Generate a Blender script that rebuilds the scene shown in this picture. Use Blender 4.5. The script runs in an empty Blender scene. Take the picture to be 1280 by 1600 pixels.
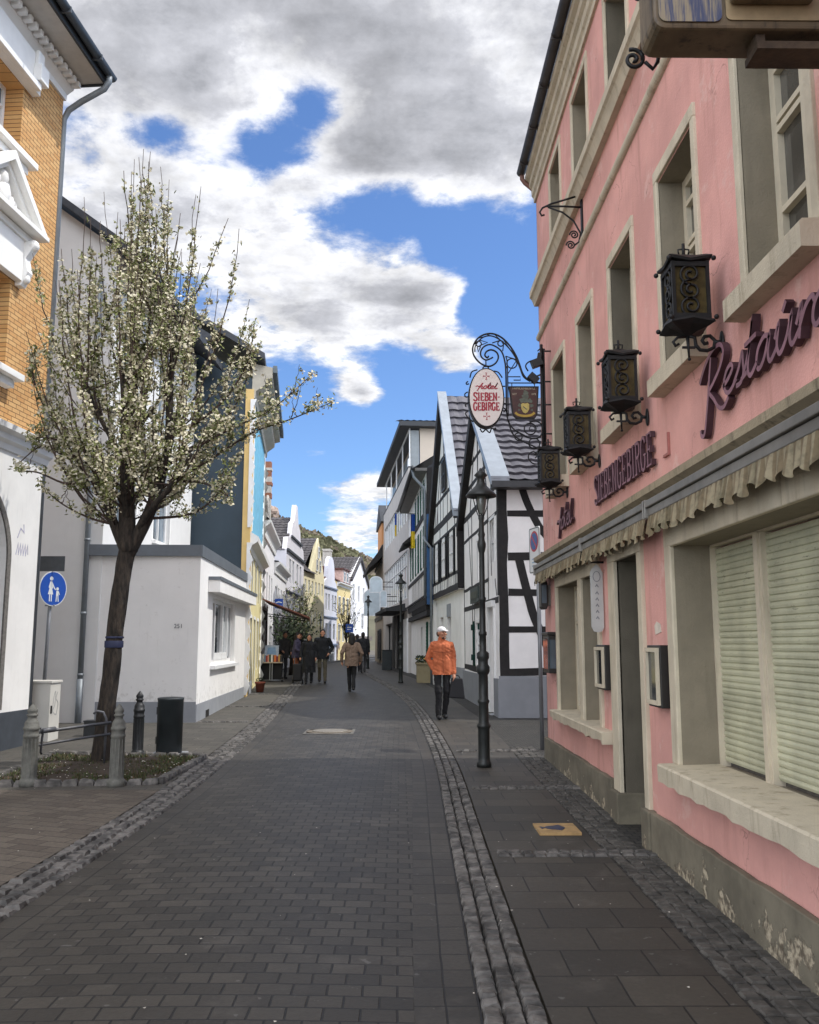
import bpy, bmesh, math, random
from mathutils import Vector, Matrix, noise
R = math.radians
rng = random.Random(7)
scene = bpy.context.scene
COL = scene.collection

# ---------------------------------------------------------------- camera, sky, sun, exposure
cam_d = bpy.data.cameras.new('camera')
cam_d.sensor_fit = 'HORIZONTAL'; cam_d.sensor_width = 36.0
cam_d.lens = 36.0 * 1400 / 1280
cam_d.clip_start = 0.05; cam_d.clip_end = 6000
cam = bpy.data.objects.new('camera', cam_d); COL.objects.link(cam)
cam.location = (0, 0, 1.65)
cam.rotation_euler = (R(90 + 8.37), 0, R(-0.655))
scene.camera = cam
vs = scene.view_settings
scene.display_settings.display_device = 'sRGB'
vs.view_transform = 'Standard'; vs.look = 'None'; vs.exposure = 0.55; vs.gamma = 1.0
vs.use_curve_mapping = False
SUN_EL, SUN_AZ = 55.0, 88.0        # azimuth measured clockwise from +Y (street direction)
sd = Vector((math.sin(R(SUN_AZ)) * math.cos(R(SUN_EL)), math.cos(R(SUN_AZ)) * math.cos(R(SUN_EL)), math.sin(R(SUN_EL))))
sun_d = bpy.data.lights.new('sun', 'SUN'); sun_d.energy = 2.3; sun_d.angle = R(0.6); sun_d.color = (1.0, 0.965, 0.91)
sun = bpy.data.objects.new('sun', sun_d); COL.objects.link(sun)
sun.rotation_euler = sd.to_track_quat('Z', 'Y').to_euler(); sun.location = (40, 0, 60)

def px_dir(px, py):
    p = R(8.37); yaw = R(0.655); u = (px - 640) / 1400; v = (800 - py) / 1400
    x, y, z = u, math.cos(p) - v * math.sin(p), math.sin(p) + v * math.cos(p)
    return Vector((x * math.cos(yaw) + y * math.sin(yaw), -x * math.sin(yaw) + y * math.cos(yaw), z)).normalized()

world = bpy.data.worlds.new('World'); scene.world = world; world.use_nodes = True
def build_world():
    nt = world.node_tree; N = nt.nodes; L = nt.links; N.clear()
    def nd(t, **k):
        n = N.new(t)
        for a, b in k.items(): setattr(n, a, b)
        return n
    def m(op, a, b=None, c=None, clamp=False):
        n = nd('ShaderNodeMath', operation=op, use_clamp=clamp)
        for i, v in enumerate((a, b, c)):
            if v is None: continue
            if isinstance(v, (int, float)): n.inputs[i].default_value = v
            else: L.new(v, n.inputs[i])
        return n.outputs[0]
    out = nd('ShaderNodeOutputWorld'); bg = nd('ShaderNodeBackground')
    sky = nd('ShaderNodeTexSky', sky_type='NISHITA', sun_disc=False)
    sky.sun_elevation = R(SUN_EL); sky.sun_rotation = R(SUN_AZ); sky.air_density = 1.0; sky.dust_density = 0.15; sky.ozone_density = 3.0
    tc = nd('ShaderNodeTexCoord'); sep = nd('ShaderNodeSeparateXYZ'); L.new(tc.outputs['Generated'], sep.inputs[0])
    z = m('MAXIMUM', sep.outputs[2], 0.0)
    den = m('ADD', z, 0.16)
    cmb = nd('ShaderNodeCombineXYZ')
    L.new(m('DIVIDE', sep.outputs[0], den), cmb.inputs[0]); L.new(m('DIVIDE', sep.outputs[1], den), cmb.inputs[1])
    def fbm(scale, detail, rough, dist, off):
        mp = nd('ShaderNodeMapping'); mp.inputs['Location'].default_value = off; L.new(cmb.outputs[0], mp.inputs[0])
        n = nd('ShaderNodeTexNoise', noise_dimensions='3D'); n.inputs['Scale'].default_value = scale; n.inputs['Detail'].default_value = detail
        n.inputs['Roughness'].default_value = rough; n.inputs['Distortion'].default_value = dist
        L.new(mp.outputs[0], n.inputs['Vector']); return n.outputs[0]
    n1 = fbm(2.6, 9, 0.56, 0.08, (3.1, 7.7, 0)); n2 = fbm(1.0, 4, 0.5, 0.0, (9.2, 1.4, 2.0)); n3 = fbm(8.5, 9, 0.64, 0.12, (1.0, 4.0, 5.0))
    base = m('ADD', m('ADD', m('MULTIPLY', n1, 1.15), m('MULTIPLY', n2, 0.30)), m('MULTIPLY', n3, 0.66))   # about .79 mean
    # cloudier towards the zenith, clear low down
    elev = m('MULTIPLY', m('SUBTRACT', sep.outputs[2], 0.42), 0.55)
    dens = m('ADD', m('SUBTRACT', base, 0.25), elev)
    def blob(px, py, deg, amp):
        dv = px_dir(px, py); v = nd('ShaderNodeVectorMath', operation='DOT_PRODUCT')
        nrm = nd('ShaderNodeVectorMath', operation='NORMALIZE'); L.new(tc.outputs['Generated'], nrm.inputs[0])
        L.new(nrm.outputs[0], v.inputs[0]); v.inputs[1].default_value = dv
        k = 1.0 / (1 - math.cos(R(deg)))
        e = m('POWER', 2.718, m('MULTIPLY', m('SUBTRACT', v.outputs['Value'], 1.0), k))
        return m('MULTIPLY', e, amp)
    for b in SKY_BLOBS:
        dens = m('ADD', dens, blob(*b))
    mask = nd('ShaderNodeMapRange', interpolation_type='SMOOTHSTEP'); L.new(dens, mask.inputs[0])
    mask.inputs[1].default_value = 0.72; mask.inputs[2].default_value = 0.98
    # body of the cloud: bright edges, grey dense bellies
    cr = nd('ShaderNodeValToRGB'); e = cr.color_ramp
    e.elements[0].position = 0.0; e.elements[0].color = (0.80, 0.84, 0.90, 1)
    e.elements[1].position = 1.0; e.elements[1].color = (0.36, 0.37, 0.40, 1)
    for p_, c_ in ((0.22, (0.99, 0.99, 1.0, 1)), (0.40, (0.86, 0.87, 0.90, 1)), (0.62, (0.58, 0.59, 0.63, 1))):
        el = e.elements.new(p_); el.color = c_
    mr = nd('ShaderNodeMapRange'); L.new(m('ADD', m('ADD', dens, m('MULTIPLY', elev, 0.75)), m('MULTIPLY', m('SUBTRACT', n3, 0.5), 0.35)), mr.inputs[0])
    mr.inputs[1].default_value = 0.78; mr.inputs[2].default_value = 1.38
    L.new(mr.outputs[0], cr.inputs[0])
    skm = nd('ShaderNodeMix', data_type='RGBA', blend_type='MULTIPLY'); skm.inputs[0].default_value = 1.0
    L.new(sky.outputs[0], skm.inputs[6]); skm.inputs[7].default_value = (0.70, 0.84, 1.05, 1)
    # lit and shaded sides: compare with the cloud a little way towards the sun
    n1s = fbm(2.6, 9, 0.56, 0.08, (3.1 + 0.055, 7.7, 0)); n3s = fbm(8.5, 9, 0.64, 0.12, (1.0 + 0.02, 4.0, 5.0))
    dif = m('ADD', m('MULTIPLY', m('SUBTRACT', n1s, n1), 2.6), m('MULTIPLY', m('SUBTRACT', n3s, n3), 1.0))
    shade = nd('ShaderNodeClamp'); L.new(m('SUBTRACT', 1.0, dif), shade.inputs[0]); shade.inputs[1].default_value = 0.72; shade.inputs[2].default_value = 1.12
    crs = nd('ShaderNodeVectorMath', operation='SCALE'); L.new(cr.outputs[0], crs.inputs[0]); L.new(shade.outputs[0], crs.inputs['Scale'])
    cl = nd('ShaderNodeMix', data_type='RGBA', blend_type='MULTIPLY'); cl.inputs[0].default_value = 1.0
    L.new(crs.outputs[0], cl.inputs[6]); cl.inputs[7].default_value = (6.2, 6.2, 6.28, 1)
    mx = nd('ShaderNodeMix', data_type='RGBA'); L.new(mask.outputs[0], mx.inputs[0]); L.new(skm.outputs[2], mx.inputs[6]); L.new(cl.outputs[2], mx.inputs[7])
    # added fill for shaded fronts: unseen sky behind and overhead made cloudier and brighter
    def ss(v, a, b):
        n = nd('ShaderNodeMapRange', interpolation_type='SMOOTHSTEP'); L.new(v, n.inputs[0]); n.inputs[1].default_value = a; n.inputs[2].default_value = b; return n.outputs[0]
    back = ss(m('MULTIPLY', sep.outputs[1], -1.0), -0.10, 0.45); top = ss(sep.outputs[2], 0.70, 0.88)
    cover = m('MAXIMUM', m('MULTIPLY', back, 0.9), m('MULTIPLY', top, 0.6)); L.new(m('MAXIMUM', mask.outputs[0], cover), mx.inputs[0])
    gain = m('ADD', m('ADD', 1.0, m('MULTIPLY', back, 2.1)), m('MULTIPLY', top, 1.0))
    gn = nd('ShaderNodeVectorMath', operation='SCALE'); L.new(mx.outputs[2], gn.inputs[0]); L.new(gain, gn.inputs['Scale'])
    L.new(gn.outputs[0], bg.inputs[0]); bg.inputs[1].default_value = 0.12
    L.new(bg.outputs[0], out.inputs[0])
SKY_BLOBS = [(560, 335, 2.2, -0.18), (630, 330, 2.0, -0.16), (700, 370, 2.0, -0.12), (480, 165, 1.8, -0.06), (790, 270, 3.0, 0.20), (700, 290, 3.0, 0.16), (640, 400, 2.0, 0.16), (700, 455, 1.6, 0.30), (640, 470, 2.0, 0.14), (250, 205, 1.8, -0.14), (390, 225, 1.6, -0.12), (200, 40, 9, 0.07), (430, 90, 8, 0.09), (640, 110, 8, 0.12), (780, 60, 8, 0.07), (430, 220, 2.6, -0.32), (355, 238, 2.2, -0.27), (250, 212, 2.0, -0.24), (480, 165, 1.6, -0.22), (300, 245, 1.6, -0.14), (430, 130, 4.5, 0.16), (560, 240, 3, 0.10), (250, 110, 5, 0.10), (520, 160, 2.0, -0.09),
             (180, 300, 6, 0.12), (600, 300, 4, 0.07), (760, 280, 4, 0.10), (480, 420, 6, 0.19), (590, 480, 4.2, 0.19), (620, 510, 2.5, 0.12), (430, 520, 3.5, 0.12), (330, 330, 5, 0.13),
             (700, 360, 3.2, -0.22), (620, 345, 2.0, -0.12), (540, 340, 2.5, -0.10), (480, 330, 2, -0.07), (800, 420, 5, -0.29), (700, 460, 2.0, 0.12), (760, 490, 4, -0.22), (650, 600, 4.5, -0.24), (470, 660, 5, -0.24), (600, 690, 4, -0.22), (700, 700, 5, -0.22),
             (690, 558, 2.0, 0.45), (735, 548, 1.6, 0.32), (545, 600, 2.0, 0.48), (580, 620, 1.5, 0.36), (580, 790, 2.6, 0.33), (540, 815, 2.0, 0.24), (600, 750, 1.8, 0.19), (480, 720, 2.0, 0.18), (440, 800, 3, -0.14)]
build_world()

# ---------------------------------------------------------------- materials
def lin(h):
    if isinstance(h, str):
        h = h.lstrip('#'); c = [int(h[i:i + 2], 16) / 255 for i in (0, 2, 4)]
        return tuple((v / 12.92 if v <= 0.04045 else ((v + 0.055) / 1.055) ** 2.4) for v in c)
    return tuple(h)
MATS = {}
class NT:
    def __init__(s, name):
        s.m = bpy.data.materials.new(name); s.m.use_nodes = True; s.t = s.m.node_tree; s.N = s.t.nodes; s.L = s.t.links
        s.b = s.N['Principled BSDF']; s.pos = s.nd('ShaderNodeNewGeometry').outputs['Position']
    def nd(s, t, **k):
        n = s.N.new(t)
        for a, b in k.items(): setattr(n, a, b)
        return n
    def set(s, inp, v):
        if isinstance(v, (int, float)): inp.default_value = v
        elif isinstance(v, (tuple, list)): inp.default_value = tuple(v) + ((1,) if len(v) == 3 and len(inp.default_value) == 4 else ())
        else: s.L.new(v, inp)
    def math(s, op, a, b=0.0, clamp=False):
        n = s.nd('ShaderNodeMath', operation=op, use_clamp=clamp); s.set(n.inputs[0], a); s.set(n.inputs[1], b); return n.outputs[0]
    def noise(s, scale, detail=4, rough=0.55, vec=None, stretch=None):
        v = vec if vec is not None else s.pos
        if stretch:
            mp = s.nd('ShaderNodeMapping'); mp.inputs['Scale'].default_value = stretch; s.L.new(v, mp.inputs[0]); v = mp.outputs[0]
        n = s.nd('ShaderNodeTexNoise'); n.inputs['Scale'].default_value = scale; n.inputs['Detail'].default_value = detail; n.inputs['Roughness'].default_value = rough
        s.L.new(v, n.inputs['Vector']); return n.outputs[0]
    def ramp(s, f, a, b):
        n = s.nd('ShaderNodeMapRange', interpolation_type='SMOOTHSTEP'); s.set(n.inputs[0], f); n.inputs[1].default_value = a; n.inputs[2].default_value = b; return n.outputs[0]
    def mix(s, f, a, b, mode='MIX'):
        n = s.nd('ShaderNodeMix', data_type='RGBA', blend_type=mode); s.set(n.inputs[0], f); s.set(n.inputs[6], a); s.set(n.inputs[7], b); return n.outputs[2]
    def bump(s, h, strength=0.3, dist=0.01):
        n = s.nd('ShaderNodeBump'); n.inputs['Strength'].default_value = strength; n.inputs['Distance'].default_value = dist; s.L.new(h, n.inputs['Height'])
        s.L.new(n.outputs[0], s.b.inputs['Normal']); return n
    def fin(s, col, rough=0.7, metal=0.0, spec=None):
        s.set(s.b.inputs['Base Color'], col); s.set(s.b.inputs['Roughness'], rough); s.b.inputs['Metallic'].default_value = metal
        if spec is not None: s.b.inputs['Specular IOR Level'].default_value = spec
        return s.m
def sc(c, k): return tuple(min(1, v * k) for v in c)
def plain(name, col, rough=0.6, metal=0.0, var=0.18, scale=6.0, bump=0.0, bscale=60.0, spec=None, streak=0.0):
    """painted / plastered / metal surface with mottling, fine grain and rain streaks of its own"""
    if name in MATS: return MATS[name]
    c = lin(col); t = NT(name)
    n = t.noise(scale, 6, 0.6)
    k = t.mix(t.ramp(n, 0.3, 0.7), sc(c, 1 - var), sc(c, 1 + var * 0.5))
    if streak:
        st = t.noise(5.0, 5, 0.6, stretch=(3.0, 3.0, 0.35))
        k = t.mix(t.math('MULTIPLY', t.ramp(st, 0.52, 0.78), streak), k, sc(c, 0.45))
    if bump: t.bump(t.noise(bscale, 5, 0.6), bump, 0.01)
    MATS[name] = t.fin(k, rough, metal, spec); return MATS[name]
def glass(name, col='#1c2226', rough=0.06):
    if name in MATS: return MATS[name]
    t = NT(name); n = t.noise(1.3, 3)
    c = lin(col)
    MATS[name] = t.fin(t.mix(t.ramp(n, 0.35, 0.65), sc(c, 0.6), sc(c, 1.6)), rough, 0.0, 0.9); return MATS[name]
def bricks(name, c1, c2, mortar, w, h, mort=0.006, vec=None, axes='XY', offset=0.5, bump=0.6, rough=0.8, var=0.35, uv=False, stain=0.3, rot=0.0):
    """brick / paver / slab pattern; axes picks which world axes run along / across the courses"""
    if name in MATS: return MATS[name]
    t = NT(name)
    if uv: v = t.nd('ShaderNodeUVMap').outputs[0]
    else:
        sp = t.nd('ShaderNodeSeparateXYZ'); t.L.new(t.pos, sp.inputs[0]); cb = t.nd('ShaderNodeCombineXYZ')
        for i, a in enumerate(axes): t.L.new(sp.outputs['XYZ'.index(a)], cb.inputs[i])
        v = cb.outputs[0]
        if rot:
            mp = t.nd('ShaderNodeMapping'); mp.inputs['Rotation'].default_value = (0, 0, rot); t.L.new(v, mp.inputs[0]); v = mp.outputs[0]
    # slight wobble so that joints are not ruler straight
    wob = t.nd('ShaderNodeTexNoise'); wob.inputs['Scale'].default_value = 4.0; t.L.new(v, wob.inputs['Vector'])
    vm = t.nd('ShaderNodeVectorMath', operation='MULTIPLY_ADD'); t.L.new(wob.outputs['Color'], vm.inputs[0]); vm.inputs[1].default_value = (mort * 1.6, mort * 1.6, 0); t.L.new(v, vm.inputs[2])
    b = t.nd('ShaderNodeTexBrick', offset=offset, offset_frequency=2, squash=1.0)
    b.inputs['Scale'].default_value = 1.0; b.inputs['Brick Width'].default_value = w; b.inputs['Row Height'].default_value = h
    b.inputs['Mortar Size'].default_value = mort; b.inputs['Mortar Smooth'].default_value = 0.35; b.inputs['Bias'].default_value = 0.0
    b.inputs['Color1'].default_value = (0, 0, 0, 1); b.inputs['Color2'].default_value = (1, 1, 1, 1); b.inputs['Mortar'].default_value = (0.5, 0.5, 0.5, 1)
    t.L.new(vm.outputs[0], b.inputs['Vector'])
    c = t.mix(b.outputs['Color'], lin(c1), lin(c2))
    big = t.noise(0.7, 5, 0.6); fine = t.noise(38.0, 4, 0.65)
    c = t.mix(t.math('MULTIPLY', t.ramp(big, 0.4, 0.7), stain), c, t.mix(0.5, c, (0.02, 0.019, 0.017)))
    c = t.mix(t.ramp(fine, 0.25, 0.8), t.mix(var, c, (0.0, 0.0, 0.0)), c)
    sp_ = t.noise(16.0, 2, 0.5); c = t.mix(t.math('MULTIPLY', t.ramp(sp_, 0.71, 0.75), stain), c, t.mix(0.75, c, (0.16, 0.155, 0.145)))
    c = t.mix(t.math('MULTIPLY', t.ramp(t.noise(1.9, 6, 0.7), 0.52, 0.70), stain * 0.7), c, t.mix(0.35, c, (0.20, 0.18, 0.155)))
    c = t.mix(b.outputs['Fac'], c, lin(mortar))
    hgt = t.math('SUBTRACT', t.math('MULTIPLY', fine, 0.25), b.outputs['Fac'])
    t.bump(hgt, bump, 0.012)
    MATS[name] = t.fin(c, rough); return MATS[name]

# ---------------------------------------------------------------- mesh builder
class Fr:
    """facade frame: s runs along the front, d outward, z up"""
    def __init__(s, p0, p1, side):
        s.o = Vector((p0[0], p0[1], 0)); w = Vector((p1[0] - p0[0], p1[1] - p0[1], 0)); s.len = w.length; s.u = w.normalized()
        s.n = Vector((s.u.y, -s.u.x, 0)) if side == 'L' else Vector((-s.u.y, s.u.x, 0))
    def P(s, a, d, z): 
        q = s.o + s.u * a + s.n * d; return (q.x, q.y, z)
class Xf:
    """free frame: three axes"""
    def __init__(s, o, u, v, n): s.o, s.a, s.b, s.c = Vector(o), Vector(u), Vector(v), Vector(n)
    def P(s, a, d, z): return tuple(s.o + s.a * a + s.c * d + s.b * z)
WF = Xf((0, 0, 0), (1, 0, 0), (0, 0, 1), (0, 1, 0))
class MB:
    def __init__(s): s.v = []; s.f = []; s.mi = []; s.sm = []; s.cur = 0; s.uv = {}
    def add(s, vs, fs, smooth=False):
        o = len(s.v); s.v.extend(tuple(p) for p in vs)
        for f in fs: s.f.append(tuple(i + o for i in f)); s.mi.append(s.cur); s.sm.append(smooth)
        return s
    def quad(s, a, b, c, d): return s.add([a, b, c, d], [(0, 1, 2, 3)])
    def fbox(s, F, s0, s1, d0, d1, z0, z1):
        return s.add([F.P(a, d, z) for z in (z0, z1) for d in (d0, d1) for a in (s0, s1)],
                     [(0, 1, 3, 2), (4, 6, 7, 5), (0, 4, 5, 1), (1, 5, 7, 3), (3, 7, 6, 2), (2, 6, 4, 0)])
    def box(s, x0, x1, y0, y1, z0, z1): return s.fbox(WF, x0, x1, y0, y1, z0, z1)
    def bar(s, p, q, w, h, up=(0, 0, 1)):
        p, q = Vector(p), Vector(q); u = (q - p); L = u.length; u.normalize(); upv = Vector(up)
        if abs(u.dot(upv)) > 0.98: upv = Vector((0, 1, 0))
        n = u.cross(upv).normalized(); b = n.cross(u).normalized()
        return s.fbox(Xf(p, u, b, n), 0, L, -w / 2, w / 2, -h / 2, h / 2)
    def prism(s, poly, F, d0, d1):
        n = len(poly)
        vs = [F.P(a, d0, z) for a, z in poly] + [F.P(a, d1, z) for a, z in poly]
        return s.add(vs, [tuple(range(n)), tuple(range(2 * n - 1, n - 1, -1))] + [(i, (i + 1) % n, n + (i + 1) % n, n + i) for i in range(n)])
    def tube(s, pts, r, n=8, cap=True):
        pts = [Vector(p) for p in pts]; m = len(pts); rr = r if isinstance(r, (list, tuple)) else [r] * m
        vs = []; ref = None
        for i in range(m):
            t = (pts[min(i + 1, m - 1)] - pts[max(i - 1, 0)])
            t = t.normalized() if t.length > 1e-9 else Vector((0, 0, 1))
            if ref is None: ref = Vector((1, 0, 0)) if abs(t.x) < 0.8 else Vector((0, 1, 0))
            a = (ref - t * ref.dot(t)); a = a.normalized() if a.length > 1e-6 else t.orthogonal().normalized(); ref = a; b = t.cross(a)
            for k in range(n):
                th = 2 * math.pi * k / n; vs.append(pts[i] + (a * math.cos(th) + b * math.sin(th)) * rr[i])
        fs = [(i * n + k, i * n + (k + 1) % n, (i + 1) * n + (k + 1) % n, (i + 1) * n + k) for i in range(m - 1) for k in range(n)]
        if cap: fs += [tuple(range(n - 1, -1, -1)), tuple(range((m - 1) * n, m * n))]
        return s.add(vs, fs, True)
    def lathe(s, prof, c=(0, 0, 0), n=16, cap=True):
        c = Vector(c); vs = []
        for r, z in prof:
            for k in range(n):
                th = 2 * math.pi * k / n; vs.append(c + Vector((r * math.cos(th), r * math.sin(th), z)))
        m = len(prof)
        fs = [(i * n + k, i * n + (k + 1) % n, (i + 1) * n + (k + 1) % n, (i + 1) * n + k) for i in range(m - 1) for k in range(n)]
        if cap: fs += [tuple(range(n - 1, -1, -1)), tuple(range((m - 1) * n, m * n))]
        return s.add(vs, fs, n > 8)
    def ball(s, c, r, n=10, m=6):
        rx, ry, rz = r if isinstance(r, (tuple, list)) else (r, r, r); vs = []
        for i in range(m + 1):
            ph = math.pi * i / m - math.pi / 2
            for k in range(n):
                th = 2 * math.pi * k / n; vs.append((c[0] + rx * math.cos(ph) * math.cos(th), c[1] + ry * math.cos(ph) * math.sin(th), c[2] + rz * math.sin(ph)))
        return s.add(vs, [(i * n + k, i * n + (k + 1) % n, (i + 1) * n + (k + 1) % n, (i + 1) * n + k) for i in range(m) for k in range(n)], True)
    def ribbon(s, pts, w, F, d0, d1, side=None):
        """flat stroke of width w following 2-D points, extruded from d0 to d1"""
        P = [Vector((p[0], p[1])) for p in pts]; Lf = []; Rt = []
        closed = (P[0] - P[-1]).length < 1e-6 and len(P) > 3
        if closed: P = P[:-1]
        m = len(P)
        for i in range(m):
            if closed: a, b = P[i] - P[i - 1], P[(i + 1) % m] - P[i]
            else:
                a = P[i] - P[max(i - 1, 0)]; b = P[min(i + 1, m - 1)] - P[i]
                if a.length < 1e-9: a = b
                if b.length < 1e-9: b = a
            a.normalize(); b.normalize(); t = a + b; t = t.normalized() if t.length > 1e-6 else a
            nrm = Vector((-t.y, t.x)); k = max(0.5, abs(nrm.dot(Vector((-a.y, a.x)))))
            ww = w[i] if isinstance(w, (list, tuple)) else w
            Lf.append(P[i] + nrm * ww / 2 / k); Rt.append(P[i] - nrm * ww / 2 / k)
        vs = [F.P(q.x, d, q.y) for d in (d0, d1) for arr in (Lf, Rt) for q in arr]
        def ix(d, side, i): return (d * 2 + side) * m + (i % m)
        fs = []
        for i in range(m if closed else m - 1):
            j = i + 1
            fs += [(ix(1, 0, i), ix(1, 0, j), ix(1, 1, j), ix(1, 1, i)), (ix(0, 0, i), ix(0, 1, i), ix(0, 1, j), ix(0, 0, j)),
                   (ix(0, 0, i), ix(0, 0, j), ix(1, 0, j), ix(1, 0, i)), (ix(0, 1, i), ix(1, 1, i), ix(1, 1, j), ix(0, 1, j))]
        if not closed:
            for i in (0, m - 1): fs.append((ix(0, 0, i), ix(0, 1, i), ix(1, 1, i), ix(1, 0, i)))
        s.add(vs, fs)
        if side is not None:
            for k in range(len(fs)): s.mi[len(s.mi) - len(fs) + k] = s.cur if (k % 4 == 0 and k < len(fs) - 2) else side
        return s
    def wall(s, F, s0, s1, z0, z1, holes, t=0.25, d=0.0):
        """flat wall with rectangular openings and their reveals"""
        S = sorted({s0, s1, *[h[0] for h in holes], *[h[1] for h in holes]}); Z = sorted({z0, z1, *[h[2] for h in holes], *[h[3] for h in holes]})
        S = [v for v in S if s0 <= v <= s1]; Z = [v for v in Z if z0 <= v <= z1]
        for a, b in zip(S, S[1:]):
            for c, e in zip(Z, Z[1:]):
                ms, mz = (a + b) / 2, (c + e) / 2
                if any(h[0] < ms < h[1] and h[2] < mz < h[3] for h in holes): continue
                s.quad(F.P(a, d, c), F.P(b, d, c), F.P(b, d, e), F.P(a, d, e))
        for h in holes:
            tt = h[4] if len(h) > 4 else t
            a, b, c, e = h[:4]
            s.quad(F.P(a, d, c), F.P(a, d, e), F.P(a, d - tt, e), F.P(a, d - tt, c)); s.quad(F.P(b, d, c), F.P(b, d, e), F.P(b, d - tt, e), F.P(b, d - tt, c))
            s.quad(F.P(a, d, e), F.P(b, d, e), F.P(b, d - tt, e), F.P(a, d - tt, e)); s.quad(F.P(a, d, c), F.P(b, d, c), F.P(b, d - tt, c), F.P(a, d - tt, c))
        return s
    def build(s, name, mats, parent=None, bevel=0.0, smooth=None, label=None, uvs=None, merge=False):
        me = bpy.data.meshes.new(name)
        if parent is not None: off = Vector(WLOC.get(parent.name, (0, 0, 0)))
        else:
            xs, ys, zs = zip(*s.v); off = Vector(((min(xs) + max(xs)) / 2, (min(ys) + max(ys)) / 2, min(zs)))
        me.from_pydata([tuple(Vector(v) - off) for v in s.v], [], s.f)
        mats = mats if isinstance(mats, (list, tuple)) else [mats]
        for m_ in mats: me.materials.append(m_)
        me.polygons.foreach_set('material_index', s.mi)
        me.polygons.foreach_set('use_smooth', s.sm if smooth is None else [smooth] * len(s.f))
        if uvs:
            ul = me.uv_layers.new(name='UVMap')
            for lp in me.loops: ul.data[lp.index].uv = uvs[lp.vertex_index]
        bm = bmesh.new(); bm.from_mesh(me)
        if merge: bmesh.ops.remove_doubles(bm, verts=bm.verts, dist=1e-5)
        bmesh.ops.recalc_face_normals(bm, faces=bm.faces); bm.to_mesh(me); bm.free()
        o = bpy.data.objects.new(name, me); COL.objects.link(o)
        if parent is not None: o.parent = parent; WLOC[o.name] = tuple(off)
        else: o.location = off; WLOC[o.name] = tuple(off)
        if bevel:
            b = o.modifiers.new('bevel', 'BEVEL'); b.width = bevel; b.segments = 2; b.limit_method = 'ANGLE'; b.angle_limit = R(40)
        if label: o['label'] = label
        return o
WLOC = {}
def tag(o, label, cat, group=None, kind=None):
    if label: o['label'] = label
    if cat: o['category'] = cat
    if group: o['group'] = group
    if kind: o['kind'] = kind
    return o
def thing(name, loc, label, cat, group=None):
    o = bpy.data.objects.new(name, None); COL.objects.link(o); o.location = loc; o.empty_display_size = 0.2
    WLOC[o.name] = tuple(loc); return tag(o, label, cat, group)
def dup(root, loc, rz=0.0, label=None, scale=None):
    def cp(o, par):
        c = o.copy(); COL.objects.link(c)
        if par is not None: c.parent = par
        for ch in list(o.children): cp(ch, c)
        return c
    c = cp(root, None); c.location = loc; c.rotation_euler = (0, 0, rz)
    if label: c['label'] = label
    if scale: c.scale = (scale,) * 3 if isinstance(scale, (int, float)) else scale
    return c
def struct(mb, name, mat, uvs=None, smooth=None):
    return tag(mb.build(name, mat, uvs=uvs, smooth=smooth), None, None, kind='structure')
def lerp_tab(tab, y):
    if y <= tab[0][0]: return tab[0][1]
    for (a, b), (c, e) in zip(tab, tab[1:]):
        if y <= c: return b + (e - b) * (y - a) / (c - a)
    return tab[-1][1]
def crom(pts, k=6):
    """Catmull-Rom through 2-D / 3-D points"""
    P = [Vector(p) for p in pts]; out = []
    for i in range(len(P) - 1):
        p0 = P[max(i - 1, 0)]; p1 = P[i]; p2 = P[i + 1]; p3 = P[min(i + 2, len(P) - 1)]
        for j in range(k):
            t = j / k
            out.append(0.5 * ((2 * p1) + (p2 - p0) * t + (2 * p0 - 5 * p1 + 4 * p2 - p3) * t * t + (3 * p1 - p0 - 3 * p2 + p3) * t ** 3))
    out.append(P[-1]); return out
def spiral(c, r0, r1, a0, turns, n=40):
    return [(c[0] + (r0 + (r1 - r0) * i / n) * math.cos(a0 + turns * 2 * math.pi * i / n), c[1] + (r0 + (r1 - r0) * i / n) * math.sin(a0 + turns * 2 * math.pi * i / n)) for i in range(n + 1)]
GT = [(-40, -0.1), (-5, -0.07), (3, 0), (14, .15), (35, .33), (90, .48), (200, .6)]
def g(y): return lerp_tab(GT, y)
# ---------------------------------------------------------------- shared materials
M_iron = plain('wrought_iron', '#1a1a1b', 0.55, 0.3, 0.4, 20, 0.15, 80)
M_zinc = plain('zinc', '#5f676b', 0.5, 0.5, 0.2, 4)
M_grey_pipe = plain('grey_pipe', '#7b8185', 0.5, 0.2, 0.15, 4)
M_glass = glass('window_glass', '#252c31')
M_glass_l = glass('sky_glass', '#5d6a74', 0.05)
M_white_frame = plain('white_frame', '#e4e4e2', 0.45, 0, 0.05)
M_whitewash = plain('white_plaster', '#e9e7e2', 0.85, 0, 0.06, 2.0, 0.25, 90, streak=0.10)
M_timber = plain('black_timber', '#1b1817', 0.75, 0, 0.5, 9, 0.4, 40)
M_slate = plain('dark_slate', '#3a3d42', 0.7, 0, 0.3, 5, 0.2, 30)
M_tile = plain('grey_roof_tile', '#56545a', 0.6, 0, 0.3, 3.5, 0.15, 60)
M_dark = plain('dark_interior', '#15120f', 0.8)
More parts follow.
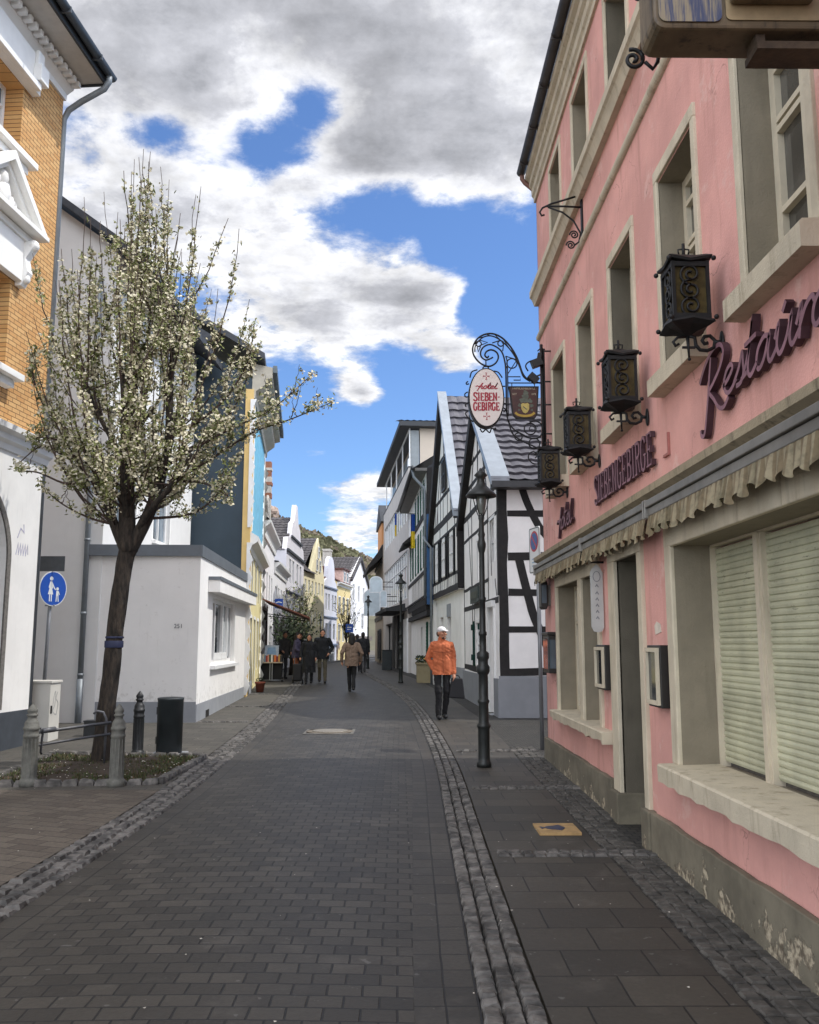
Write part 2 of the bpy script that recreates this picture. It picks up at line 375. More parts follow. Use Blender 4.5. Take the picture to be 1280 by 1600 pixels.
# pink facade: stained plaster
def pink_mat():
    t = NT('pink_plaster'); c = lin('#dba398')
    n = t.noise(1.1, 6, 0.6); s = t.noise(4.0, 5, 0.6, stretch=(2.2, 2.2, 0.22)); f = t.noise(60, 3)
    k = t.mix(t.ramp(n, 0.3, 0.75), sc(c, 0.78), sc(c, 1.05))
    k = t.mix(t.math('MULTIPLY', t.ramp(s, 0.50, 0.78), 0.5), k, lin('#ab7a6c'))
    k = t.mix(t.math('MULTIPLY', t.ramp(t.noise(3.2, 8, 0.72), 0.56, 0.68), 0.5), k, lin('#d9b9ae'))
    k = t.mix(t.math('MULTIPLY', t.ramp(t.noise(17, 5, .7), .68, .73), .6), k, lin('#c9b3a6'))        # chips
    v = t.nd('ShaderNodeTexVoronoi', feature='DISTANCE_TO_EDGE'); v.inputs['Scale'].default_value = 0.9; wv = t.nd('ShaderNodeVectorMath', operation='MULTIPLY_ADD'); nz = t.nd('ShaderNodeTexNoise'); nz.inputs['Scale'].default_value = 3.0; nz.inputs['Detail'].default_value = 6; t.L.new(t.pos, nz.inputs['Vector']); t.L.new(nz.outputs['Color'], wv.inputs[0]); wv.inputs[1].default_value = (.7, .7, .7); t.L.new(t.pos, wv.inputs[2]); t.L.new(wv.outputs[0], v.inputs['Vector'])
    k = t.mix(t.math('MULTIPLY', t.math('MULTIPLY', t.ramp(v.outputs['Distance'], .006, .002), t.ramp(t.noise(.8, 3), .5, .6)), .55), k, lin('#7d544b'))   # hairline cracks
    t.bump(t.math('ADD', f, t.math('MULTIPLY', n, 3.0)), 0.35, 0.01)
    return t.fin(k, 0.88)
M_pink = pink_mat()
def stone_mat(name, base, dirt, amt=0.5, moss=None):
    t = NT(name); c = lin(base)
    n = t.noise(3.0, 7, 0.62); s = t.noise(6.0, 5, 0.6, stretch=(2.0, 2.0, 0.3)); f = t.noise(70, 4, 0.6)
    k = t.mix(t.ramp(n, 0.3, 0.7), sc(c, 0.85), sc(c, 1.05))
    k = t.mix(t.math('MULTIPLY', t.ramp(s, 0.5, 0.75), amt), k, lin(dirt))
    if moss: k = t.mix(t.math('MULTIPLY', t.ramp(t.noise(5, 6, 0.7), 0.55, 0.72), 0.6), k, lin(moss))
    t.bump(t.math('ADD', f, t.math('MULTIPLY', n, 2.0)), 0.4, 0.012)
    return t.fin(k, 0.88)
M_surround = stone_mat('sandstone_surround', '#c8bda6', '#8b7e68', 0.45)
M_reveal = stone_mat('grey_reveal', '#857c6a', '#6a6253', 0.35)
M_sill = stone_mat('sill_stone', '#c2b7a0', '#7f725c', 0.6)
def plinth_mat():
    t = NT('plinth_render'); c = lin('#77705f')
    n = t.noise(2.2, 7, 0.65); p = t.noise(3.4, 8, 0.68)
    sp = t.nd('ShaderNodeSeparateXYZ'); t.L.new(t.pos, sp.inputs[0])
    low = t.ramp(sp.outputs[2], 0.34, 0.05)           # render has flaked off along the foot of the wall
    k = t.mix(t.ramp(n, 0.35, 0.7), sc(c, 0.62), sc(c, 1.08))
    fl = t.ramp(t.math('ADD', p, t.math('MULTIPLY', low, 0.17)), 0.645, 0.67)
    k = t.mix(fl, k, t.mix(t.ramp(t.noise(25, 5), .35, .65), lin('#5d5344'), lin('#b3a78f')))
    t.bump(t.math('SUBTRACT', t.math('MULTIPLY', n, 0.6), fl), 0.6, 0.02)
    return t.fin(k, 0.9)
M_plinth = plinth_mat()

# ---------------------------------------------------------------- ground, street, pavements
KERB_R = [(-4, .62), (4.2, .66), (5.6, .675), (8.2, .71), (11.5, .755), (15, .71), (18.5, .62), (22, .47), (25, .25), (28, .0), (31.4, -.36), (35, -.80), (42, -1.45), (50, -2.0), (57, -2.35), (63, -2.4), (70, -2.0), (83, -.8), (95, .4)]
KERB_L = [(-4, -2.85), (4, -2.74), (6.4, -2.65), (8.8, -2.57), (11.5, -2.58), (16, -2.72), (20.5, -2.98), (25.6, -3.29), (32.7, -3.80), (42, -4.55), (50, -4.95), (57, -4.95), (63, -4.5), (68, -3.95), (74, -3.25), (83, -2.2), (95, -.9)]
GW_R, GW_L = 0.29, 0.36
def smooth_tab(tab):
    ys = [a for a, b in tab]; xs = [b for a, b in tab]; out = []
    for p in crom([(y, x) for y, x in zip(ys, xs)], 6): out.append((p.x, p.y))
    return out
KERB_R, KERB_L = smooth_tab(KERB_R), smooth_tab(KERB_L)
def kr(y): return lerp_tab(KERB_R, y)
def kl(y): return lerp_tab(KERB_L, y)
YS = [-4 + 0.5 * i for i in range(40)] + [16 + i for i in range(0, 80)]
M_road = bricks('road_pavers', '#2a2620', '#454038', '#0a0908', 0.165, 0.135, 0.0065, axes='XY', bump=0.55, var=0.25, stain=0.6, rough=0.55)
M_soldier = bricks('edge_pavers', '#2a2620', '#433e36', '#0a0908', 0.15, 0.22, 0.006, uv=True, offset=0.0, bump=0.55, stain=0.6, rough=0.55)
M_slab = bricks('pavement_slabs', '#33302b', '#48433b', '#0e0d0c', 0.43, 0.36, 0.006, axes='XY', bump=0.35, stain=0.6, var=0.25, rough=0.58)
M_slab_l = bricks('left_pavement_slabs', '#4b4842', '#5c5850', '#23211e', 0.34, 0.24, 0.005, axes='XY', bump=0.35, stain=0.45, rough=0.82)
M_clinker = bricks('brown_pavers', '#5a5147', '#6d6458', '#2b2722', 0.30, 0.15, 0.005, axes='XY', bump=0.4, stain=0.5, rough=0.85, rot=0.35)
M_earth = plain('earth', '#5a5348', 0.95, 0, 0.3, 0.4)

mb = MB()
gx = [-1500, -200, -60, -20, -8, 0, 8, 20, 60, 200, 1500]; gy = [-40, -5, 3, 14, 25, 35, 60, 90, 200, 700, 2500]
for j, y in enumerate(gy):
    for x in gx: mb.v.append((x, y, g(y) - 0.06))
n_ = len(gx)
for j in range(len(gy) - 1):
    for i in range(n_ - 1): mb.f.append((j * n_ + i, j * n_ + i + 1, (j + 1) * n_ + i + 1, (j + 1) * n_ + i)); mb.mi.append(0); mb.sm.append(False)
struct(mb, 'ground', M_earth)

def strip(xa, xb, dz, ys=YS, cols=1, crown=0.0):
    mb = MB(); uv = []; L = 0; py = None
    for y in ys:
        a, b = xa(y), xb(y)
        if py is not None: L += math.hypot(y - py[0], a - py[1])
        py = (y, a)
        for c in range(cols + 1):
            f = c / cols; mb.v.append((a + (b - a) * f, y, g(y) + dz + crown * (1 - (2 * f - 1) ** 2))); uv.append(((b - a) * f, L))
    k = cols + 1
    for j in range(len(ys) - 1):
        for c in range(cols): mb.f.append((j * k + c, j * k + c + 1, (j + 1) * k + c + 1, (j + 1) * k + c)); mb.mi.append(0); mb.sm.append(True)
    return mb, uv
mb, uv = strip(lambda y: kl(y) + GW_L + 0.24, lambda y: kr(y) - GW_R - 0.30, 0.0, cols=6, crown=0.02)
struct(mb, 'road', M_road)
mb, uv = strip(lambda y: kl(y) + GW_L, lambda y: kl(y) + GW_L + 0.24, 0.0); a_ = mb, uv
mb2, uv2 = strip(lambda y: kr(y) - GW_R - 0.30, lambda y: kr(y) - GW_R, 0.0)
o_ = len(mb.v); mb.v += mb2.v; mb.f += [tuple(i + o_ for i in f) for f in mb2.f]; mb.mi += mb2.mi; mb.sm += mb2.sm
struct(mb, 'road_edging', M_soldier, uvs=uv + uv2)
mb, uv = strip(lambda y: kl(y), lambda y: kl(y) + GW_L, -0.022)
mb2, _ = strip(lambda y: kr(y) - GW_R, lambda y: kr(y) - 0.001, -0.022)
mb.f += [tuple(i + len(mb.v) for i in f) for f in mb2.f]; mb.v += mb2.v; mb.mi += mb2.mi; mb.sm += mb2.sm
M_joint = plain('gutter_joint', '#12110f', 0.95)
struct(mb, 'gutter_bed', M_joint)
# right pavement: slabs between the gutter and a strip of setts along the wall
def wall_r(y): return 1.58 if y < 12.6 else lerp_tab([(12.6, 1.62), (18, 1.60), (24, 1.35), (33, .75), (41, -.05), (57, -1.4), (95, -2.3)], y)
mb, _ = strip(lambda y: kr(y) + 0.004, wall_r, 0.012)
struct(mb, 'pavement_right', M_slab)
mb, _ = strip(lambda y: wall_r(y) + 0.004, lambda y: 6.0, 0.004)
M_setts_far = bricks('small_setts', '#2f2d29', '#423f39', '#121110', 0.085, 0.085, 0.009, axes='XY', bump=0.8, stain=0.5)
struct(mb, 'sett_strip', M_setts_far)
def left_w(y): return -9.0
YL = [y for y in YS if y >= 9.9]; YL0 = [y for y in YS if y <= 10.0]
mb, _ = strip(left_w, lambda y: kl(y), 0.010, ys=[9.95] + [y for y in YL if y > 9.95])
struct(mb, 'pavement_left', M_slab_l)
mb, _ = strip(left_w, lambda y: kl(y), 0.010, ys=[y for y in YL0 if y < 9.9] + [9.945])
struct(mb, 'pavement_brown', M_clinker)

# cobbles of the two gutters and the cross bands: every stone modelled
def stone_list(mb, c, sx, sy, h, rot=0.0, n=None):
    """one rounded, slightly irregular stone"""
    j = lambda a: a * rng.uniform(-1, 1)
    ca, sa = math.cos(rot), math.sin(rot); vs = []
    for fx, fy, fz in ((1, 1, -1), (0.96, 0.96, 0.25), (0.72, 0.76, 1)):
        for ax, ay in ((-1, -1), (1, -1), (1, 1), (-1, 1)):
            x = ax * sx / 2 * fx + j(sx * 0.05); y = ay * sy / 2 * fy + j(sy * 0.05)
            vs.append((c[0] + x * ca - y * sa, c[1] + x * sa + y * ca, c[2] + h * fz * 0.5 + (j(h * 0.12) if fz > 0.5 else 0)))
    fs = [(8, 9, 10, 11)] + [(r * 4 + i, r * 4 + (i + 1) % 4, (r + 1) * 4 + (i + 1) % 4, (r + 1) * 4 + i) for r in range(2) for i in range(4)]
    mb.add(vs, fs, False)
def cobble_mat(name='cobble', ca='#3d3b39', cb='#7a7671'):
    t = NT(name); n = t.noise(8.5, 2); f = t.noise(45, 5, 0.65); b = t.noise(0.6, 3)
    k = t.mix(t.ramp(n, 0.3, 0.7), lin(ca), lin(cb))
    k = t.mix(t.ramp(f, 0.25, 0.8), t.mix(0.35, k, (0, 0, 0)), k)
    k = t.mix(t.math('MULTIPLY', t.ramp(b, 0.45, 0.7), 0.35), k, (0.03, 0.028, 0.024))
    t.bump(f, 0.5, 0.01); return t.fin(k, 0.7)
M_cob = cobble_mat()
def gutter(edge, w, side, cols):
    mb = MB(); cw = w / cols
    for c in range(cols):
        y = -2.0 + rng.uniform(0, 0.1)
        while y < 62:
            ln = rng.uniform(0.085, 0.125) if side == 'R' else rng.uniform(0.10, 0.15)
            if y > 30: ln *= 1.6
            ym = y + ln / 2; x = edge(ym) + (c + 0.5) * cw; sl = (edge(ym + 0.3) - edge(ym - 0.3)) / 0.6
            stone_list(mb, (x, ym, g(ym) - 0.012), cw * 0.93, ln * 0.90, 0.058 + rng.uniform(-.006, .006), -math.atan(sl)); y += ln
    return mb
gr_ = gutter(lambda y: kr(y) - GW_R, GW_R, 'R', 3); struct(gr_, 'gutter_right', M_cob)
gl_ = gutter(lambda y: kl(y), GW_L, 'L', 3); struct(gl_, 'gutter_left', M_cob)
mb = MB()
for yb in (7.05, 9.95, 12.95):
    for r_ in range(2):
        x = kr(yb) + 0.05
        while x < 1.9:
            w_ = rng.uniform(0.08, 0.11); stone_list(mb, (x + w_ / 2, yb + r_ * 0.09, g(yb) + 0.012), w_ * 0.92, 0.082, 0.04); x += w_
for yb in (10.0, 17.3, 21.0, 25.5):
    x = -6.0 if yb > 12 else -9.0
    while x < kl(yb) - 0.1 and yb > 12:
        w_ = rng.uniform(0.09, 0.12); stone_list(mb, (x + w_ / 2, yb, g(yb) + 0.01), w_ * 0.92, 0.1, 0.04); x += w_
struct(mb, 'cross_setts', M_cob)
mb = MB(); y = 2.5
while y < 13.5:                                    # setts along the foot of the pink house
    x = 1.60
    while x < 1.96:
        if not (7.25 < y < 8.3 and x > 1.85): stone_list(mb, (x + 0.045 + rng.uniform(-.01, .01), y + rng.uniform(-.01, .01), g(y) + 0.004), 0.088, 0.088, 0.026, rng.uniform(-0.15, 0.15))
        x += 0.092
    y += 0.092
struct(mb, 'wall_setts', cobble_mat('dark_sett', '#35332f', '#5c5852'))

# fallen blossom on the paving
mb = MB()
for i in range(230):
    y = 3.2 + 16 * rng.random() ** 1.3; x = rng.uniform(-5.0, 1.8); s = rng.uniform(0.004, 0.011); a = rng.uniform(0, 6.28)
    z = g(y) + 0.03
    mb.add([(x + s * math.cos(a + k * 1.57) * (1 if k % 2 else .7), y + s * math.sin(a + k * 1.57), z + 0.002 * (k % 2)) for k in range(4)], [(0, 1, 2, 3)])
tag(mb.build('fallen_petals', plain('petal', '#c9c4b8', 0.8)), 'small white petals and litter scattered over the dark paving', 'petals', kind='stuff')

# manhole cover in its square frame, and the golden tile
mh = thing('manhole_cover', (-1.17, 15.53, g(15.53)), 'round manhole cover in a square grey frame in the middle of the street', 'manhole cover')
fm = MB(); z0 = g(15.53) + 0.021; hw = 0.42
for i in range(4):
    c4 = [(-1, -1), (1, -1), (1, 1), (-1, 1)]
    a, b = c4[i], c4[(i + 1) % 4]
    fm.quad((-1.17 + a[0] * hw, 15.53 + a[1] * hw, z0), (-1.17 + b[0] * hw, 15.53 + b[1] * hw, z0), (-1.17 + b[0] * hw * .88, 15.53 + b[1] * hw * .88, z0 + .006), (-1.17 + a[0] * hw * .88, 15.53 + a[1] * hw * .88, z0 + .006))
fm.build('frame', plain('cast_frame', '#6d6a64', 0.6, 0.2), mh)
fm = MB(); fm.lathe([(0.40, -0.005), (0.40, 0.003), (0.36, 0.005)], (-1.17, 15.53, z0 + 0.004), 40); fm.build('concrete_infill', plain('infill', '#6c6459', 0.9), mh)
fm = MB(); fm.lathe([(0.30, 0.0), (0.30, 0.012), (0.27, 0.014)], (-1.17, 15.53, z0 + 0.006), 32); fm.build('lid', plain('lid_iron', '#8a8378', 0.55, 0.3, 0.3, 30, .4), mh)
gt = thing('golden_paving_tile', (1.34, 7.95, g(7.95) + 0.02), 'golden square tile with a dark blue fish emblem set into the pavement', 'paving tile')
fm = MB(); zt = g(7.95) + 0.019
fm.add([(1.345 + a * .175, 7.93 + b * .20, z) for z in (zt - .01, zt + .012) for a, b in ((-1, -1), (1, -1), (1, 1), (-1, 1))], [(0, 1, 2, 3), (4, 5, 6, 7), (0, 1, 5, 4), (1, 2, 6, 5), (2, 3, 7, 6), (3, 0, 4, 7)])
fm.build('plate', plain('gold_plate', '#a98a5c', 0.6, 0.05, 0.25, 12), gt)
fm = MB(); T = Xf((1.35, 7.93, zt + 0.013), (1, 0, 0), (0, 1, 0), (0, 0, 1))
fish = [(-.02 + .085 * math.cos(t), .075 * math.sin(t)) for t in [k * math.pi / 12 for k in range(24)]]
fm.prism(fish, T, 0, 0.003); fm.prism([(-.10, .0), (-.145, .05), (-.14, -.05)], T, 0, 0.0026); fm.prism([(-.03, .073), (.03, .12), (.05, .05)], T, 0, .0022); fm.prism([(-.03, -.073), (.02, -.11), (.05, -.05)], T, 0, .0022)
fm.build('fish_emblem', plain('blue_enamel', '#26304a', 0.4), gt)
# ---------------------------------------------------------------- pink hotel building
FP = Fr((2.0, 0), (2.0, 10), 'R')                 # s = Y, d towards the street
pk = thing('pink_house', (3.2, 7.0, 0.05), 'salmon pink three storey hotel with stone window surrounds and shuttered ground floor', 'house')
F1 = [(2.40, 3.22), (4.03, 4.86), (5.66, 6.47), (7.28, 8.07), (8.88, 9.61), (10.46, 11.26)]
F2 = [(2.40, 3.15), (3.98, 4.75), (5.58, 6.33), (7.16, 7.90), (8.82, 9.58), (10.42, 11.12)]
D_DOOR = (7.40, 8.20, -0.3, 2.40, 0.36); D_BW = (1.6, 6.48, 0.80, 2.36, 0.34); D_DW = [(8.98, 9.76, 0.84, 2.36, 0.26), (9.93, 11.27, 0.84, 2.36, 0.26)]
YE, ZT = 12.3, 8.08
holes = [D_DOOR, D_BW] + D_DW + [(a, b, 3.63, 5.18, .24) for a, b in F1] + [(a, b, 6.78, 7.84, .24) for a, b in F2]
mb = MB()
mb.wall(FP, -4, YE, -0.3, ZT, holes)
for h in holes: mb.mi[-0:] = mb.mi[-0:]
# end wall to the lane, back and far wall
mb.quad((2, YE, -.3), (10, YE, -.3), (10, YE, ZT), (2, YE, ZT)); mb.quad((2, -4, -.3), (2, -4, ZT), (10, -4, ZT), (10, -4, -.3)); mb.quad((10, -4, -.3), (10, YE, -.3), (10, YE, ZT), (10, -4, ZT))
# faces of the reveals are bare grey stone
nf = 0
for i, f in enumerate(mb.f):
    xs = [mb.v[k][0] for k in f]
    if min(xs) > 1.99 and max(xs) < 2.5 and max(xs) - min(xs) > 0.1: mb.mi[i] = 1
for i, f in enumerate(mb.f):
    if mb.mi[i] == 1 and all(7.3 < mb.v[k][1] < 8.3 for k in f): mb.mi[i] = 2  # door recess shade put into a darker copy of the reveal colour
mb.build('wall', [M_pink, M_reveal, stone_mat('door_reveal_shade', '#605a4d', '#4a453b', .4)], pk)
# plinth, broken by the door
mb = MB()
def plinth(a, b, zt):
    n = int((b - a) / 0.18); top = []
    for i in range(n + 1): top.append((a + (b - a) * i / n, zt + rng.uniform(-.006, .006)))
    mb.prism([(a, -0.3), (b, -0.3)] + top[::-1], FP, 0.003, 0.055)
plinth(-4, 7.18, 0.36); plinth(8.48, YE + 0.0, 0.42)
mb.build('plinth', M_plinth, pk, bevel=0.008)
# door surround with base blocks
mb = MB()
mb.fbox(FP, 8.20, 8.44, -0.02, 0.035, 0.34, 2.40); mb.fbox(FP, 7.28, 7.40, -0.02, 0.035, 0.34, 2.40); mb.fbox(FP, 7.28, 8.44, -0.021, 0.036, 2.40, 2.66)
mb.fbox(FP, 7.80, 7.92, 0.036, 0.05, 2.44, 2.55)
mb.build('door_surround', M_surround, pk, bevel=0.01)
for q in ((8.19, 8.47, .34), (7.19, 7.41, .36)): mb = MB(); mb.fbox(FP, q[0], q[1], -0.30, 0.07, -0.2, q[2]); mb.build('door_base_block', M_plinth, pk, bevel=0.012)
mb = MB(); mb.fbox(FP, 7.42, 8.18, -0.50, 0.09, -0.2, 0.035); mb.build('doorstep', plain('worn_step', '#5d4c40', .9, 0, .3, 5, .3), pk, bevel=.01)
dr = MB(); dr.fbox(FP, 7.41, 8.19, -0.38, -0.34, 0.0, 2.38)
for a, b in ((7.5, 7.76), (7.84, 8.1)):
    for c, d in ((.15, .95), (1.05, 1.6), (1.7, 2.25)): dr.fbox(FP, a, b, -0.34, -0.325, c, d)
door = dr.build('door', plain('dark_brown_door', '#241710', 0.5, 0, .3, 6), pk, bevel=.006)
h_ = MB(); h_.tube([FP.P(7.52, -.33, 1.08), FP.P(7.52, -.28, 1.08), FP.P(7.62, -.28, 1.08)], .012); h_.build('handle', M_zinc, door)
# shop window: stone frame, lintel, mullions, roller shutters, sill
mb = MB()
mb.fbox(FP, 6.48, 6.63, -0.01, 0.03, 0.80, 2.37)
for a, b in ((6.63, 4.55), (4.54, 2.6), (2.59, 1.5)): mb.fbox(FP, b + .004, a, -0.012, 0.032, 2.352, 2.63)
mb.build('shop_window_surround', M_surround, pk, bevel=0.01)
mul = []
def shutter(a, b):
    """roller shutter of convex slats"""
    m = MB(); pitch = 0.043; n = int((2.34 - 0.83) / pitch); vs = []; prof = []
    for i in range(n):
        z = 0.83 + i * pitch
        for fz, dd in ((0.02, -.009), (0.12, .000), (0.5, .005), (0.88, .0), (0.98, -.009)): prof.append((z + fz * pitch, dd + rng.uniform(-.0008, .0008)))
    for z, d in prof:
        for s_ in (a, (a + b) / 2 + rng.uniform(-.05, .05), b): vs.append(FP.P(s_, -0.30 + d, z))
    m.add(vs, [(i * 3 + k, i * 3 + k + 1, (i + 1) * 3 + k + 1, (i + 1) * 3 + k) for i in range(len(prof) - 1) for k in range(2)], False)
    return m.build('roller_shutter', M_shutter, pk)
t = NT('green_shutter'); c = lin('#bab99d'); n = t.noise(3, 6, .6); s_ = t.noise(9, 6, .7, stretch=(1, 1.5, 7))
k = t.mix(t.ramp(n, .3, .7), sc(c, .75), sc(c, 1.05)); sp = t.nd('ShaderNodeSeparateXYZ'); t.L.new(t.pos, sp.inputs[0])
k = t.mix(t.math('MULTIPLY', t.ramp(s_, .58, .70), t.ramp(sp.outputs[2], 1.2, 2.4)), k, lin('#55503f')); M_shutter = t.fin(k, .6)
edges = [(5.68, 6.46), (4.66, 5.56), (3.66, 4.54), (2.66, 3.54), (1.62, 2.54)]
for a, b in edges: shutter(a, b)
mb = MB()
for (a, b), (c_, d_) in zip(edges, edges[1:]): mb.fbox(FP, d_, a, -0.335, -0.265, 0.80, 2.35); mb.fbox(FP, d_ + .03, a - .03, -0.265, -0.25, 0.80, 2.35)
mb.fbox(FP, 6.462, 6.479, -0.335, -0.262, .80, 2.35); mb.fbox(FP, 1.6, 6.48, -0.336, -0.265, 2.345, 2.36)
mb.build('shutter_mullion', M_surround, pk)
def sill(a, b, zt, zb, d, rag=0.0):
    m = MB(); n = max(2, int((b - a) / 0.12)); vs = []
    for i in range(n + 1):
        s_ = a + (b - a) * i / n; r_ = rng.uniform(0, rag)
        vs += [FP.P(s_, -0.26, zt + .012), FP.P(s_, d - .012 - rng.uniform(0, rag * .2), zt), FP.P(s_, d, zt - .012), FP.P(s_, d - r_ * .4, zb + r_), FP.P(s_, -0.01, zb + r_ * .4)]
    m.add(vs, [(i * 5 + k, i * 5 + k + 1, (i + 1) * 5 + k + 1, (i + 1) * 5 + k) for i in range(n) for k in range(4)] + [(0, 1, 2, 3, 4), tuple(n * 5 + k for k in (4, 3, 2, 1, 0))])
    return m
sill(1.4, 6.60, 0.80, 0.665, 0.15, 0.02).build('shop_window_sill', M_sill, pk)
sill(8.50, 11.42, 0.84, 0.725, 0.12, 0.03).build('double_window_sill', M_sill, pk)
mb = MB(); mb.fbox(FP, 8.88, 8.98, -.01, .03, .84, 2.37); mb.fbox(FP, 9.76, 9.93, -.01, .03, .84, 2.37); mb.fbox(FP, 11.27, 11.37, -.01, .03, .84, 2.37); mb.fbox(FP, 8.88, 11.37, -.011, .031, 2.352, 2.62)
mb.build('double_window_surround', M_surround, pk, bevel=0.008)
M_cream_frame = plain('cream_window_frame', '#c9bfa8', .55, 0, .12, 6)
M_curtain = glass('curtained_glass', '#4c4a45', .04)
def casement(F, a, b, z0, z1, dep, par, mat=None, pane=None, bars=(0.62,), mid=True, fw=0.055, name='window'):
    m = MB(); mat = mat or M_cream_frame; pane = pane or M_glass
    m.fbox(F, a, a + fw, -dep, -dep + .05, z0, z1); m.fbox(F, b - fw, b, -dep, -dep + .05, z0, z1)
    m.fbox(F, a + fw, b - fw, -dep, -dep + .05, z0, z0 + fw); m.fbox(F, a + fw, b - fw, -dep, -dep + .05, z1 - fw, z1)
    c = (a + b) / 2
    if mid: m.fbox(F, c - .03, c + .03, -dep, -dep + .056, z0 + fw, z1 - fw)
    for f in bars:
        z = z0 + (z1 - z0) * f; m.fbox(F, a + fw, b - fw, -dep + .001, -dep + .052, z - .018, z + .018)
    w = m.build(name, mat, par)
    q = MB(); q.quad(F.P(a + .01, -dep + .012, z0 + .01), F.P(b - .01, -dep + .012, z0 + .01), F.P(b - .01, -dep + .012, z1 - .01), F.P(a + .01, -dep + .012, z1 - .01)); q.build('pane', pane, w)
    return w
for a, b, z0, z1, _ in D_DW: casement(FP, a, b, z0 + .01, z1, .25, pk, bars=(.7,))
for i, (a, b) in enumerate(F1):
    w = casement(FP, a, b, 3.64, 5.18, .235, pk, bars=(0.30, 0.62, 0.66, 0.86), pane=M_curtain, fw=.07)
    m = MB(); m.fbox(FP, a - .075, a, -.01, .022, 3.63, 5.19); m.fbox(FP, b, b + .075, -.01, .022, 3.63, 5.19); m.fbox(FP, a - .075, b + .075, -.011, .023, 5.19, 5.29)
    m.build('surround', M_surround, w, bevel=.006)
    sill(a - .09, b + .09, 3.63, 3.49, .125, .006).build('sill', M_sill, w)
for i, (a, b) in enumerate(F2):
    w = casement(FP, a, b, 6.79, 7.84, .235, pk, bars=(0.5,), pane=M_curtain)
    m = MB(); m.fbox(FP, a - .07, a, -.01, .02, 6.72, 7.85); m.fbox(FP, b, b + .07, -.01, .02, 6.72, 7.85); m.fbox(FP, a - .07, b + .07, -.011, .021, 7.85, 7.94)
    m.build('surround', M_surround, w, bevel=.006)
def sweep(F, prof, s0, s1):
    """moulding: profile (d, z) run along the facade"""
    m = MB(); n = len(prof)
    m.add([F.P(s, d, z) for s in (s0, s1) for d, z in prof], [(i, i + 1, n + i + 1, n + i) for i in range(n - 1)] + [tuple(range(n)), tuple(range(2 * n - 1, n - 1, -1))])
    return m
sweep(FP, [(-.01, 6.46), (.06, 6.46), (.085, 6.53), (.10, 6.56), (.125, 6.58), (.125, 6.67), (.06, 6.715), (-.01, 6.72)], -4, YE + .03).build('string_course', M_sill, pk)
sweep(FP, [(-.01, 5.93)] + [(.045 * math.sin(k * math.pi / 8) ** .8, 5.98 - .05 * math.cos(k * math.pi / 8)) for k in range(9)] + [(-.01, 6.03)], -4, YE + .01).build('roll_moulding', M_sill, pk)
sweep(FP, [(-.01, 8.06), (.03, 8.06), (.035, 8.13), (.06, 8.16), (.065, 8.25), (.10, 8.28), (.105, 8.36), (.15, 8.39), (.155, 8.47), (.0, 8.50), (-.01, 8.50)], -4, YE + .05).build('eaves_cornice', M_sill, pk)
m = MB()
gp = [(.21 + .065 * math.cos(math.pi + k * math.pi / 8), 8.54 + .065 * math.sin(math.pi + k * math.pi / 8)) for k in range(9)]
n = len(gp); m.add([FP.P(s, d, z) for s in (-4, YE + .06) for d, z in gp], [(i, i + 1, n + i + 1, n + i) for i in range(n - 1)] + [tuple(range(n)), tuple(range(2 * n - 1, n - 1, -1))], True)
for i in range(10): m.fbox(FP, 12.0 - i * .9, 12.02 - i * .9, .14, .275, 8.47, 8.55)
m.build('gutter', plain('old_gutter', '#4a4543', .6, .3, .3, 5), pk)
m = MB(); m.tube([FP.P(YE + .02, .20, 8.49), FP.P(YE + .02, .20, 8.42), FP.P(YE + .02, .16, 8.36), FP.P(YE + .04, .02, 8.25), FP.P(YE + .05, -.04, 8.1), FP.P(YE + .05, -.04, .2)], .035); m.build('downpipe', plain('rusty_pipe', '#7a5a50', .6, .2), pk)
m = MB(); m.quad(FP.P(-4, .15, 8.51), FP.P(YE + .03, .15, 8.51), FP.P(YE + .03, -4, 11.6), FP.P(-4, -4, 11.6)); m.quad(FP.P(-4, -8, 8.51), FP.P(YE + .03, -8, 8.51), FP.P(YE + .03, -4, 11.6), FP.P(-4, -4, 11.6))
m.add([FP.P(YE, 0, 8.05), FP.P(YE, -8, 8.05), FP.P(YE, -8, 8.45), FP.P(YE, -4, 11.55), FP.P(YE, 0, 8.45)], [(0, 1, 2, 3, 4)])
m.build('roof', M_slate, pk)
# shop cornice
M_cornice = stone_mat('mossy_cornice', '#9c8f76', '#4e4636', .75, '#5c5a3c')
sweep(FP, [(-.01, 2.66), (.02, 2.66), (.05, 2.72), (.10, 2.75), (.14, 2.77), (.145, 2.82), (.04, 2.875), (-.01, 2.88)], -4, YE + .03).build('shop_cornice', M_cornice, pk)
# small patches and fittings that stay on the wall
m = MB(); m.prism([(6.86, 1.74), (7.02, 1.72), (7.04, 1.79), (6.98, 1.82), (6.88, 1.80)], FP, .001, .004); m.build('plaster_patch', plain('bare_plaster', '#cfc4b4', .9), pk)
m = MB(); m.fbox(FP, 6.45, 6.58, .001, .02, 3.03, 3.05); m.fbox(FP, 6.45, 6.465, .001, .02, 3.05, 3.2); m.build('conduit_stub', plain('old_rose_box', '#a66a62', .7), pk)

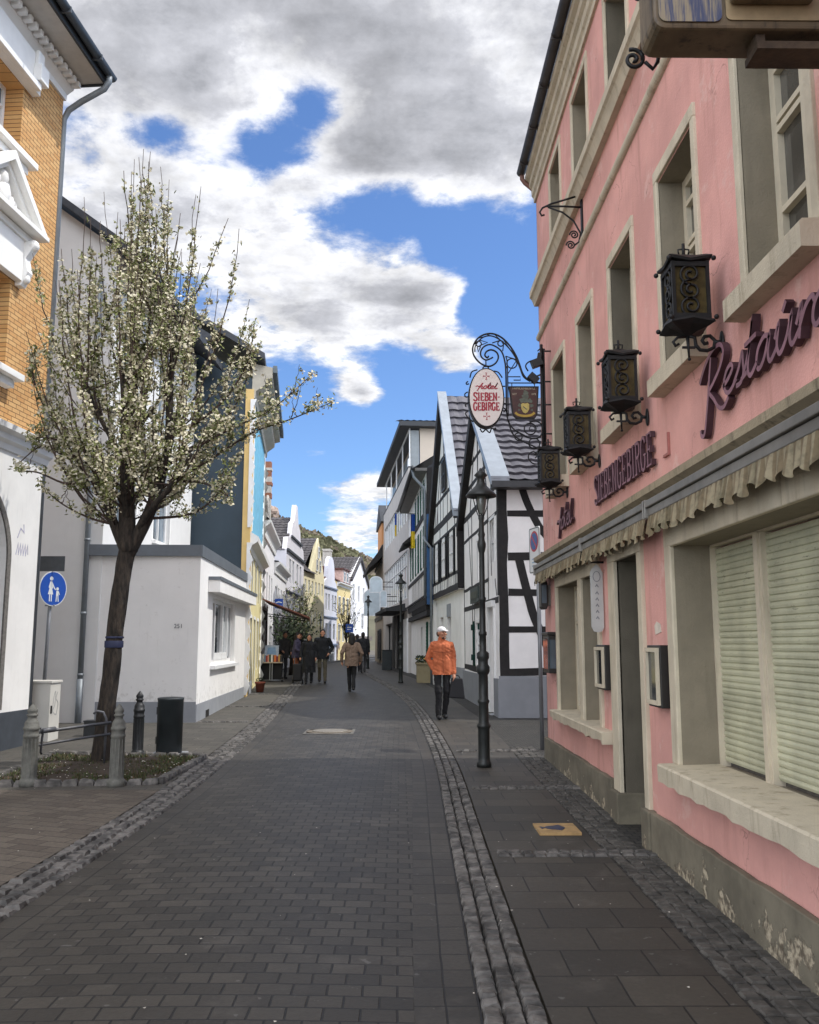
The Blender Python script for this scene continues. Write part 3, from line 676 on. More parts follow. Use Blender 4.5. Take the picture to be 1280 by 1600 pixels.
# awnings: casing plus drooping scalloped valance, three of them
t = NT('valance_cloth'); sp = t.nd('ShaderNodeSeparateXYZ'); t.L.new(t.pos, sp.inputs[0])
w_ = t.nd('ShaderNodeTexWave', wave_type='BANDS', bands_direction='Y'); w_.inputs['Scale'].default_value = 4.2; w_.inputs['Distortion'].default_value = 1.2; w_.inputs['Detail'].default_value = 2; t.L.new(t.pos, w_.inputs['Vector'])
k = t.mix(t.ramp(w_.outputs[0], .35, .6), lin('#8f846b'), lin('#75674f'))
k = t.mix(t.math('MULTIPLY', t.ramp(t.noise(4, 6, .65), .45, .7), .75), k, lin('#4c4a35')); k = t.mix(t.ramp(t.noise(30, 4), .4, .8), k, t.mix(.4, k, (0, 0, 0)))
M_val = t.fin(k, .95)
M_case = plain('awning_casing', '#84817b', .5, .5, .25, 3, streak=.3)
def awning(a, b, label):
    o = thing('awning', (1.9, (a + b) / 2, 2.5), label, 'awning', 'rolled up awnings along the pink house')
    m = MB(); m.fbox(FP, a, b, .03, .155, 2.585, 2.645); m.fbox(FP, a, b, .05, .175, 2.648, 2.70); m.fbox(FP, a - .0, a + .015, .02, .18, 2.57, 2.71); m.fbox(FP, b - .015, b, .02, .18, 2.57, 2.71)
    m.build('casing', M_case, o, bevel=.006)
    m = MB(); n = int((b - a) / .0125); vs = []; rows = 7
    ph = rng.uniform(0, 6)
    for i in range(n + 1):
        s_ = a + .02 + (b - a - .04) * i / n
        sc_ = .5 - .5 * math.cos(s_ * 2 * math.pi / .20 + .6 * math.sin(s_ * 3)); wv = math.sin(s_ * 62 + 2.2 * math.sin(s_ * 5.1 + ph)) + .5 * math.sin(s_ * 31 + ph)
        h = .115 + .05 * sc_ + .012 * math.sin(s_ * 7 + ph)
        for r_ in range(rows + 1):
            f = r_ / rows; vs.append(FP.P(s_, .150 + .014 * wv * f ** .7 + .02 * f, 2.59 - h * f))
    k = rows + 1
    m.add(vs, [(i * k + r_, i * k + r_ + 1, (i + 1) * k + r_ + 1, (i + 1) * k + r_) for i in range(n) for r_ in range(rows)], True)
    m.build('valance', M_val, o)
    return o
awning(9.03, 12.15, 'shortest looking mossy striped awning at the far end above the double window')
awning(6.62, 8.99, 'rolled up striped awning with frayed valance above the dark hotel door')
awning(1.5, 6.58, 'long stained striped awning in front, above the green roller shutters')

# raised lettering
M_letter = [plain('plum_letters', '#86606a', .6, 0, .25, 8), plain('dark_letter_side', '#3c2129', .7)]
LETTER = {
 'S': [[(.62, .82), (.60, .92), (.45, 1), (.2, 1), (.06, .86), (.1, .66), (.52, .38), (.62, .2), (.5, .03), (.25, 0), (.08, .08), (.05, .2)]],
 'I': [[(.2, 0), (.2, 1)], [(.05, .02), (.35, .02)], [(.05, .98), (.35, .98)]],
 'E': [[(.14, 0), (.14, 1)], [(.02, .97), (.56, .97), (.58, .82)], [(.14, .5), (.44, .5)], [(.44, .40), (.44, .60)], [(.02, .03), (.58, .03), (.60, .18)]],
 'B': [[(.14, 0), (.14, 1)], [(.02, .97), (.42, .97), (.56, .86), (.54, .62), (.42, .52), (.14, .52)], [(.42, .52), (.60, .38), (.60, .14), (.44, .03), (.02, .03)]],
 'N': [[(.12, 0), (.12, 1)], [(.12, .98), (.58, .02)], [(.58, 0), (.58, 1)], [(.0, .02), (.24, .02)], [(.46, .98), (.70, .98)], [(-.02, .98), (.12, .98)]],
 'G': [[(.60, .80), (.50, .96), (.34, 1), (.16, .92), (.07, .7), (.07, .3), (.16, .08), (.34, 0), (.5, .06), (.58, .2), (.58, .44)], [(.42, .45), (.70, .45)]],
 'R': [[(.14, 0), (.14, 1)], [(.02, .97), (.44, .97), (.58, .84), (.56, .62), (.42, .52), (.14, .52)], [(.38, .52), (.56, .1), (.64, .02)], [(.0, .02), (.28, .02)]],
 '-': [[(.05, .46), (.4, .46)]],
}
ADV = {'I': .42, 'N': .74, 'G': .72, '-': .4}
def serif_text(mb, txt, F, h, w, stroke, d0, d1, x0=0.0, y0=0.0, side=None):
    adv = sum(ADV.get(ch, .66) + .06 for ch in txt); kx = w / adv; x = x0
    for ch in txt:
        for i, st in enumerate(LETTER[ch]):
            vert = len(st) == 2 and abs(st[0][0] - st[1][0]) < .02 and abs(st[0][1] - st[1][1]) > .5
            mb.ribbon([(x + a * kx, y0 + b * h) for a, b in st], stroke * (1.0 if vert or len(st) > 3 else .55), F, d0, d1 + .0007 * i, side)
        x += (ADV.get(ch, .66) + .06) * kx
SCRIPT = {
 'R': [[(-.30, 1.25), (-.05, 1.75), (.35, 2.15), (.80, 2.15), (1.0, 1.75), (.85, 1.25), (.50, .85), (.28, .62), (.55, .2), (.85, -.28), (1.12, -.40), (1.35, -.15)], [(.32, 1.95), (.26, 1.0), (.18, -.2), (.08, -.95), (-.10, -.95), (-.16, -.7)]],
 'e': [[(.0, .35), (.3, .55), (.48, .80), (.38, 1.0), (.18, .88), (.06, .5), (.16, .12), (.38, .0), (.7, .30)]],
 's': [[(.0, .2), (.22, .6), (.36, 1.08), (.42, .7), (.46, .3), (.34, .02), (.12, .02)], [(.36, .1), (.62, .22)]],
 't': [[(.0, .3), (.2, 1.0), (.30, 1.95), (.20, .9), (.18, .25), (.32, .0), (.56, .28)], [(-.02, 1.22), (.50, 1.30)]],
 'a': [[(.56, .88), (.36, 1.0), (.12, .75), (.06, .3), (.18, .02), (.38, .25), (.58, .92), (.54, .3), (.66, .0), (.90, .3)]],
 'u': [[(.0, .6), (.14, 1.0), (.10, .35), (.24, .0), (.46, .35), (.62, 1.0), (.58, .3), (.70, .0), (.92, .3)], [(.28, 1.28), (.40, 1.55)]],
 'r': [[(.0, .5), (.16, 1.0), (.12, .0)], [(.13, .35), (.32, .85), (.52, 1.0), (.60, .8)]],
 'n': [[(.0, .5), (.14, 1.0), (.10, .0)], [(.12, .4), (.34, .95), (.50, .85), (.48, .2), (.60, .0), (.84, .3)]],
 'h': [[(-.55, .75), (-.30, .95), (-.05, .80), (.25, 1.1), (.42, 1.75), (.40, 2.0)], [(.40, 2.0), (.12, .6), (-.10, -.7)], [(.12, .45), (.34, .9), (.52, .8), (.46, .2), (.58, .0), (.76, .2)]],
 'o': [[(.40, 1.0), (.14, .8), (.08, .35), (.24, .0), (.50, .2), (.56, .7), (.40, 1.0)], [(.54, .75), (.80, .7)]],
 'l': [[(.0, .3), (.24, 1.1), (.36, 1.9), (.22, .8), (.20, .2), (.34, .0), (.60, .3)]],
}
SADV = {'R': 1.05, 'e': .58, 's': .50, 't': .46, 'a': .80, 'u': .82, 'r': .52, 'n': .74, 'h': .66, 'o': .64, 'l': .5}
def script_text(mb, txt, F, xh, w, stroke, d0, d1, x0=0.0, y0=0.0, slant=.22, rise=0.0, side=None):
    adv = sum(SADV[c] for c in txt); kx = w / adv; x = x0; j = 0
    for ch in txt:
        for st in SCRIPT[ch]:
            pts = [(x + a * kx + b * xh * slant, y0 + b * xh + (x - x0) * rise) for a, b in st]
            mb.ribbon([tuple(p) for p in crom(pts, 5)], stroke, F, d0, d1 + .0009 * (j % 7), side); j += 1
        x += SADV[ch] * kx
def letters(y0, z0): return Xf((2.0, y0, z0), (0, -1, 0), (0, 0, 1), (-1, 0, 0))
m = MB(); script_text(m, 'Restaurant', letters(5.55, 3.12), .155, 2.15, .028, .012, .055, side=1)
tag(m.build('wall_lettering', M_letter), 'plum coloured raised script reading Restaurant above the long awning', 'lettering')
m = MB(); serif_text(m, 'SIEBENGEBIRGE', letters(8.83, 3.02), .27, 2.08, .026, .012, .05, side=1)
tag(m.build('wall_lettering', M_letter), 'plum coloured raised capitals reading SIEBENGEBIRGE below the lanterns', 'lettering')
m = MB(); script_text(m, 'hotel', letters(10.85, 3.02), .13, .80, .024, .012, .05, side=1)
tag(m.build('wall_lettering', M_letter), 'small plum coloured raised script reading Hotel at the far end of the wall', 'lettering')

# wrought iron wall lanterns
M_amber = plain('amber_glass', '#473c20', .25, 0, .5, 14, spec=.7)
def scrollwork(m, F, w, h, r=.008):
    for k in range(3):
        zc = h * (.5 + k - 1.5) * .31; s_ = 1 if k % 2 else -1
        p = spiral((0, zc), w * .36, w * .07, math.pi * (.5 if s_ > 0 else -.5), 1.6 * s_, 26); m.tube([F.P(a, 0, b) for a, b in p], r, 5)
def lantern(y, z, label):
    c = Vector((1.775, y, z)); o = thing('wall_lantern', tuple(c), label, 'wall lantern', 'wrought iron lanterns along the pink house')
    hw, zb, zt = .105, .13, .46
    m = MB()
    for sx in (-1, 1):
        for sy in (-1, 1): m.bar(c + Vector((sx * hw, sy * hw, zb - .02)), c + Vector((sx * hw, sy * hw, zt + .02)), .02, .02)
    for zz in (zb, zt):
        for sx in (-1, 1): m.bar(c + Vector((sx * hw, -hw - .01, zz)), c + Vector((sx * hw, hw + .01, zz)), .022, .03); m.bar(c + Vector((-hw - .01, sx * hw, zz)), c + Vector((hw + .01, sx * hw, zz)), .022, .03)
    m.build('cage', M_iron, o)
    for prof in ([(.15, .475), (.155, .49), (.12, .515), (.06, .54), (.015, .565)], [(.15, .125), (.155, .11), (.12, .085), (.06, .06), (.012, .035)]):
        m = MB(); rows = []
        for r_, zz in prof:
            rows.append([(sx * r_ * (1.0 if mid else 1.0) * .86, sy * r_ * .86, zz + (.0 if mid else .022 * (r_ / .15) ** 2 * (1 if prof[0][1] > .3 else -1))) for sx, sy, mid in ((-1, -1, 0), (0, -1, 1), (1, -1, 0), (1, 0, 1), (1, 1, 0), (0, 1, 1), (-1, 1, 0), (-1, 0, 1))])
        vs = [tuple(c + Vector(p)) for row in rows for p in row]; k = len(rows)
        m.add(vs, [(i * 8 + q, i * 8 + (q + 1) % 8, (i + 1) * 8 + (q + 1) % 8, (i + 1) * 8 + q) for i in range(k - 1) for q in range(8)] + [tuple(range(8)), tuple(range((k - 1) * 8, k * 8))])
        for sx in (-1, 1):
            for sy in (-1, 1): m.ball(tuple(c + Vector((sx * .137, sy * .137, prof[0][1] + (.012 if prof[0][1] > .3 else -.012)))), .016, 8, 5)
        if prof[0][1] > .3: m.tube([c + Vector((0, 0, .55)), c + Vector((0, 0, .64))], .010, 6); m.tube([tuple(c + Vector(p)) for p in [(-.03, 0, .57), (-.035, 0, .60), (0, 0, .605), (.035, 0, .60), (.03, 0, .57)]], .006, 5)
        m.build('roof_cap' if prof[0][1] > .3 else 'base_cap', M_iron, o)
    m = MB()
    m.fbox(WF, c.x - hw + .006, c.x + hw - .006, y - hw + .006, y + hw - .006, z + zb, z + zt); m.build('pane', M_amber, o)
    m = MB()
    for F in (Xf(c + Vector((0, -hw - .002, (zb + zt) / 2)), (1, 0, 0), (0, 0, 1), (0, 1, 0)), Xf(c + Vector((-hw - .002, 0, (zb + zt) / 2)), (0, 1, 0), (0, 0, 1), (1, 0, 0)), Xf(c + Vector((0, hw + .002, (zb + zt) / 2)), (1, 0, 0), (0, 0, 1), (0, 1, 0))): scrollwork(m, F, .19, .33)
    m.build('grille', M_iron, o)
    m = MB(); A = Xf(c, (1, 0, 0), (0, 0, 1), (0, 1, 0))
    m.tube([A.P(0, 0, .05), A.P(.005, 0, -.10)], [.013, .006], 6); m.bar(A.P(-.035, 0, -.035), A.P(.045, 0, -.035), .012, .014); m.ball(A.P(.006, 0, -.11), .011, 6, 4)
    m.tube([A.P(a, 0, b) for a, b in [(0, .035), (-.06, .03), (-.09, .0), (-.075, -.025), (-.055, -.012)]], .010, 6)
    m.tube([A.P(a, 0, b) for a, b in [(0, .04), (.045, .03), (.05, -.02), (.075, -.05), (.12, -.055), (.16, -.035), (.17, .01), (.14, .04), (.105, .035), (.09, .01), (.105, -.012), (.125, -.005)]], .012, 7)
    m.tube([A.P(.165, 0, .0), A.P(.215, 0, .0)], .014, 8); m.ball(A.P(.212, 0, .0), (.012, .035, .075), 10, 6)
    m.build('bracket', M_iron, o)
    return o
lantern(5.29, 3.49, 'largest looking iron wall lantern beside the first windowsill above the Restaurant lettering')
lantern(6.98, 3.45, 'iron wall lantern between the Restaurant script and the SIEBENGEBIRGE capitals')
lantern(8.72, 3.45, 'iron wall lantern hanging over the first letters of SIEBENGEBIRGE')
lantern(10.45, 3.43, 'iron wall lantern farthest away, over the small Hotel script')

# iron wall bracket without a sign
m = MB(); A = Xf((2.0, 9.2, 6.2), (-1, 0, 0), (0, 0, 1), (0, -1, 0))
m.tube([A.P(a, 0, b) for a, b in [(0, .33), (.18, .27), (.34, .22), (.44, .17), (.47, .12), (.45, .08), (.42, .09)]], .011, 6); m.tube([A.P(a, 0, b) for a, b in [(0, .18), (.2, .19), (.40, .19)]], .011, 6)
m.tube([A.P(*p[:1], 0, p[1]) for p in [(.38, .18), (.22, .12), (.10, .02), (.03, -.12), (.05, -.22), (.10, -.26)]], .010, 6)
for q in ((.10, -.14, .05), (.14, -.26, .05)): m.tube([A.P(a, 0, b) for a, b in spiral(q[:2], q[2], .008, 0, 1.8, 30)], .009, 6)
m.fbox(A, .0, .02, -.03, .03, -.2, .38)
tag(m.build('iron_bracket', M_iron), 'curled black iron bracket without a sign, below the string course of the pink house', 'wall bracket')

# weathered light box sign overhead
ls = thing('light_box_sign', (1.5, 3.1, 3.9), 'weathered rounded light box sign hanging overhead at the top right, seen from below', 'hanging sign')
t = NT('sign_shell'); n = t.noise(3.0, 6, .65); k = t.mix(t.ramp(n, .35, .7), lin('#4f422f'), lin('#6f5f46')); k = t.mix(t.ramp(t.noise(7, 6, .7, stretch=(3, 3, .5)), .5, .75), k, lin('#1a140e')); M_shell = t.fin(k, .55)
x0, x1, zb, zt, r = .935, 1.98, 3.90, 4.75, .045
def rrect(x0, x1, z0, z1, r):
    pts = []
    for cx, cz, a0 in ((x1 - r, z0 + r, -90), (x1 - r, z1 - r, 0), (x0 + r, z1 - r, 90), (x0 + r, z0 + r, 180)):
        for k in range(5): a = R(a0 + 22.5 * k); pts.append((cx + r * math.cos(a), cz + r * math.sin(a)))
    return pts
m = MB(); m.prism(rrect(x0, x1, zb, zt, r), Xf((0, 3.0, 0), (1, 0, 0), (0, 0, 1), (0, 1, 0)), 0, .18); m.build('shell', M_shell, ls, bevel=.012)
t = NT('worn_blue_panel'); s_ = t.noise(9, 6, .65, stretch=(5, 5, .35)); k = t.mix(t.ramp(s_, .42, .6), lin('#39425e'), lin('#877d68')); M_bluep = t.fin(k, .6)
m = MB(); m.prism(rrect(.955, 1.19, zb + .022, zt - .03, .03), Xf((0, 2.997, 0), (1, 0, 0), (0, 0, 1), (0, 1, 0)), -.004, 0); m.build('blue_panel', M_bluep, ls)
m = MB(); m.prism(rrect(1.205, 1.95, zb + .03, zt - .03, .02), Xf((0, 2.997, 0), (1, 0, 0), (0, 0, 1), (0, 1, 0)), -.003, 0); m.build('cream_panel', plain('cream_panel', '#8f7d5e', .5, 0, .3, 6, streak=.4), ls)
m = MB(); m.fbox(WF, 1.215, 1.52, 2.90, 2.993, 3.985, 4.3); m.build('raised_box', M_shell, ls, bevel=.015)
m = MB(); m.fbox(WF, 1.325, 1.99, 3.02, 3.14, 3.835, 3.865); m.fbox(WF, 1.325, 1.36, 3.03, 3.12, 3.866, 3.905); m.build('support_rail', plain('rusty_rail', '#4a3c2e', .7, .3, .4, 12, .3), ls)
m = MB(); A = Xf((2.0, 3.24, 3.93), (-1, 0, 0), (0, 0, 1), (0, -1, 0))
m.tube([A.P(a, 0, b) for a, b in spiral((1.075, .01), .045, .006, 1.2, 1.6, 30)], .008, 6); m.tube([A.P(a, 0, b) for a, b in [(1.03, .0), (1.0, -.03), (.98, .0), (.97, .05)]], .008, 6)
m.tube([A.P(a, 0, b) for a, b in [(.95, .25), (1.05, .31), (1.14, .42), (1.2, .5)]], .010, 6); m.ball(A.P(1.045, 0, .295), .024, 8, 5); m.tube([A.P(1.04, 0, .0), A.P(1.03, 0, .3)], .008, 6)
m.build('iron_scroll', M_iron, ls)

# things hung on the ground floor
M_box = plain('dark_display_case', '#1d1a17', .45, 0, .3, 10)
def menu_case(a, b, z0, z1, label):
    o = thing('menu_case', FP.P((a + b) / 2, 0, z0), label, 'menu case', 'menu cases by the hotel door')
    m = MB(); m.fbox(FP, a, b, .003, .075, z0, z1); m.build('case', M_box, o, bevel=.006)
    m = MB(); m.fbox(FP, a + .02, b - .02, .075, .10, z1 - .05, z1 - .02); m.fbox(FP, a + .02, b - .02, .075, .10, z0 + .02, z0 + .05); m.fbox(FP, a + .02, a + .05, .076, .099, z0 + .05, z1 - .05); m.fbox(FP, b - .05, b - .02, .076, .099, z0 + .05, z1 - .05); m.build('frame', M_surround, o)
    m = MB(); m.fbox(FP, a + .05, b - .05, .076, .08, z0 + .05, z1 - .05); m.build('pane', M_glass, o)
menu_case(8.47, 8.85, 1.22, 1.64, 'dark menu case with pale frame on the far side of the hotel door')
menu_case(6.68, 7.02, 1.18, 1.64, 'dark menu case with pale frame between the door and the roller shutters')
o = thing('hanging_board', (1.9, 8.62, 1.78), 'tall narrow white board hanging at right angles left of the hotel door', 'hanging board')
m = MB(); A = Xf((1.865, 8.72, 1.76), (1, 0, 0), (0, 0, 1), (0, -1, 0)); prof = [(0, .05), (.02, .01), (.06, .0), (.10, .01), (.12, .05), (.12, .58), (.10, .62), (.06, .66), (.02, .62), (0, .58)]
m.prism(prof, A, -.02, 0); m.build('board', plain('white_board', '#aeb0ac', .5, 0, .1), o)
m = MB(); m.ribbon([(.06 + .035 * math.cos(k * .524), .54 + .05 * math.sin(k * .524)) for k in range(13)], .007, A, .001, .003)
for zz in (.44, .37, .31, .25, .19, .13): m.ribbon([(.045, zz), (.06, zz + .02), (.075, zz - .005)], .010, A, .001, .0025)
m.build('emblem', plain('grey_print', '#7a7c80', .6), o)
m = MB(); m.bar((1.875, 8.735, 2.44), (2.0, 8.735, 2.44), .02, .02); m.build('bracket', M_iron, o)
o = thing('corner_display_case', (1.9, 11.95, 1.28), 'black glazed display case fixed low on the far corner of the pink house', 'display case')
m = MB(); m.fbox(FP, 11.5, 11.95, .003, .10, 1.28, 1.76); m.fbox(FP, 11.48, 11.97, .003, .115, 1.76, 1.80); m.build('case', M_box, o, bevel=.006)
m = MB(); m.fbox(Xf((1.9, 11.497, 0), (1, 0, 0), (0, 0, 1), (0, -1, 0)), .012, .09, 0, .006, 1.34, 1.70); m.fbox(FP, 11.54, 11.9, .1005, .106, 1.33, 1.72); m.build('pane', M_glass_l, o)
o = thing('corner_lantern', (1.9, 11.9, 2.1), 'black angular lantern box above the display case on the far corner', 'lantern')
m = MB(); A = Xf((1.91, 11.9, 2.1), (1, 0, 0), (0, 0, 1), (0, -1, 0)); m.prism([(-.045, .03), (-.02, .0), (.03, .0), (.05, .05), (.05, .34), (.0, .45), (-.03, .42), (-.045, .34)], A, -.09, .09); m.build('housing', M_box, o, bevel=.006)
m = MB(); m.prism([(-.035, .08), (.03, .08), (.03, .32), (-.03, .32)], A, .091, .096); m.build('pane', M_glass_l, o)
m = MB(); m.fbox(WF, 1.945, 1.999, 11.84, 11.96, 2.15, 2.42); m.build('mount', plain('grey_mount', '#6d6c64', .7), o)
# ---------------------------------------------------------------- left side of the street
def tiles(mb, F, s0, s1, z_e, d_e, z_r, d_r, wave=.20, row=.26, amp=.018, step=.03):
    """sheet of pan tiles from the eave line (d_e, z_e) to the ridge (d_r, z_r)"""
    e = Vector((d_e, z_e)); r = Vector((d_r, z_r)); L = (r - e).length; up = (r - e) / L; nrm = Vector((up.y, -up.x))
    if nrm.y < 0: nrm = -nrm
    nr = max(1, round(L / row)); nc = max(2, round((s1 - s0) / wave)) * 4; vs = []
    for i in range(nr):
        for f, h in ((0, step), (1.02, 0)):
            q = e + up * ((i + f) * L / nr)
            for k in range(nc + 1):
                ph = 2 * math.pi * k / 4; o = amp * (math.sin(ph) + .35 * math.sin(2 * ph)) + h + .004 * math.sin(k * 3.7 + i * 5.1)
                p = q + nrm * o; vs.append(F.P(s0 + (s1 - s0) * k / nc, p.x, p.y))
    w = nc + 1; fs = []
    for j in range(2 * nr - 1):
        for k in range(nc): fs.append((j * w + k, j * w + k + 1, (j + 1) * w + k + 1, (j + 1) * w + k))
    mb.add(vs, fs, False); return mb
def shell(F, L, z1, depth, holes, t=.2, z0=-.3):
    m = MB(); m.wall(F, 0, L, z0, z1, holes, t)
    m.quad(F.P(0, 0, z0), F.P(0, 0, z1), F.P(0, -depth, z1), F.P(0, -depth, z0)); m.quad(F.P(L, 0, z0), F.P(L, 0, z1), F.P(L, -depth, z1), F.P(L, -depth, z0)); m.quad(F.P(0, -depth, z0), F.P(L, -depth, z0), F.P(L, -depth, z1), F.P(0, -depth, z1))
    return m
def win(F, par, a, b, c, e, dep=.12, mat=None, pane=None, bars=(.66,), mid=True, fw=.05, surround=None, sm=None, sill_m=None):
    w = casement(F, a, b, c, e, dep, par, mat or M_white_frame, pane or M_glass, bars, mid, fw)
    if surround:
        m = MB(); s_ = surround; m.fbox(F, a - s_, a, -.01, .010, c, e); m.fbox(F, b, b + s_, -.01, .010, c, e); m.fbox(F, a - s_, b + s_, -.011, .012, e, e + s_); m.build('surround', sm, w)
    if sill_m:
        m = MB(); m.fbox(F, a - .06, b + .06, -.05, .09, c - .07, c); m.build('sill', sill_m, w)
    return w

# --- orange brick house
FO = Fr((-6.531, 4), (-5.615, 13.85), 'L'); k_ = 1.0043
def sY(y): return (y - 4) * k_
M_obrick = bricks('orange_brick', '#c9965a', '#d8ad72', '#6b4a2c', 0.215, 0.069, 0.0065, axes='YZ', bump=.5, stain=.12, var=.12)
M_moulding = plain('white_moulding', '#ecebe7', .7, 0, .06, 3, .1)
ob = thing('brick_house', (-7.5, 9, 0), 'orange brick house on the left with white mouldings and white rendered ground floor', 'house')
SC = FO.len
h1 = (sY(11.35), sY(12.62), 5.55, 6.95, .34); h2 = (sY(11.35), sY(12.62), 8.85, 10.02, .34); h1b = (sY(8.3), sY(9.6), 5.55, 6.95, .34); h2b = (sY(8.3), sY(9.6), 8.85, 10.02, .34)
m = MB(); m.wall(FO, 0, SC, 4.6, 11.0, [h1, h2, h1b, h2b]); m.quad(FO.P(SC, 0, 4.6), FO.P(SC, 0, 11), FO.P(SC, -8, 11), FO.P(SC, -8, 4.6)); m.build('brick_wall', M_obrick, ob)
# ground floor with the carriage arch
m = MB(); ac, ar, az = sY(11.9), 1.05, 2.85
pts = [(ac + ar, -.3)] + [(ac + ar * math.cos(R(a)), az + ar * math.sin(R(a))) for a in range(0, 181, 10)] + [(ac - ar, -.3)]
m.add([FO.P(a, .03, z) for a, z in pts] + [FO.P(a, -.5, z) for a, z in pts], [(i, i + 1, len(pts) + i + 1, len(pts) + i) for i in range(len(pts) - 1)])
right = [(SC, -.3), (SC, 4.6)] + [(ac, 4.6)] + [(ac + ar * math.cos(R(a)), az + ar * math.sin(R(a))) for a in range(90, -1, -10)] + [(ac + ar, -.3)]
left = [(0, -.3), (ac - ar, -.3)] + [(ac + ar * math.cos(R(a)), az + ar * math.sin(R(a))) for a in range(180, 89, -10)] + [(ac, 4.6), (0, 4.6)]
m.add([FO.P(a, .03, z) for a, z in right], [tuple(range(len(right)))]); m.add([FO.P(a, .03, z) for a, z in left], [tuple(range(len(left)))])
m.quad(FO.P(SC, .03, -.3), FO.P(SC, .03, 4.6), FO.P(SC, -8, 4.6), FO.P(SC, -8, -.3)); m.build('ground_floor_wall', M_whitewash, ob)
m = MB(); P0 = [(ac + (ar - .0) * math.cos(R(a)), az + ar * math.sin(R(a))) for a in range(0, 181, 6)]; P1 = [(ac + (ar + .10) * math.cos(R(a)), az + (ar + .10) * math.sin(R(a))) for a in range(180, -1, -6)]
arc = [(ac + ar, .72)] + P0 + [(ac - ar, .72), (ac - ar - .10, .72)] + P1 + [(ac + ar + .10, .72)]
n = len(arc) // 2
for i in range(n - 1):
    a, b, c, d = arc[i], arc[i + 1], arc[-2 - i], arc[-1 - i]
    m.prism([a, b, c, d], FO, .031, .055)
m.build('arch_surround', plain('grey_arch_stone', '#6e6a64', .85, 0, .3, 20, .3), ob)
m = MB(); m.fbox(FO, ac - ar - .05, ac + ar + .05, -.55, -.5, -.3, az + ar + .05); m.build('gate', plain('dark_gate', '#2c2a28', .6, 0, .3), ob)
m = MB(); m.fbox(FO, ac + ar + .002, SC + .02, .032, .06, -.3, .68); m.fbox(FO, 0, ac - ar - .002, .032, .06, -.3, .68); m.build('plinth', plain('dark_plinth', '#3d4248', .75, 0, .2, 4, .2), ob)
sweep(FO, [(.02, 4.42), (.06, 4.42), (.08, 4.50), (.14, 4.54), (.15, 4.62), (.24, 4.66), (.25, 4.74), (.02, 4.80)], 0, SC + .10).build('belt_cornice', M_moulding, ob)
sweep(FO, [(-.01, 10.62), (.04, 10.62), (.05, 10.72), (.16, 10.80), (.17, 10.90), (-.01, 10.92)], 0, SC + .02).build('eaves_frieze', M_moulding, ob)
m = MB()
for i in range(int(SC / .16)): m.fbox(FO, SC - .10 - i * .16, SC - .02 - i * .16, .17, .30, 10.80, 10.89)
m.build('dentil_band', M_moulding, ob)
m = MB(); m.fbox(FO, 0, SC + .06, -.1, .66, 10.93, 10.99); m.build('soffit', plain('grey_soffit', '#b9b6b0', .8, 0, .08), ob)
m = MB(); m.fbox(FO, 0, SC + .07, .662, .70, 10.90, 11.08); m.fbox(FO, SC + .062, SC + .10, -.1, .66, 10.90, 11.10); m.build('fascia', plain('dark_fascia', '#2f3236', .6), ob)
m = MB(); gp = [(.78 + .075 * math.cos(math.pi + k * math.pi / 8), 11.05 + .075 * math.sin(math.pi + k * math.pi / 8)) for k in range(9)]; n = 9
m.add([FO.P(s, d, z) for s in (0, SC + .12) for d, z in gp], [(i, i + 1, n + i + 1, n + i) for i in range(n - 1)] + [tuple(range(n)), tuple(range(2 * n - 1, n - 1, -1))], True)
for i in range(8): m.fbox(FO, SC - .5 - i * 1.1, SC - .47 - i * 1.1, .70, .86, 10.965, 11.06)
m.build('gutter', plain('slate_gutter', '#565b60', .5, .4, .2), ob)
m = MB(); m.tube([FO.P(SC - .02, .78, 11.0), FO.P(SC - .02, .78, 10.9), FO.P(SC - .01, .70, 10.78), FO.P(SC + .03, .30, 10.6), FO.P(SC + .05, .08, 10.47), FO.P(SC + .05, .0, 10.3), FO.P(SC + .05, -.0, .0)], .05, 10)
m.build('downpipe', M_grey_pipe, ob)
m = MB(); m.quad(FO.P(0, .8, 11.09), FO.P(SC + .1, .8, 11.09), FO.P(SC + .1, -4, 14.6), FO.P(0, -4, 14.6)); m.quad(FO.P(SC + .1, .7, 10.99), FO.P(SC + .1, .7, 11.09), FO.P(SC + .1, -4, 14.6), FO.P(SC + .1, -8.5, 10.99)); m.build('roof', M_slate, ob)
for h in (h1, h2, h1b, h2b): casement(FO, h[0] + .02, h[1] - .02, h[2] + .02, h[3], .32, ob, M_white_frame, M_glass_l, (.7,))
def lintel(a, b, z0, z1, ped):
    m = MB(); m.fbox(FO, a - .12, b + .14, .003, .12, z0, z1)
    m.fbox(FO, a - .18, b + .30, .003, .16, z1 - .0, z1 + .10)
    for s_ in (a - .22, b + .10):
        m.prism([(.003, z0 - .06), (.10, z0 - .06), (.20, z0 + .15), (.15, z0 + .36), (.25, z0 + .52), (.28, z1), (.003, z1)], Xf(FO.P(s_, 0, 0), FO.n, (0, 0, 1), FO.u), 0, .15)
        m.ball(FO.P(s_ + .075, .22, z0 + .58), (.09, .09, .09), 10, 6); m.ball(FO.P(s_ + .075, .13, z0 + .06), (.07, .08, .08), 10, 6)
    if ped:
        c = (a + b) / 2; w = (b - a) / 2 + .42; zb, zp = z1 + .11, z1 + 1.0
        m.fbox(FO, c - w, c + w, .003, .34, zb, zb + .07)
        m.prism([(c - w + .1, zb + .07), (c + w - .1, zb + .07), (c, zp - .06)], FO, .003, .10)
        for sg in (-1, 1):
            m.prism([(c + sg * w, zb + .07), (c + sg * (w - .17), zb + .07), (c, zp - .12), (c, zp + .02)], FO, .004, .32)
            m.prism([(c + sg * (w - .17), zb + .075), (c + sg * (w - .27), zb + .075), (c, zp - .22), (c, zp - .125)], FO, .004, .22)
    m.build('lintel_block', M_moulding, ob, bevel=.008)
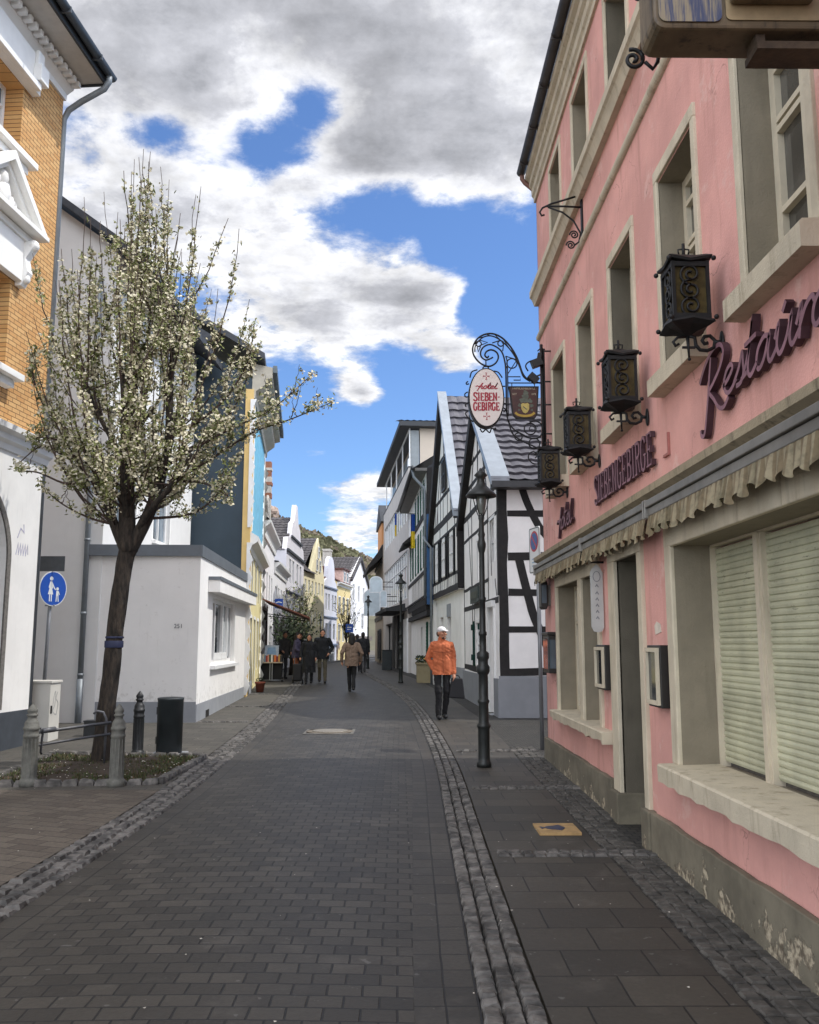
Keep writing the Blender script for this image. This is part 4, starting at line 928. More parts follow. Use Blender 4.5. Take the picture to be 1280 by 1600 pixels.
lintel(sY(11.35), sY(12.62), 6.97, 7.60, True); lintel(sY(8.3), sY(9.6), 6.97, 7.60, True)
m = MB(); c = sY(12.0)                         # relief in the pediment: a leafy generic ornament
for px_, pz_, r_ in ((0, 8.22, .13), (.02, 8.0, .17), (-.22, 7.92, .12), (.22, 7.94, .11), (-.4, 7.86, .07), (.42, 7.86, .07), (.12, 8.14, .08), (-.13, 8.15, .08), (.3, 7.87, .05)):
    m.ball(FO.P(c + px_, .12, pz_), (r_ * .75, r_ * .8, r_), 10, 6)
for sg in (-1, 1):
    m.tube([FO.P(c + sg * a, .15, 7.93 + b) for a, b in spiral((.30, .02), .10, .02, 2, 1.3 * sg, 18)], .02, 6); m.tube([FO.P(c + sg * a, .14, 7.9 + b) for a, b in spiral((.50, -.0), .07, .015, 1, 1.2 * sg, 14)], .016, 6)
m.build('relief', M_moulding, ob, smooth=True)
for a, b in ((h2[0], h2[1]), (h2b[0], h2b[1])):
    m = MB(); m.fbox(FO, a - .2, b + .25, .004, .14, 10.03, 10.62); m.fbox(FO, a - .25, b + .12, .14, .22, 10.03, 10.14); m.fbox(FO, b + .0, b + .24, .141, .27, 10.15, 10.42); m.fbox(FO, b + .02, b + .20, .142, .20, 10.42, 10.66)
    m.build('head_block', M_moulding, ob, bevel=.01)
for h in (h1, h1b, h2, h2b): m = MB(); m.fbox(FO, h[0] - .1, h[1] + .14, -.30, .24, h[2] - .12, h[2] - .02); m.fbox(FO, h[0], h[1] + .04, .0, .14, h[2] - .24, h[2] - .125); m.build('window_sill', M_moulding, ob, bevel=.008)
m = MB()
for j in range(5):
    x = sY(13.2) + j * .07; m.ribbon([(x, 2.95), (x + .05, 3.12), (x + .07, 2.98)], .02, FO, .0315, .033)
m.ribbon([(sY(13.22), 3.2), (sY(13.3), 3.35), (sY(13.4), 3.3), (sY(13.38), 3.42)], .02, FO, .0315, .0335)
m.build('graffiti_scrawl', plain('faded_violet_spray', '#b6b3c6', .9), ob)

# --- grey white house behind the tree
M_greyplaster = plain('grey_plaster', '#c3c1bd', .9, 0, .05, 1.5, .15, 80, streak=.08)
def annex_mat():
    t = NT('white_render'); c = lin('#eceae6'); n = t.noise(1.3, 6, .6); sp = t.nd('ShaderNodeSeparateXYZ'); t.L.new(t.pos, sp.inputs[0])
    k = t.mix(t.ramp(n, .3, .7), sc(c, .93), c)
    st = t.noise(4.5, 6, .65, stretch=(2.5, 2.5, .3)); k = t.mix(t.math('MULTIPLY', t.ramp(st, .56, .8), .16), k, lin('#8b877c'))
    sp_ = t.ramp(t.math('ADD', t.noise(7, 7, .7), t.math('MULTIPLY', t.ramp(sp.outputs[2], 1.1, .35), .16)), .60, .74)     # splashed dirt along the foot
    k = t.mix(t.math('MULTIPLY', sp_, .32), k, lin('#8a8376')); t.bump(t.math('ADD', t.noise(70, 4), t.math('MULTIPLY', n, 2.0)), .3, .008); return t.fin(k, .9)
M_annex = annex_mat()
M_greyband = plain('grey_band', '#8f9296', .85, 0, .1, 3, .15)
gw = thing('white_gabled_house', (-7.5, 20, .2), 'grey white rendered house with plain gable wall, half hidden by the blossoming tree', 'house')
FG = Fr((-5.71, 17.2), (-5.62, 24.0), 'L')
wins = [(.7, 2.0, 4.0, 5.8), (3.3, 4.7, 4.0, 5.8), (.7, 2.0, 6.7, 8.4), (3.3, 4.7, 6.7, 8.4)]
m = shell(FG, FG.len, 9.55, 6, [w + (.15,) for w in wins]); m.add([FG.P(0, 0, 9.55), FG.P(0, -6, 9.55), FG.P(0, -6, 13.2), FG.P(0, -5, 13.2)], [(0, 1, 2, 3)]); m.build('wall', [plain('sunny_white_plaster', '#dcdbd8', .9, 0, .05, 1.5, .15, 80, streak=.06)], gw)
for w in wins: win(FG, gw, *w, dep=.13, bars=(.72,), fw=.08, surround=.1, sm=M_moulding, sill_m=M_moulding, pane=M_glass_l)
RS = (13.3 - 9.5) / 5.2
m = MB(); ev = .75
for s0, s1 in ((-.22, FG.len),):
    a = [(ev, 9.62 - ev * RS), (-5.2, 9.62 + 5.2 * RS)]
    m.add([FG.P(s, d, z + o) for s in (s0, s1) for o in (0, .16) for d, z in a], [(0, 1, 3, 2), (4, 6, 7, 5), (0, 4, 5, 1), (2, 3, 7, 6), (0, 2, 6, 4), (1, 5, 7, 3)])
m.build('roof', M_slate, gw)
m = MB(); m.tube([FG.P(-.06, -.27, 8.9), FG.P(-.06, -.27, 1.0)], .052, 10); m.tube([FG.P(-.06, -.27, 1.0), FG.P(-.06, -.27, .1)], .062, 10)
for z in (7.5, 5.5, 3.6, 2.2, 1.05): m.tube([FG.P(-.06, -.27, z), FG.P(-.06, -.27, z + .05)], .06, 10)
m.build('downpipe', M_grey_pipe, gw)

# --- flat roofed annex
FA = Fr((-3.82, 17.24), (-4.14, 24.35), 'L'); LA = FA.len
an = thing('flat_roofed_annex', (-4.9, 20.5, .2), 'low white flat roofed annex with grey roof edge and one wide window', 'annex')
W_A = (1.62, 5.05, 1.23, 2.60, .16)
m = MB(); m.wall(FA, 0, LA, -.2, 3.32, [W_A]); m.quad(FA.P(0, 0, -.2), FA.P(0, 0, 3.32), (-5.73, 17.24, 3.32), (-5.73, 17.24, -.2)); m.quad(FA.P(LA, 0, -.2), FA.P(LA, 0, 3.32), FA.P(LA, -2, 3.32), FA.P(LA, -2, -.2)); m.build('wall', M_annex, an)
m = MB()
fr_ = [FA.P(0, .0, 0)[:2], (-5.73, 17.18)]
m.fbox(FA, -.03, LA + .03, -2.2, .035, 3.32, 3.535); m.prism([(0, 3.319), (1.9, 3.319), (1.9, 3.534), (0, 3.534)], Xf((-3.80, 17.235, 0), (-1, 0, 0), (0, 0, 1), (0, -1, 0)), -.05, .045); m.build('roof_edge', plain('grey_zinc_edge', '#6d7379', .5, .3, .12, 3), an)
m = MB(); m.fbox(FA, .95, LA + .35, .003, .24, 2.69, 2.93); m.build('canopy', M_annex, an)
m = MB(); m.fbox(FA, .93, LA + .37, .003, .26, 2.93, 3.0); m.build('canopy_edge', plain('grey_zinc_edge', '#6d7379'), an)
m = MB(); m.fbox(FA, .0, LA, .001, .012, -.2, .52); m.prism([(0, -.2), (1.9, -.2), (1.9, .57), (0, .57)], Xf((-3.82, 17.238, 0), (-1, 0, 0), (0, 0, 1), (0, -1, 0)), .001, .012); m.build('plinth', M_greyband, an)
m = MB(); m.fbox(FA, W_A[0] - .15, W_A[1] + .25, -.1, .10, 1.13, 1.20); m.build('window_sill', M_white_frame, an)
w = casement(FA, W_A[0] + .02, W_A[1] - .02, W_A[2], W_A[3], .14, an, M_white_frame, M_glass, (), False, .08)
m = MB()
for s_ in (2.4, 3.55, 4.3): m.fbox(FA, s_ - .05, s_ + .05, -.135, -.07, W_A[2] + .08, W_A[3] - .08)
m.fbox(FA, 2.45, 4.25, -.134, -.08, W_A[2] + .08, W_A[2] + .22); m.build('mullion', M_white_frame, w)
m = MB(); m.quad(FA.P(3.6, -.125, 1.35), FA.P(4.9, -.125, 1.35), FA.P(4.9, -.125, 2.5), FA.P(3.6, -.125, 2.5)); m.build('curtain', plain('net_curtain', '#aeb2b4', .9, 0, .3, 30), w)
m = MB(); m.fbox(FA, 1.05, 1.45, .002, .016, .20, .34); m.build('vent', M_dark, an)
def text_mesh(name, txt, size, F, d, mat, par, ext=.003, sx=1.0):
    cu = bpy.data.curves.new('txt', 'FONT'); cu.body = txt; cu.size = size; cu.align_x = 'CENTER'; cu.align_y = 'CENTER'
    ob_ = bpy.data.objects.new('txt', cu); COL.objects.link(ob_)
    me = ob_.to_mesh(); m = MB(); m.add([F.P(v.co.x * sx, d, v.co.y) for v in me.vertices], [tuple(p.vertices) for p in me.polygons])
    ob_.to_mesh_clear(); bpy.data.objects.remove(ob_); bpy.data.curves.remove(cu)
    return m.build(name, mat, par)
text_mesh('wall_number', '251', .115, Xf((-4.20, 17.225, 1.98), (1, 0, 0), (0, 0, 1), (0, -1, 0)), .004, plain('dark_number', '#4a4a4c', .7), an)

# --- yellow house with the blue field and the dark gable wall
FY = Fr((-4.13, 24.4), (-4.98, 32.5), 'L'); LY = FY.len
yh = thing('yellow_house', (-6, 28, .2), 'tall yellow house with zigzag white edges, blue upper front and dark blue gable wall', 'house')
M_yel = plain('pale_yellow_plaster', '#e3d6a0', .85, 0, .06, 2, .15); M_och = plain('ochre_pilaster', '#d8b877', .8, 0, .08, 3)
yw = [(1.6, 2.5, 3.0, 4.1), (3.6, 4.5, 3.0, 4.1), (5.6, 6.5, 3.0, 4.1), (1.5, 2.6, .4, 2.4), (3.6, 4.6, .4, 2.4), (5.5, 6.6, .8, 2.4)]
m = shell(FY, LY, 8.7, 9, [w + (.15,) for w in yw]); m.build('wall', M_yel, yh)
for w in yw: win(FY, yh, *w, dep=.13, surround=.1, sm=M_moulding, fw=.06)
m = MB(); m.quad(FY.P(-.02, .02, -.3), FY.P(-.02, .02, 9.0), FY.P(-.02, -2.6, 10.5), FY.P(-.02, -2.6, -.3)); m.quad(FY.P(-.02, -2.6, -.3), FY.P(-.02, -2.6, 10.5), FY.P(-.02, -7, 12.9), FY.P(-.02, -7, -.3))
m.build('gable_wall', plain('blue_slate_render', '#37444d', .8, 0, .12, 1.2, .2), yh)
m = MB(); m.fbox(FY, -.06, -.022, -.17, .05, -.2, 8.7); m.fbox(FY, -.02, .52, .003, .05, -.2, 8.7); m.build('pilaster', M_och, yh)
m = MB(); m.fbox(FY, .75, 7.3, .003, .03, 4.75, 8.5); m.build('blue_field', plain('blue_painted_front', '#6fb2cf', .85, 0, .2, 5, .2), yh)
def zig(s_, w, z0, z1, sg):
    pts = []; n = int((z1 - z0) / .22)
    for i in range(n + 1): pts.append((s_ + (w if i % 2 else 0) * sg, z0 + (z1 - z0) * i / n))
    return [(s_ - .22 * sg, z0)] + pts + [(s_ - .22 * sg, z1)]
for q in ((.75, 4.8, 8.5, 1), (.75, .4, 4.1, 1), (7.35, .4, 4.1, -1), (7.35, 4.8, 8.5, -1)): m = MB(); m.prism(zig(q[0], .14, *q[1:]), FY, .031, .06); m.build('zigzag_quoin', M_moulding, yh)
m = MB(); ZF = Xf((-4.13, 24.33, 0), (1, 0, 0), (0, 0, 1), (0, -1, 0)); zz = [(.06 + (.09 if i % 2 else 0), .3 + i * .24) for i in range(18)]; m.prism(zz + [(-.02, zz[-1][1]), (-.02, .3)], ZF, .01, .04); m.build('zigzag_quoin', M_moulding, yh); m = MB(); zz = [(.06 + (.09 if i % 2 else 0), 4.8 + i * .24) for i in range(16)]; m.prism(zz + [(-.02, zz[-1][1]), (-.02, 4.8)], ZF, .01, .04); m.build('zigzag_quoin', M_moulding, yh)
m = MB(); ZF = Xf(FY.P(LY - .2, 0, 0), FY.n, (0, 0, 1), FY.u); zz = [(.03 + (.13 if i % 2 else 0), .3 + i * .26) for i in range(31)]; m.prism(zz + [(.0, zz[-1][1]), (.0, .3)], ZF, 0, .15); m.build('zigzag_quoin', plain('grey_zigzag', '#8d8f92', .8), yh)
sweep(FY, [(.0, 4.18), (.04, 4.18), (.08, 4.30), (.26, 4.42), (.28, 4.55), (.0, 4.72)], -.02, LY).build('belt_cornice', M_moulding, yh)
sweep(FY, [(.0, 8.45), (.08, 8.45), (.10, 8.65), (.35, 8.85), (.37, 9.0), (.55, 9.05), (.56, 9.35), (.0, 9.45)], -.03, LY).build('eaves_cornice', plain('stone_grey_cornice', '#b7b0a0', .8, 0, .1, 3), yh)
m = MB(); m.fbox(FY, -.05, LY, .565, .68, 9.2, 9.4); m.build('gutter', M_zinc, yh)
m = MB(); RY = .58
m.add([FY.P(s, d, z + o) for s in (-.55, LY) for o in (0, .18) for d, z in ((.35, 9.42), (-7, 9.42 + 7.35 * RY))], [(0, 1, 3, 2), (4, 6, 7, 5), (0, 4, 5, 1), (2, 3, 7, 6), (0, 2, 6, 4), (1, 5, 7, 3)]); m.build('roof', M_slate, yh)
m = MB(); m.add([FY.P(s, d, z) for s in (-.56, -.02) for d, z in ((-1.0, 10.0), (-2.2, 10.7), (-2.2, 9.2))], [(0, 1, 2), (3, 5, 4), (0, 3, 4, 1), (1, 4, 5, 2), (2, 5, 3, 0)]); m.build('eaves_bracket', M_slate, yh)
m = MB(); m.fbox(FY, .8, 2.0, .06, .075, -.1, .6); m.build('plinth', M_greyband, yh)

# --- simple far house helper
def far_house(name, p0, p1, side, ze, label, wallm, wins, roofm, kind='eave', depth=7, zr=None, peak=None, winm=None, pane=None, cornice=None, sur=None, bars=(.66,), gable=None, over=.2):
    F = Fr(p0, p1, side); L = F.len; c = F.P(L / 2, -depth / 2, g((p0[1] + p1[1]) / 2))
    o = thing(name, c, label, 'house'); hl = [w + (.12,) for w in wins]
    m = shell(F, L, ze, depth, hl)
    if kind == 'gable':
        gp = gable or [(0, ze), (L, ze), (L / 2, zr)]; m.prism(gp, F, -.25, -.0)
    else:
        m.add([F.P(0, 0, ze), F.P(0, -depth, ze), F.P(0, -depth / 2, zr)], [(0, 1, 2)]); m.add([F.P(L, 0, ze), F.P(L, -depth, ze), F.P(L, -depth / 2, zr)], [(0, 1, 2)])
    m.build('wall', wallm, o)
    for w in wins: win(F, o, *w, dep=.10, mat=winm, pane=pane, fw=.06, surround=sur, sm=M_moulding, bars=bars)
    m = MB()
    if kind == 'gable':
        pk_ = peak if peak is not None else L / 2
        A = Xf(F.P(0, 0, 0), -F.n, (0, 0, 1), F.u)     # run tiles along the depth
        tiles(m, A, .1 if gable else -over, depth, ze - .05, -.05, zr, pk_, wave=.3, row=.4); tiles(m, A, .1 if gable else -over, depth, ze - .05, L + .05, zr, pk_, wave=.3, row=.4)
        if not gable:
            for a_, b_ in ((-.25, pk_), (L + .25, pk_)):
                zz = ze - .05 - .25 * (zr - ze) / max(.5, L / 2)
                m.prism([(a_, zz - .22), (a_, zz), (b_, zr + .02), (b_, zr - .22)], F, .0, over)
    else:
        tiles(m, F, -.1, L + .1, ze, over, zr, -depth / 2, wave=.3, row=.4); tiles(m, F, -.1, L + .1, ze, -depth - over, zr, -depth / 2, wave=.3, row=.4)
    m.build('roof', roofm, o)
    if cornice: sweep(F, [(0, ze - cornice), (.06, ze - cornice), (.1, ze - cornice * .5), (.28, ze - .1), (.30, ze - .01), (0, ze - .01)], 0, L).build('cornice', M_moulding, o)
    return o, F
M_roofdark = plain('dark_far_roof', '#4a4647', .7, 0, .4, 2)
M_roofred = plain('red_brown_roof', '#5d3a35', .7, 0, .35, 2)
M_wpl = plain('far_white_plaster', '#e6e4e4', .85, 0, .05, 1.5)
# white house with bookshop
bh, FB = far_house('white_bookshop_house', (-4.98, 32.5), (-5.68, 40.7), 'L', 6.15, 'white house with tall narrow windows and heavy cornice above the bookshop awning', M_wpl,
   [(.9, 1.6, 3.05, 4.45), (2.6, 3.3, 3.05, 4.45), (4.3, 5.0, 3.05, 4.45), (6.0, 6.7, 3.05, 4.45), (.5, 2.8, .5, 2.5), (5.4, 7.4, .5, 2.4)], M_slate, zr=9.8, cornice=.55, sur=.09)
m = MB(); m.fbox(FB, .2, 3.0, .004, .05, .1, .5); m.fbox(FB, .2, .48, .004, .06, .5, 2.55); m.fbox(FB, 2.82, 3.1, .004, .06, .5, 2.55); m.fbox(FB, .2, 3.1, .003, .05, 2.56, 2.9); m.build('shop_front', plain('dark_red_shopfront', '#40201c', .6, 0, .3), bh)
m = MB()
for a in (0, 22.5): pass
m.tube([FB.P(.75 + a, .1, 6.75 + b) for a, b in spiral((0, 0), .42, .10, 0, 1.6, 30)], .06, 6); m.fbox(FB, .25, 1.3, -.1, .12, 6.15, 6.45); m.build('roof_ornament', plain('grey_ornament', '#b6b2ab', .8), bh)
m = MB(); c = (-6.12, 41.0)
for i, (z0, z1, w) in enumerate(((6.5, 8.3, .17), (8.3, 8.55, .20), (8.55, 8.9, .18), (8.9, 9.05, .22), (9.05, 9.3, .19), (9.3, 9.6, .17), (9.6, 9.72, .20), (9.72, 10.02, .17))): m.cur = i % 2; m.box(c[0] - w, c[0] + w, c[1] - w, c[1] + w, z0, z1 - .002)
m.build('chimney', [plain('chimney_pale', '#b5b0a6', .8), plain('chimney_brick', '#8d5f48', .85)], bh)
# low white house
lh, FL = far_house('small_white_house', (-5.70, 40.75), (-6.06, 48), 'L', 5.35, 'small white house with dark eaves and blue sign in front of the stepped gable', M_wpl,
   [(.8, 1.5, 3.2, 4.3), (2.4, 3.1, 3.2, 4.3), (4.0, 4.7, 3.2, 4.3), (5.6, 6.3, 3.2, 4.3), (1.0, 2.4, .5, 2.3), (3.6, 4.5, .5, 2.5), (5.2, 6.6, .5, 2.3)], M_slate, zr=6.0, cornice=.5, sur=.07, depth=6)
# tall white house with shaped gable
th, FT = far_house('shaped_gable_house', (-6.06, 48.05), (-6.02, 56.5), 'L', 6.7, 'tall white house with slender shaped gable and dark tiled roof', plain('lilac_white_plaster', '#d9d6da', .85, 0, .05, 1.5),
   [(1.2, 2.0, 5.0, 6.3), (2.6, 3.4, 5.0, 6.3), (4.6, 5.4, 5.0, 6.3), (6.2, 7.0, 5.0, 6.3), (1.2, 2.2, 2.6, 4.0), (3.4, 4.4, 2.6, 4.0), (5.6, 6.6, 2.6, 4.0)], M_roofdark, 'gable', zr=9.0, depth=9,
   gable=[(0, 6.7), (8.4, 6.7), (8.1, 7.4), (6.6, 7.6), (6.2, 8.4), (5.2, 8.7), (4.6, 9.7), (3.9, 9.7), (3.3, 8.7), (2.3, 8.4), (1.9, 7.6), (.4, 7.4)], sur=.06)
m = MB(); m.fbox(FT, 0, 8.4, .01, .12, 6.62, 6.75); m.fbox(FT, 1.7, 6.8, .01, .10, 7.55, 7.66); m.fbox(FT, 0, 8.4, .01, .10, 4.4, 4.5); m.build('string_course', M_slate, th)
# cream gabled house
cw = []
for z0, z1 in ((4.9, 5.75), (2.85, 3.8)):
    for i in range(6): cw.append((.45 + i * 1.05, .95 + i * 1.05, z0, z1))
ch_, FC = far_house('cream_gabled_house', (-6.06, 56.6), (-5.28, 63.1), 'L', 6.2, 'cream yellow house with pointed gable and two rows of small windows', plain('cream_plaster', '#e8deb8', .85, 0, .05, 1.5), cw + [(.6, 1.6, .7, 2.1), (4.4, 5.6, .5, 2.1)], M_roofdark, 'gable', zr=8.8, depth=9, peak=4.4,
   gable=[(2.2, 6.2), (6.5, 6.2), (4.4, 8.8)])
m = MB(); tiles(m, FC, -.05, 3.4, 6.2, .2, 8.7, -3.0, .3, .4); m.build('side_roof', M_roofdark, ch_)
for a, z0 in ((3.75, 6.5), (4.75, 6.5), (4.2, 7.4)):
    casement(FC, a, a + .45, z0, z0 + .8, -.02, ch_, M_white_frame, M_glass, (.6,), False, .05)
# blue white house with rounded gable
L_ = math.hypot(.58, 4.8)
bw_, FW = far_house('bluish_white_house', (-5.28, 63.1), (-4.70, 67.9), 'L', 5.7, 'narrow bluish white house with rounded tall gable between cream and yellow houses', plain('bluish_white_plaster', '#dcdde6', .85, 0, .05, 1.5),
   [(.5, 1.1, 4.0, 5.2), (1.5, 2.1, 4.0, 5.2), (2.9, 3.5, 4.0, 5.2), (3.9, 4.5, 4.0, 5.2), (.6, 1.4, 1.9, 3.1), (2.0, 2.8, 1.9, 3.1), (3.4, 4.2, 1.9, 3.1), (.8, 4.2, .2, 1.4)], M_roofred, 'gable', zr=7.3, depth=8,
   gable=[(0, 5.7), (L_, 5.7), (L_ - .3, 6.1), (3.9, 6.3), (3.7, 7.2), (3.3, 7.75), (2.8, 7.95), (2.1, 7.95), (1.6, 7.75), (1.2, 7.2), (1.0, 6.3), (.3, 6.1)])
m = MB(); m.fbox(FW, 0, L_, .004, .10, 5.62, 5.72); m.fbox(FW, 0, L_, .004, .09, 3.5, 3.6); m.fbox(FW, 0, L_, .004, .12, 1.55, 1.66); m.build('string_course', plain('blue_grey_trim', '#7f8aa0', .7), bw_)
# yellow house with dormer, white gable house closing the view
y2, FY2 = far_house('narrow_yellow_house', (-4.70, 67.9), (-4.0, 73.7), 'L', 6.3, 'narrow yellow house with red brown roof and pink dormer far down the street', plain('warm_yellow_plaster', '#e4cf96', .85, 0, .06, 1.5),
   [(.6, 1.5, 3.9, 5.2), (2.4, 3.3, 3.9, 5.2), (4.2, 5.1, 3.9, 5.2), (.6, 1.5, 1.8, 3.1), (2.4, 3.3, 1.8, 3.1), (4.2, 5.1, 1.8, 3.1)], M_roofred, zr=8.6, depth=8, cornice=.3, sur=.08)
m = MB(); m.fbox(FY2, 2.0, 4.6, -1.4, .05, 6.3, 7.4); m.build('dormer', plain('pink_dormer', '#d6b7ac', .8), y2)
for a in (2.3, 3.5): casement(FY2, a, a + .75, 6.45, 7.25, -.06, y2, M_white_frame, M_glass, (.6,), False, .06)
m = MB(); m.fbox(FY2, 1.8, 4.8, -1.5, .2, 7.4, 7.5); m.build('dormer_roof', M_roofred, y2)
wg, FWG = far_house('white_end_gable_house', (-4.0, 73.8), (-2.9, 82.9), 'L', 7.1, 'white pointed gable house with dark shop front closing the far end of the street', M_wpl,
   [(1.0, 1.9, 5.2, 6.6), (3.6, 4.5, 5.2, 6.6), (6.2, 7.1, 5.2, 6.6), (1.4, 2.6, 2.9, 4.3), (5.6, 6.8, 2.9, 4.3), (1.0, 8.2, .3, 1.8)], M_roofdark, 'gable', zr=9.2, depth=9, sur=.06)
m = MB(); m.fbox(FWG, .3, 8.8, .0, .5, 1.95, 2.3); m.build('shop_canopy', plain('brown_canopy', '#6b5f55', .7), wg)
for nm, x, y, z in (('a', -5.6, 70, 8.3), ('b', -6.2, 76, 9.0)):
    tgt = y2 if nm == 'a' else wg
    m = MB(); m.box(x - .3, x + .3, y - .3, y + .3, z - 1.6, z + .5); m.box(x - .36, x + .36, y - .36, y + .36, z + .5, z + .62); m.build('chimney', plain('chimney_pale', '#b5b0a6'), tgt)

# --- wooded hill
RIDGE = [(-260, 92), (-150, 78), (-100, 68), (-66, 62), (-56, 59.5), (-53, 57.8), (-47, 55.4), (-42, 52.4), (-34, 49.2), (-23, 43.2), (-13, 38.8), (-6, 35), (8, 30), (40, 22), (90, 12), (160, 3)]
def ridge(x): return lerp_tab(RIDGE, x)
def hill_z(x, y):
    t_ = (y - 150) / 230; prof = max(0, min(1, t_)) ** 1.15 if y < 380 else max(.0, 1 - ((y - 380) / 420) ** 2)
    return .5 + (ridge(x) - 3.4) * prof + 3.0 * noise.noise(Vector((x / 28, y / 28, 0))) * min(1, max(0, t_ * 3)) - (1.0 if y < 160 else 0)
mb = MB(); nx, ny = 70, 40
for j in range(ny + 1):
    for i in range(nx + 1):
        x = -260 + 420 * i / nx; y = 140 + 640 * j / ny; mb.v.append((x, y, hill_z(x, y)))
for j in range(ny):
    for i in range(nx): mb.f.append((j * (nx + 1) + i, j * (nx + 1) + i + 1, (j + 1) * (nx + 1) + i + 1, (j + 1) * (nx + 1) + i)); mb.mi.append(0); mb.sm.append(True)
struct(mb, 'hill', plain('hillside_scrub', '#5a5743', .95, 0, .3, .08))
def leaf_mat(name, a, b, sc_=.15):
    if name in MATS: return MATS[name]
    t = NT(name); k = t.mix(t.ramp(t.noise(sc_, 4, .6), .35, .65), lin(a), lin(b)); k = t.mix(t.ramp(t.noise(sc_ * 12, 3), .3, .7), t.mix(.35, k, (0, 0, 0)), k); MATS[name] = t.fin(k, .9); return MATS[name]
M_wood_a = leaf_mat('woodland_foliage', '#5f5e44', '#7a7755', .06); M_wood_b = leaf_mat('bare_woodland', '#867967', '#6b6051', .06)
mb = MB()
for i in range(14000):
    x = rng.uniform(-85, 22); y = rng.uniform(215, 395) if i % 3 else rng.uniform(345, 395)
    z = hill_z(x, y); s = rng.uniform(.8, 1.8) * (1.0 if rng.random() > .15 else 1.5); mb.cur = 1 if noise.noise(Vector((x / 18, y / 18, 4))) > .05 else 0
    for k in range(5):
        c = Vector((x + rng.uniform(-s, s) * .55, y + rng.uniform(-s, s) * .5, z + s * rng.uniform(.1, 1.2))); q = s * rng.uniform(.3, .6)
        a = Vector((rng.uniform(-1, 1), rng.uniform(-.6, .6), rng.uniform(-1, 1))).normalized(); b = a.cross(Vector((rng.uniform(-.5, .5), 1, rng.uniform(-.5, .5)))).normalized()
        mb.add([c + a * q, c + b * q * .8, c - a * q * .9, c - b * q], [(0, 1, 2, 3)])
tag(mb.build('hillside_wood', [M_wood_a, M_wood_b]), 'leafless and greening wood covering the hill behind the rooftops', 'woodland', kind='stuff')
m = MB()
for i in range(26):
    x = rng.uniform(-60, -53); z = ridge(x); m.ball((x, 378 + rng.uniform(-3, 3), z - rng.uniform(0, 6)), (rng.uniform(1, 2.4), 2, rng.uniform(1.2, 3.4)), 6, 4)
tag(m.build('rock_outcrop', plain('pinkish_rock', '#a08d80', .9, 0, .3, .5, .5, 2), smooth=False), 'pale rocky outcrop at the top of the wooded hill', 'rock')
# ---------------------------------------------------------------- right side beyond the pink house
M_tframe = M_timber
# --- first half timbered house
FH = Fr((2.03, 18.24), (1.76, 24.35), 'R'); LH = FH.len            # street front
FN = Xf((2.03, 18.24, 0), (1, 0, 0), (0, 0, 1), (0, -1, 0))         # near wall: s to the right, d towards us
hh = thing('timber_house', (3.5, 21, .2), 'white half timbered house with black beams and grey plinth beside the pink house', 'house')
m = MB()
hw_ = [(.60, 1.35, -.2, 2.42, .28), (1.35, 1.99, 3.0, 3.02, .02), (2.9, 3.75, 1.15, 2.15, .1), (2.4, 3.3, 3.15, 4.1, .1), (.5, 1.2, 3.35, 4.3, .1)]
m.wall(FH, 0, LH, -.2, 5.0, [hw_[0], hw_[2], hw_[3], hw_[4]])
m.fbox(FN, .004, 6, -.3, 0, -.2, 5.0); m.quad(FH.P(LH, 0, -.2), FH.P(LH, 0, 5), FH.P(LH, -6, 5), FH.P(LH, -6, -.2))
m.add([FH.P(0, .0, 5.0), FH.P(LH, .0, 5.0), FH.P(LH / 2 + .1, .0, 7.15)], [(0, 1, 2)]); m.build('wall', plain('timber_infill_plaster', '#ebe9e6', .9, 0, .08, 2, .3, 40), hh)
m = MB(); pt = [(0, -.2), (6, -.2), (6, .94), (0, .94)]; m.fbox(FN, -.03, 6, .003, .05, -.2, .96); m.fbox(FN, -.03, 6, .0, .03, .96, 1.01); m.fbox(FH, -.05, .58, .003, .05, -.2, .95); m.fbox(FH, 1.37, LH, .003, .05, -.2, .95); m.build('plinth', plain('grey_plinth_paint', '#83868a', .8, 0, .08, 3, .15), hh)
def wob(mb, a, b, F, w, d1=.03, n=7):
    """hand-hewn beam with slightly uneven edges"""
    a, b = Vector(a), Vector(b); P = []; u = (b - a); nr = Vector((-u.y, u.x)).normalized()
    for i in range(n + 1):
        q = a + u * i / n; P.append((q.x + nr.x * rng.uniform(-.012, .012), q.y + nr.y * rng.uniform(-.012, .012)))
    ws = [w * rng.uniform(.88, 1.1) for _ in P]
    mb.ribbon(P, ws, F, .0006, .004 + d1 * .08); return mb
m = MB()
wob(m, (.09, .98), (.09, 4.95), FN, .20, .034)
for z, w, dd in ((1.09, .16, .030), (1.93, .13, .028), (2.68, .14, .0285), (3.42, .15, .030), (4.30, .13, .029), (4.92, .12, .031)): wob(m, (.19, z + .0), (6, z + .02), FN, w, dd)
for pts, w in (([(.50, 4.86), (.62, 4.5), (.90, 3.95), (1.35, 3.48)], .15), ([(.42, 3.36), (.50, 3.0), (.62, 2.5), (.72, 2.15), (1.0, 1.5), (1.15, 1.16)], .17), ([(2.6, 4.86), (2.2, 3.5)], .15), ([(2.4, 3.36), (1.9, 1.16)], .15)): m.ribbon([tuple(p) for p in crom(pts, 4)], w, FN, .0007, .0055)
for x in (3.4, 4.8): wob(m, (x, 1.0), (x, 4.9), FN, .15, .033)
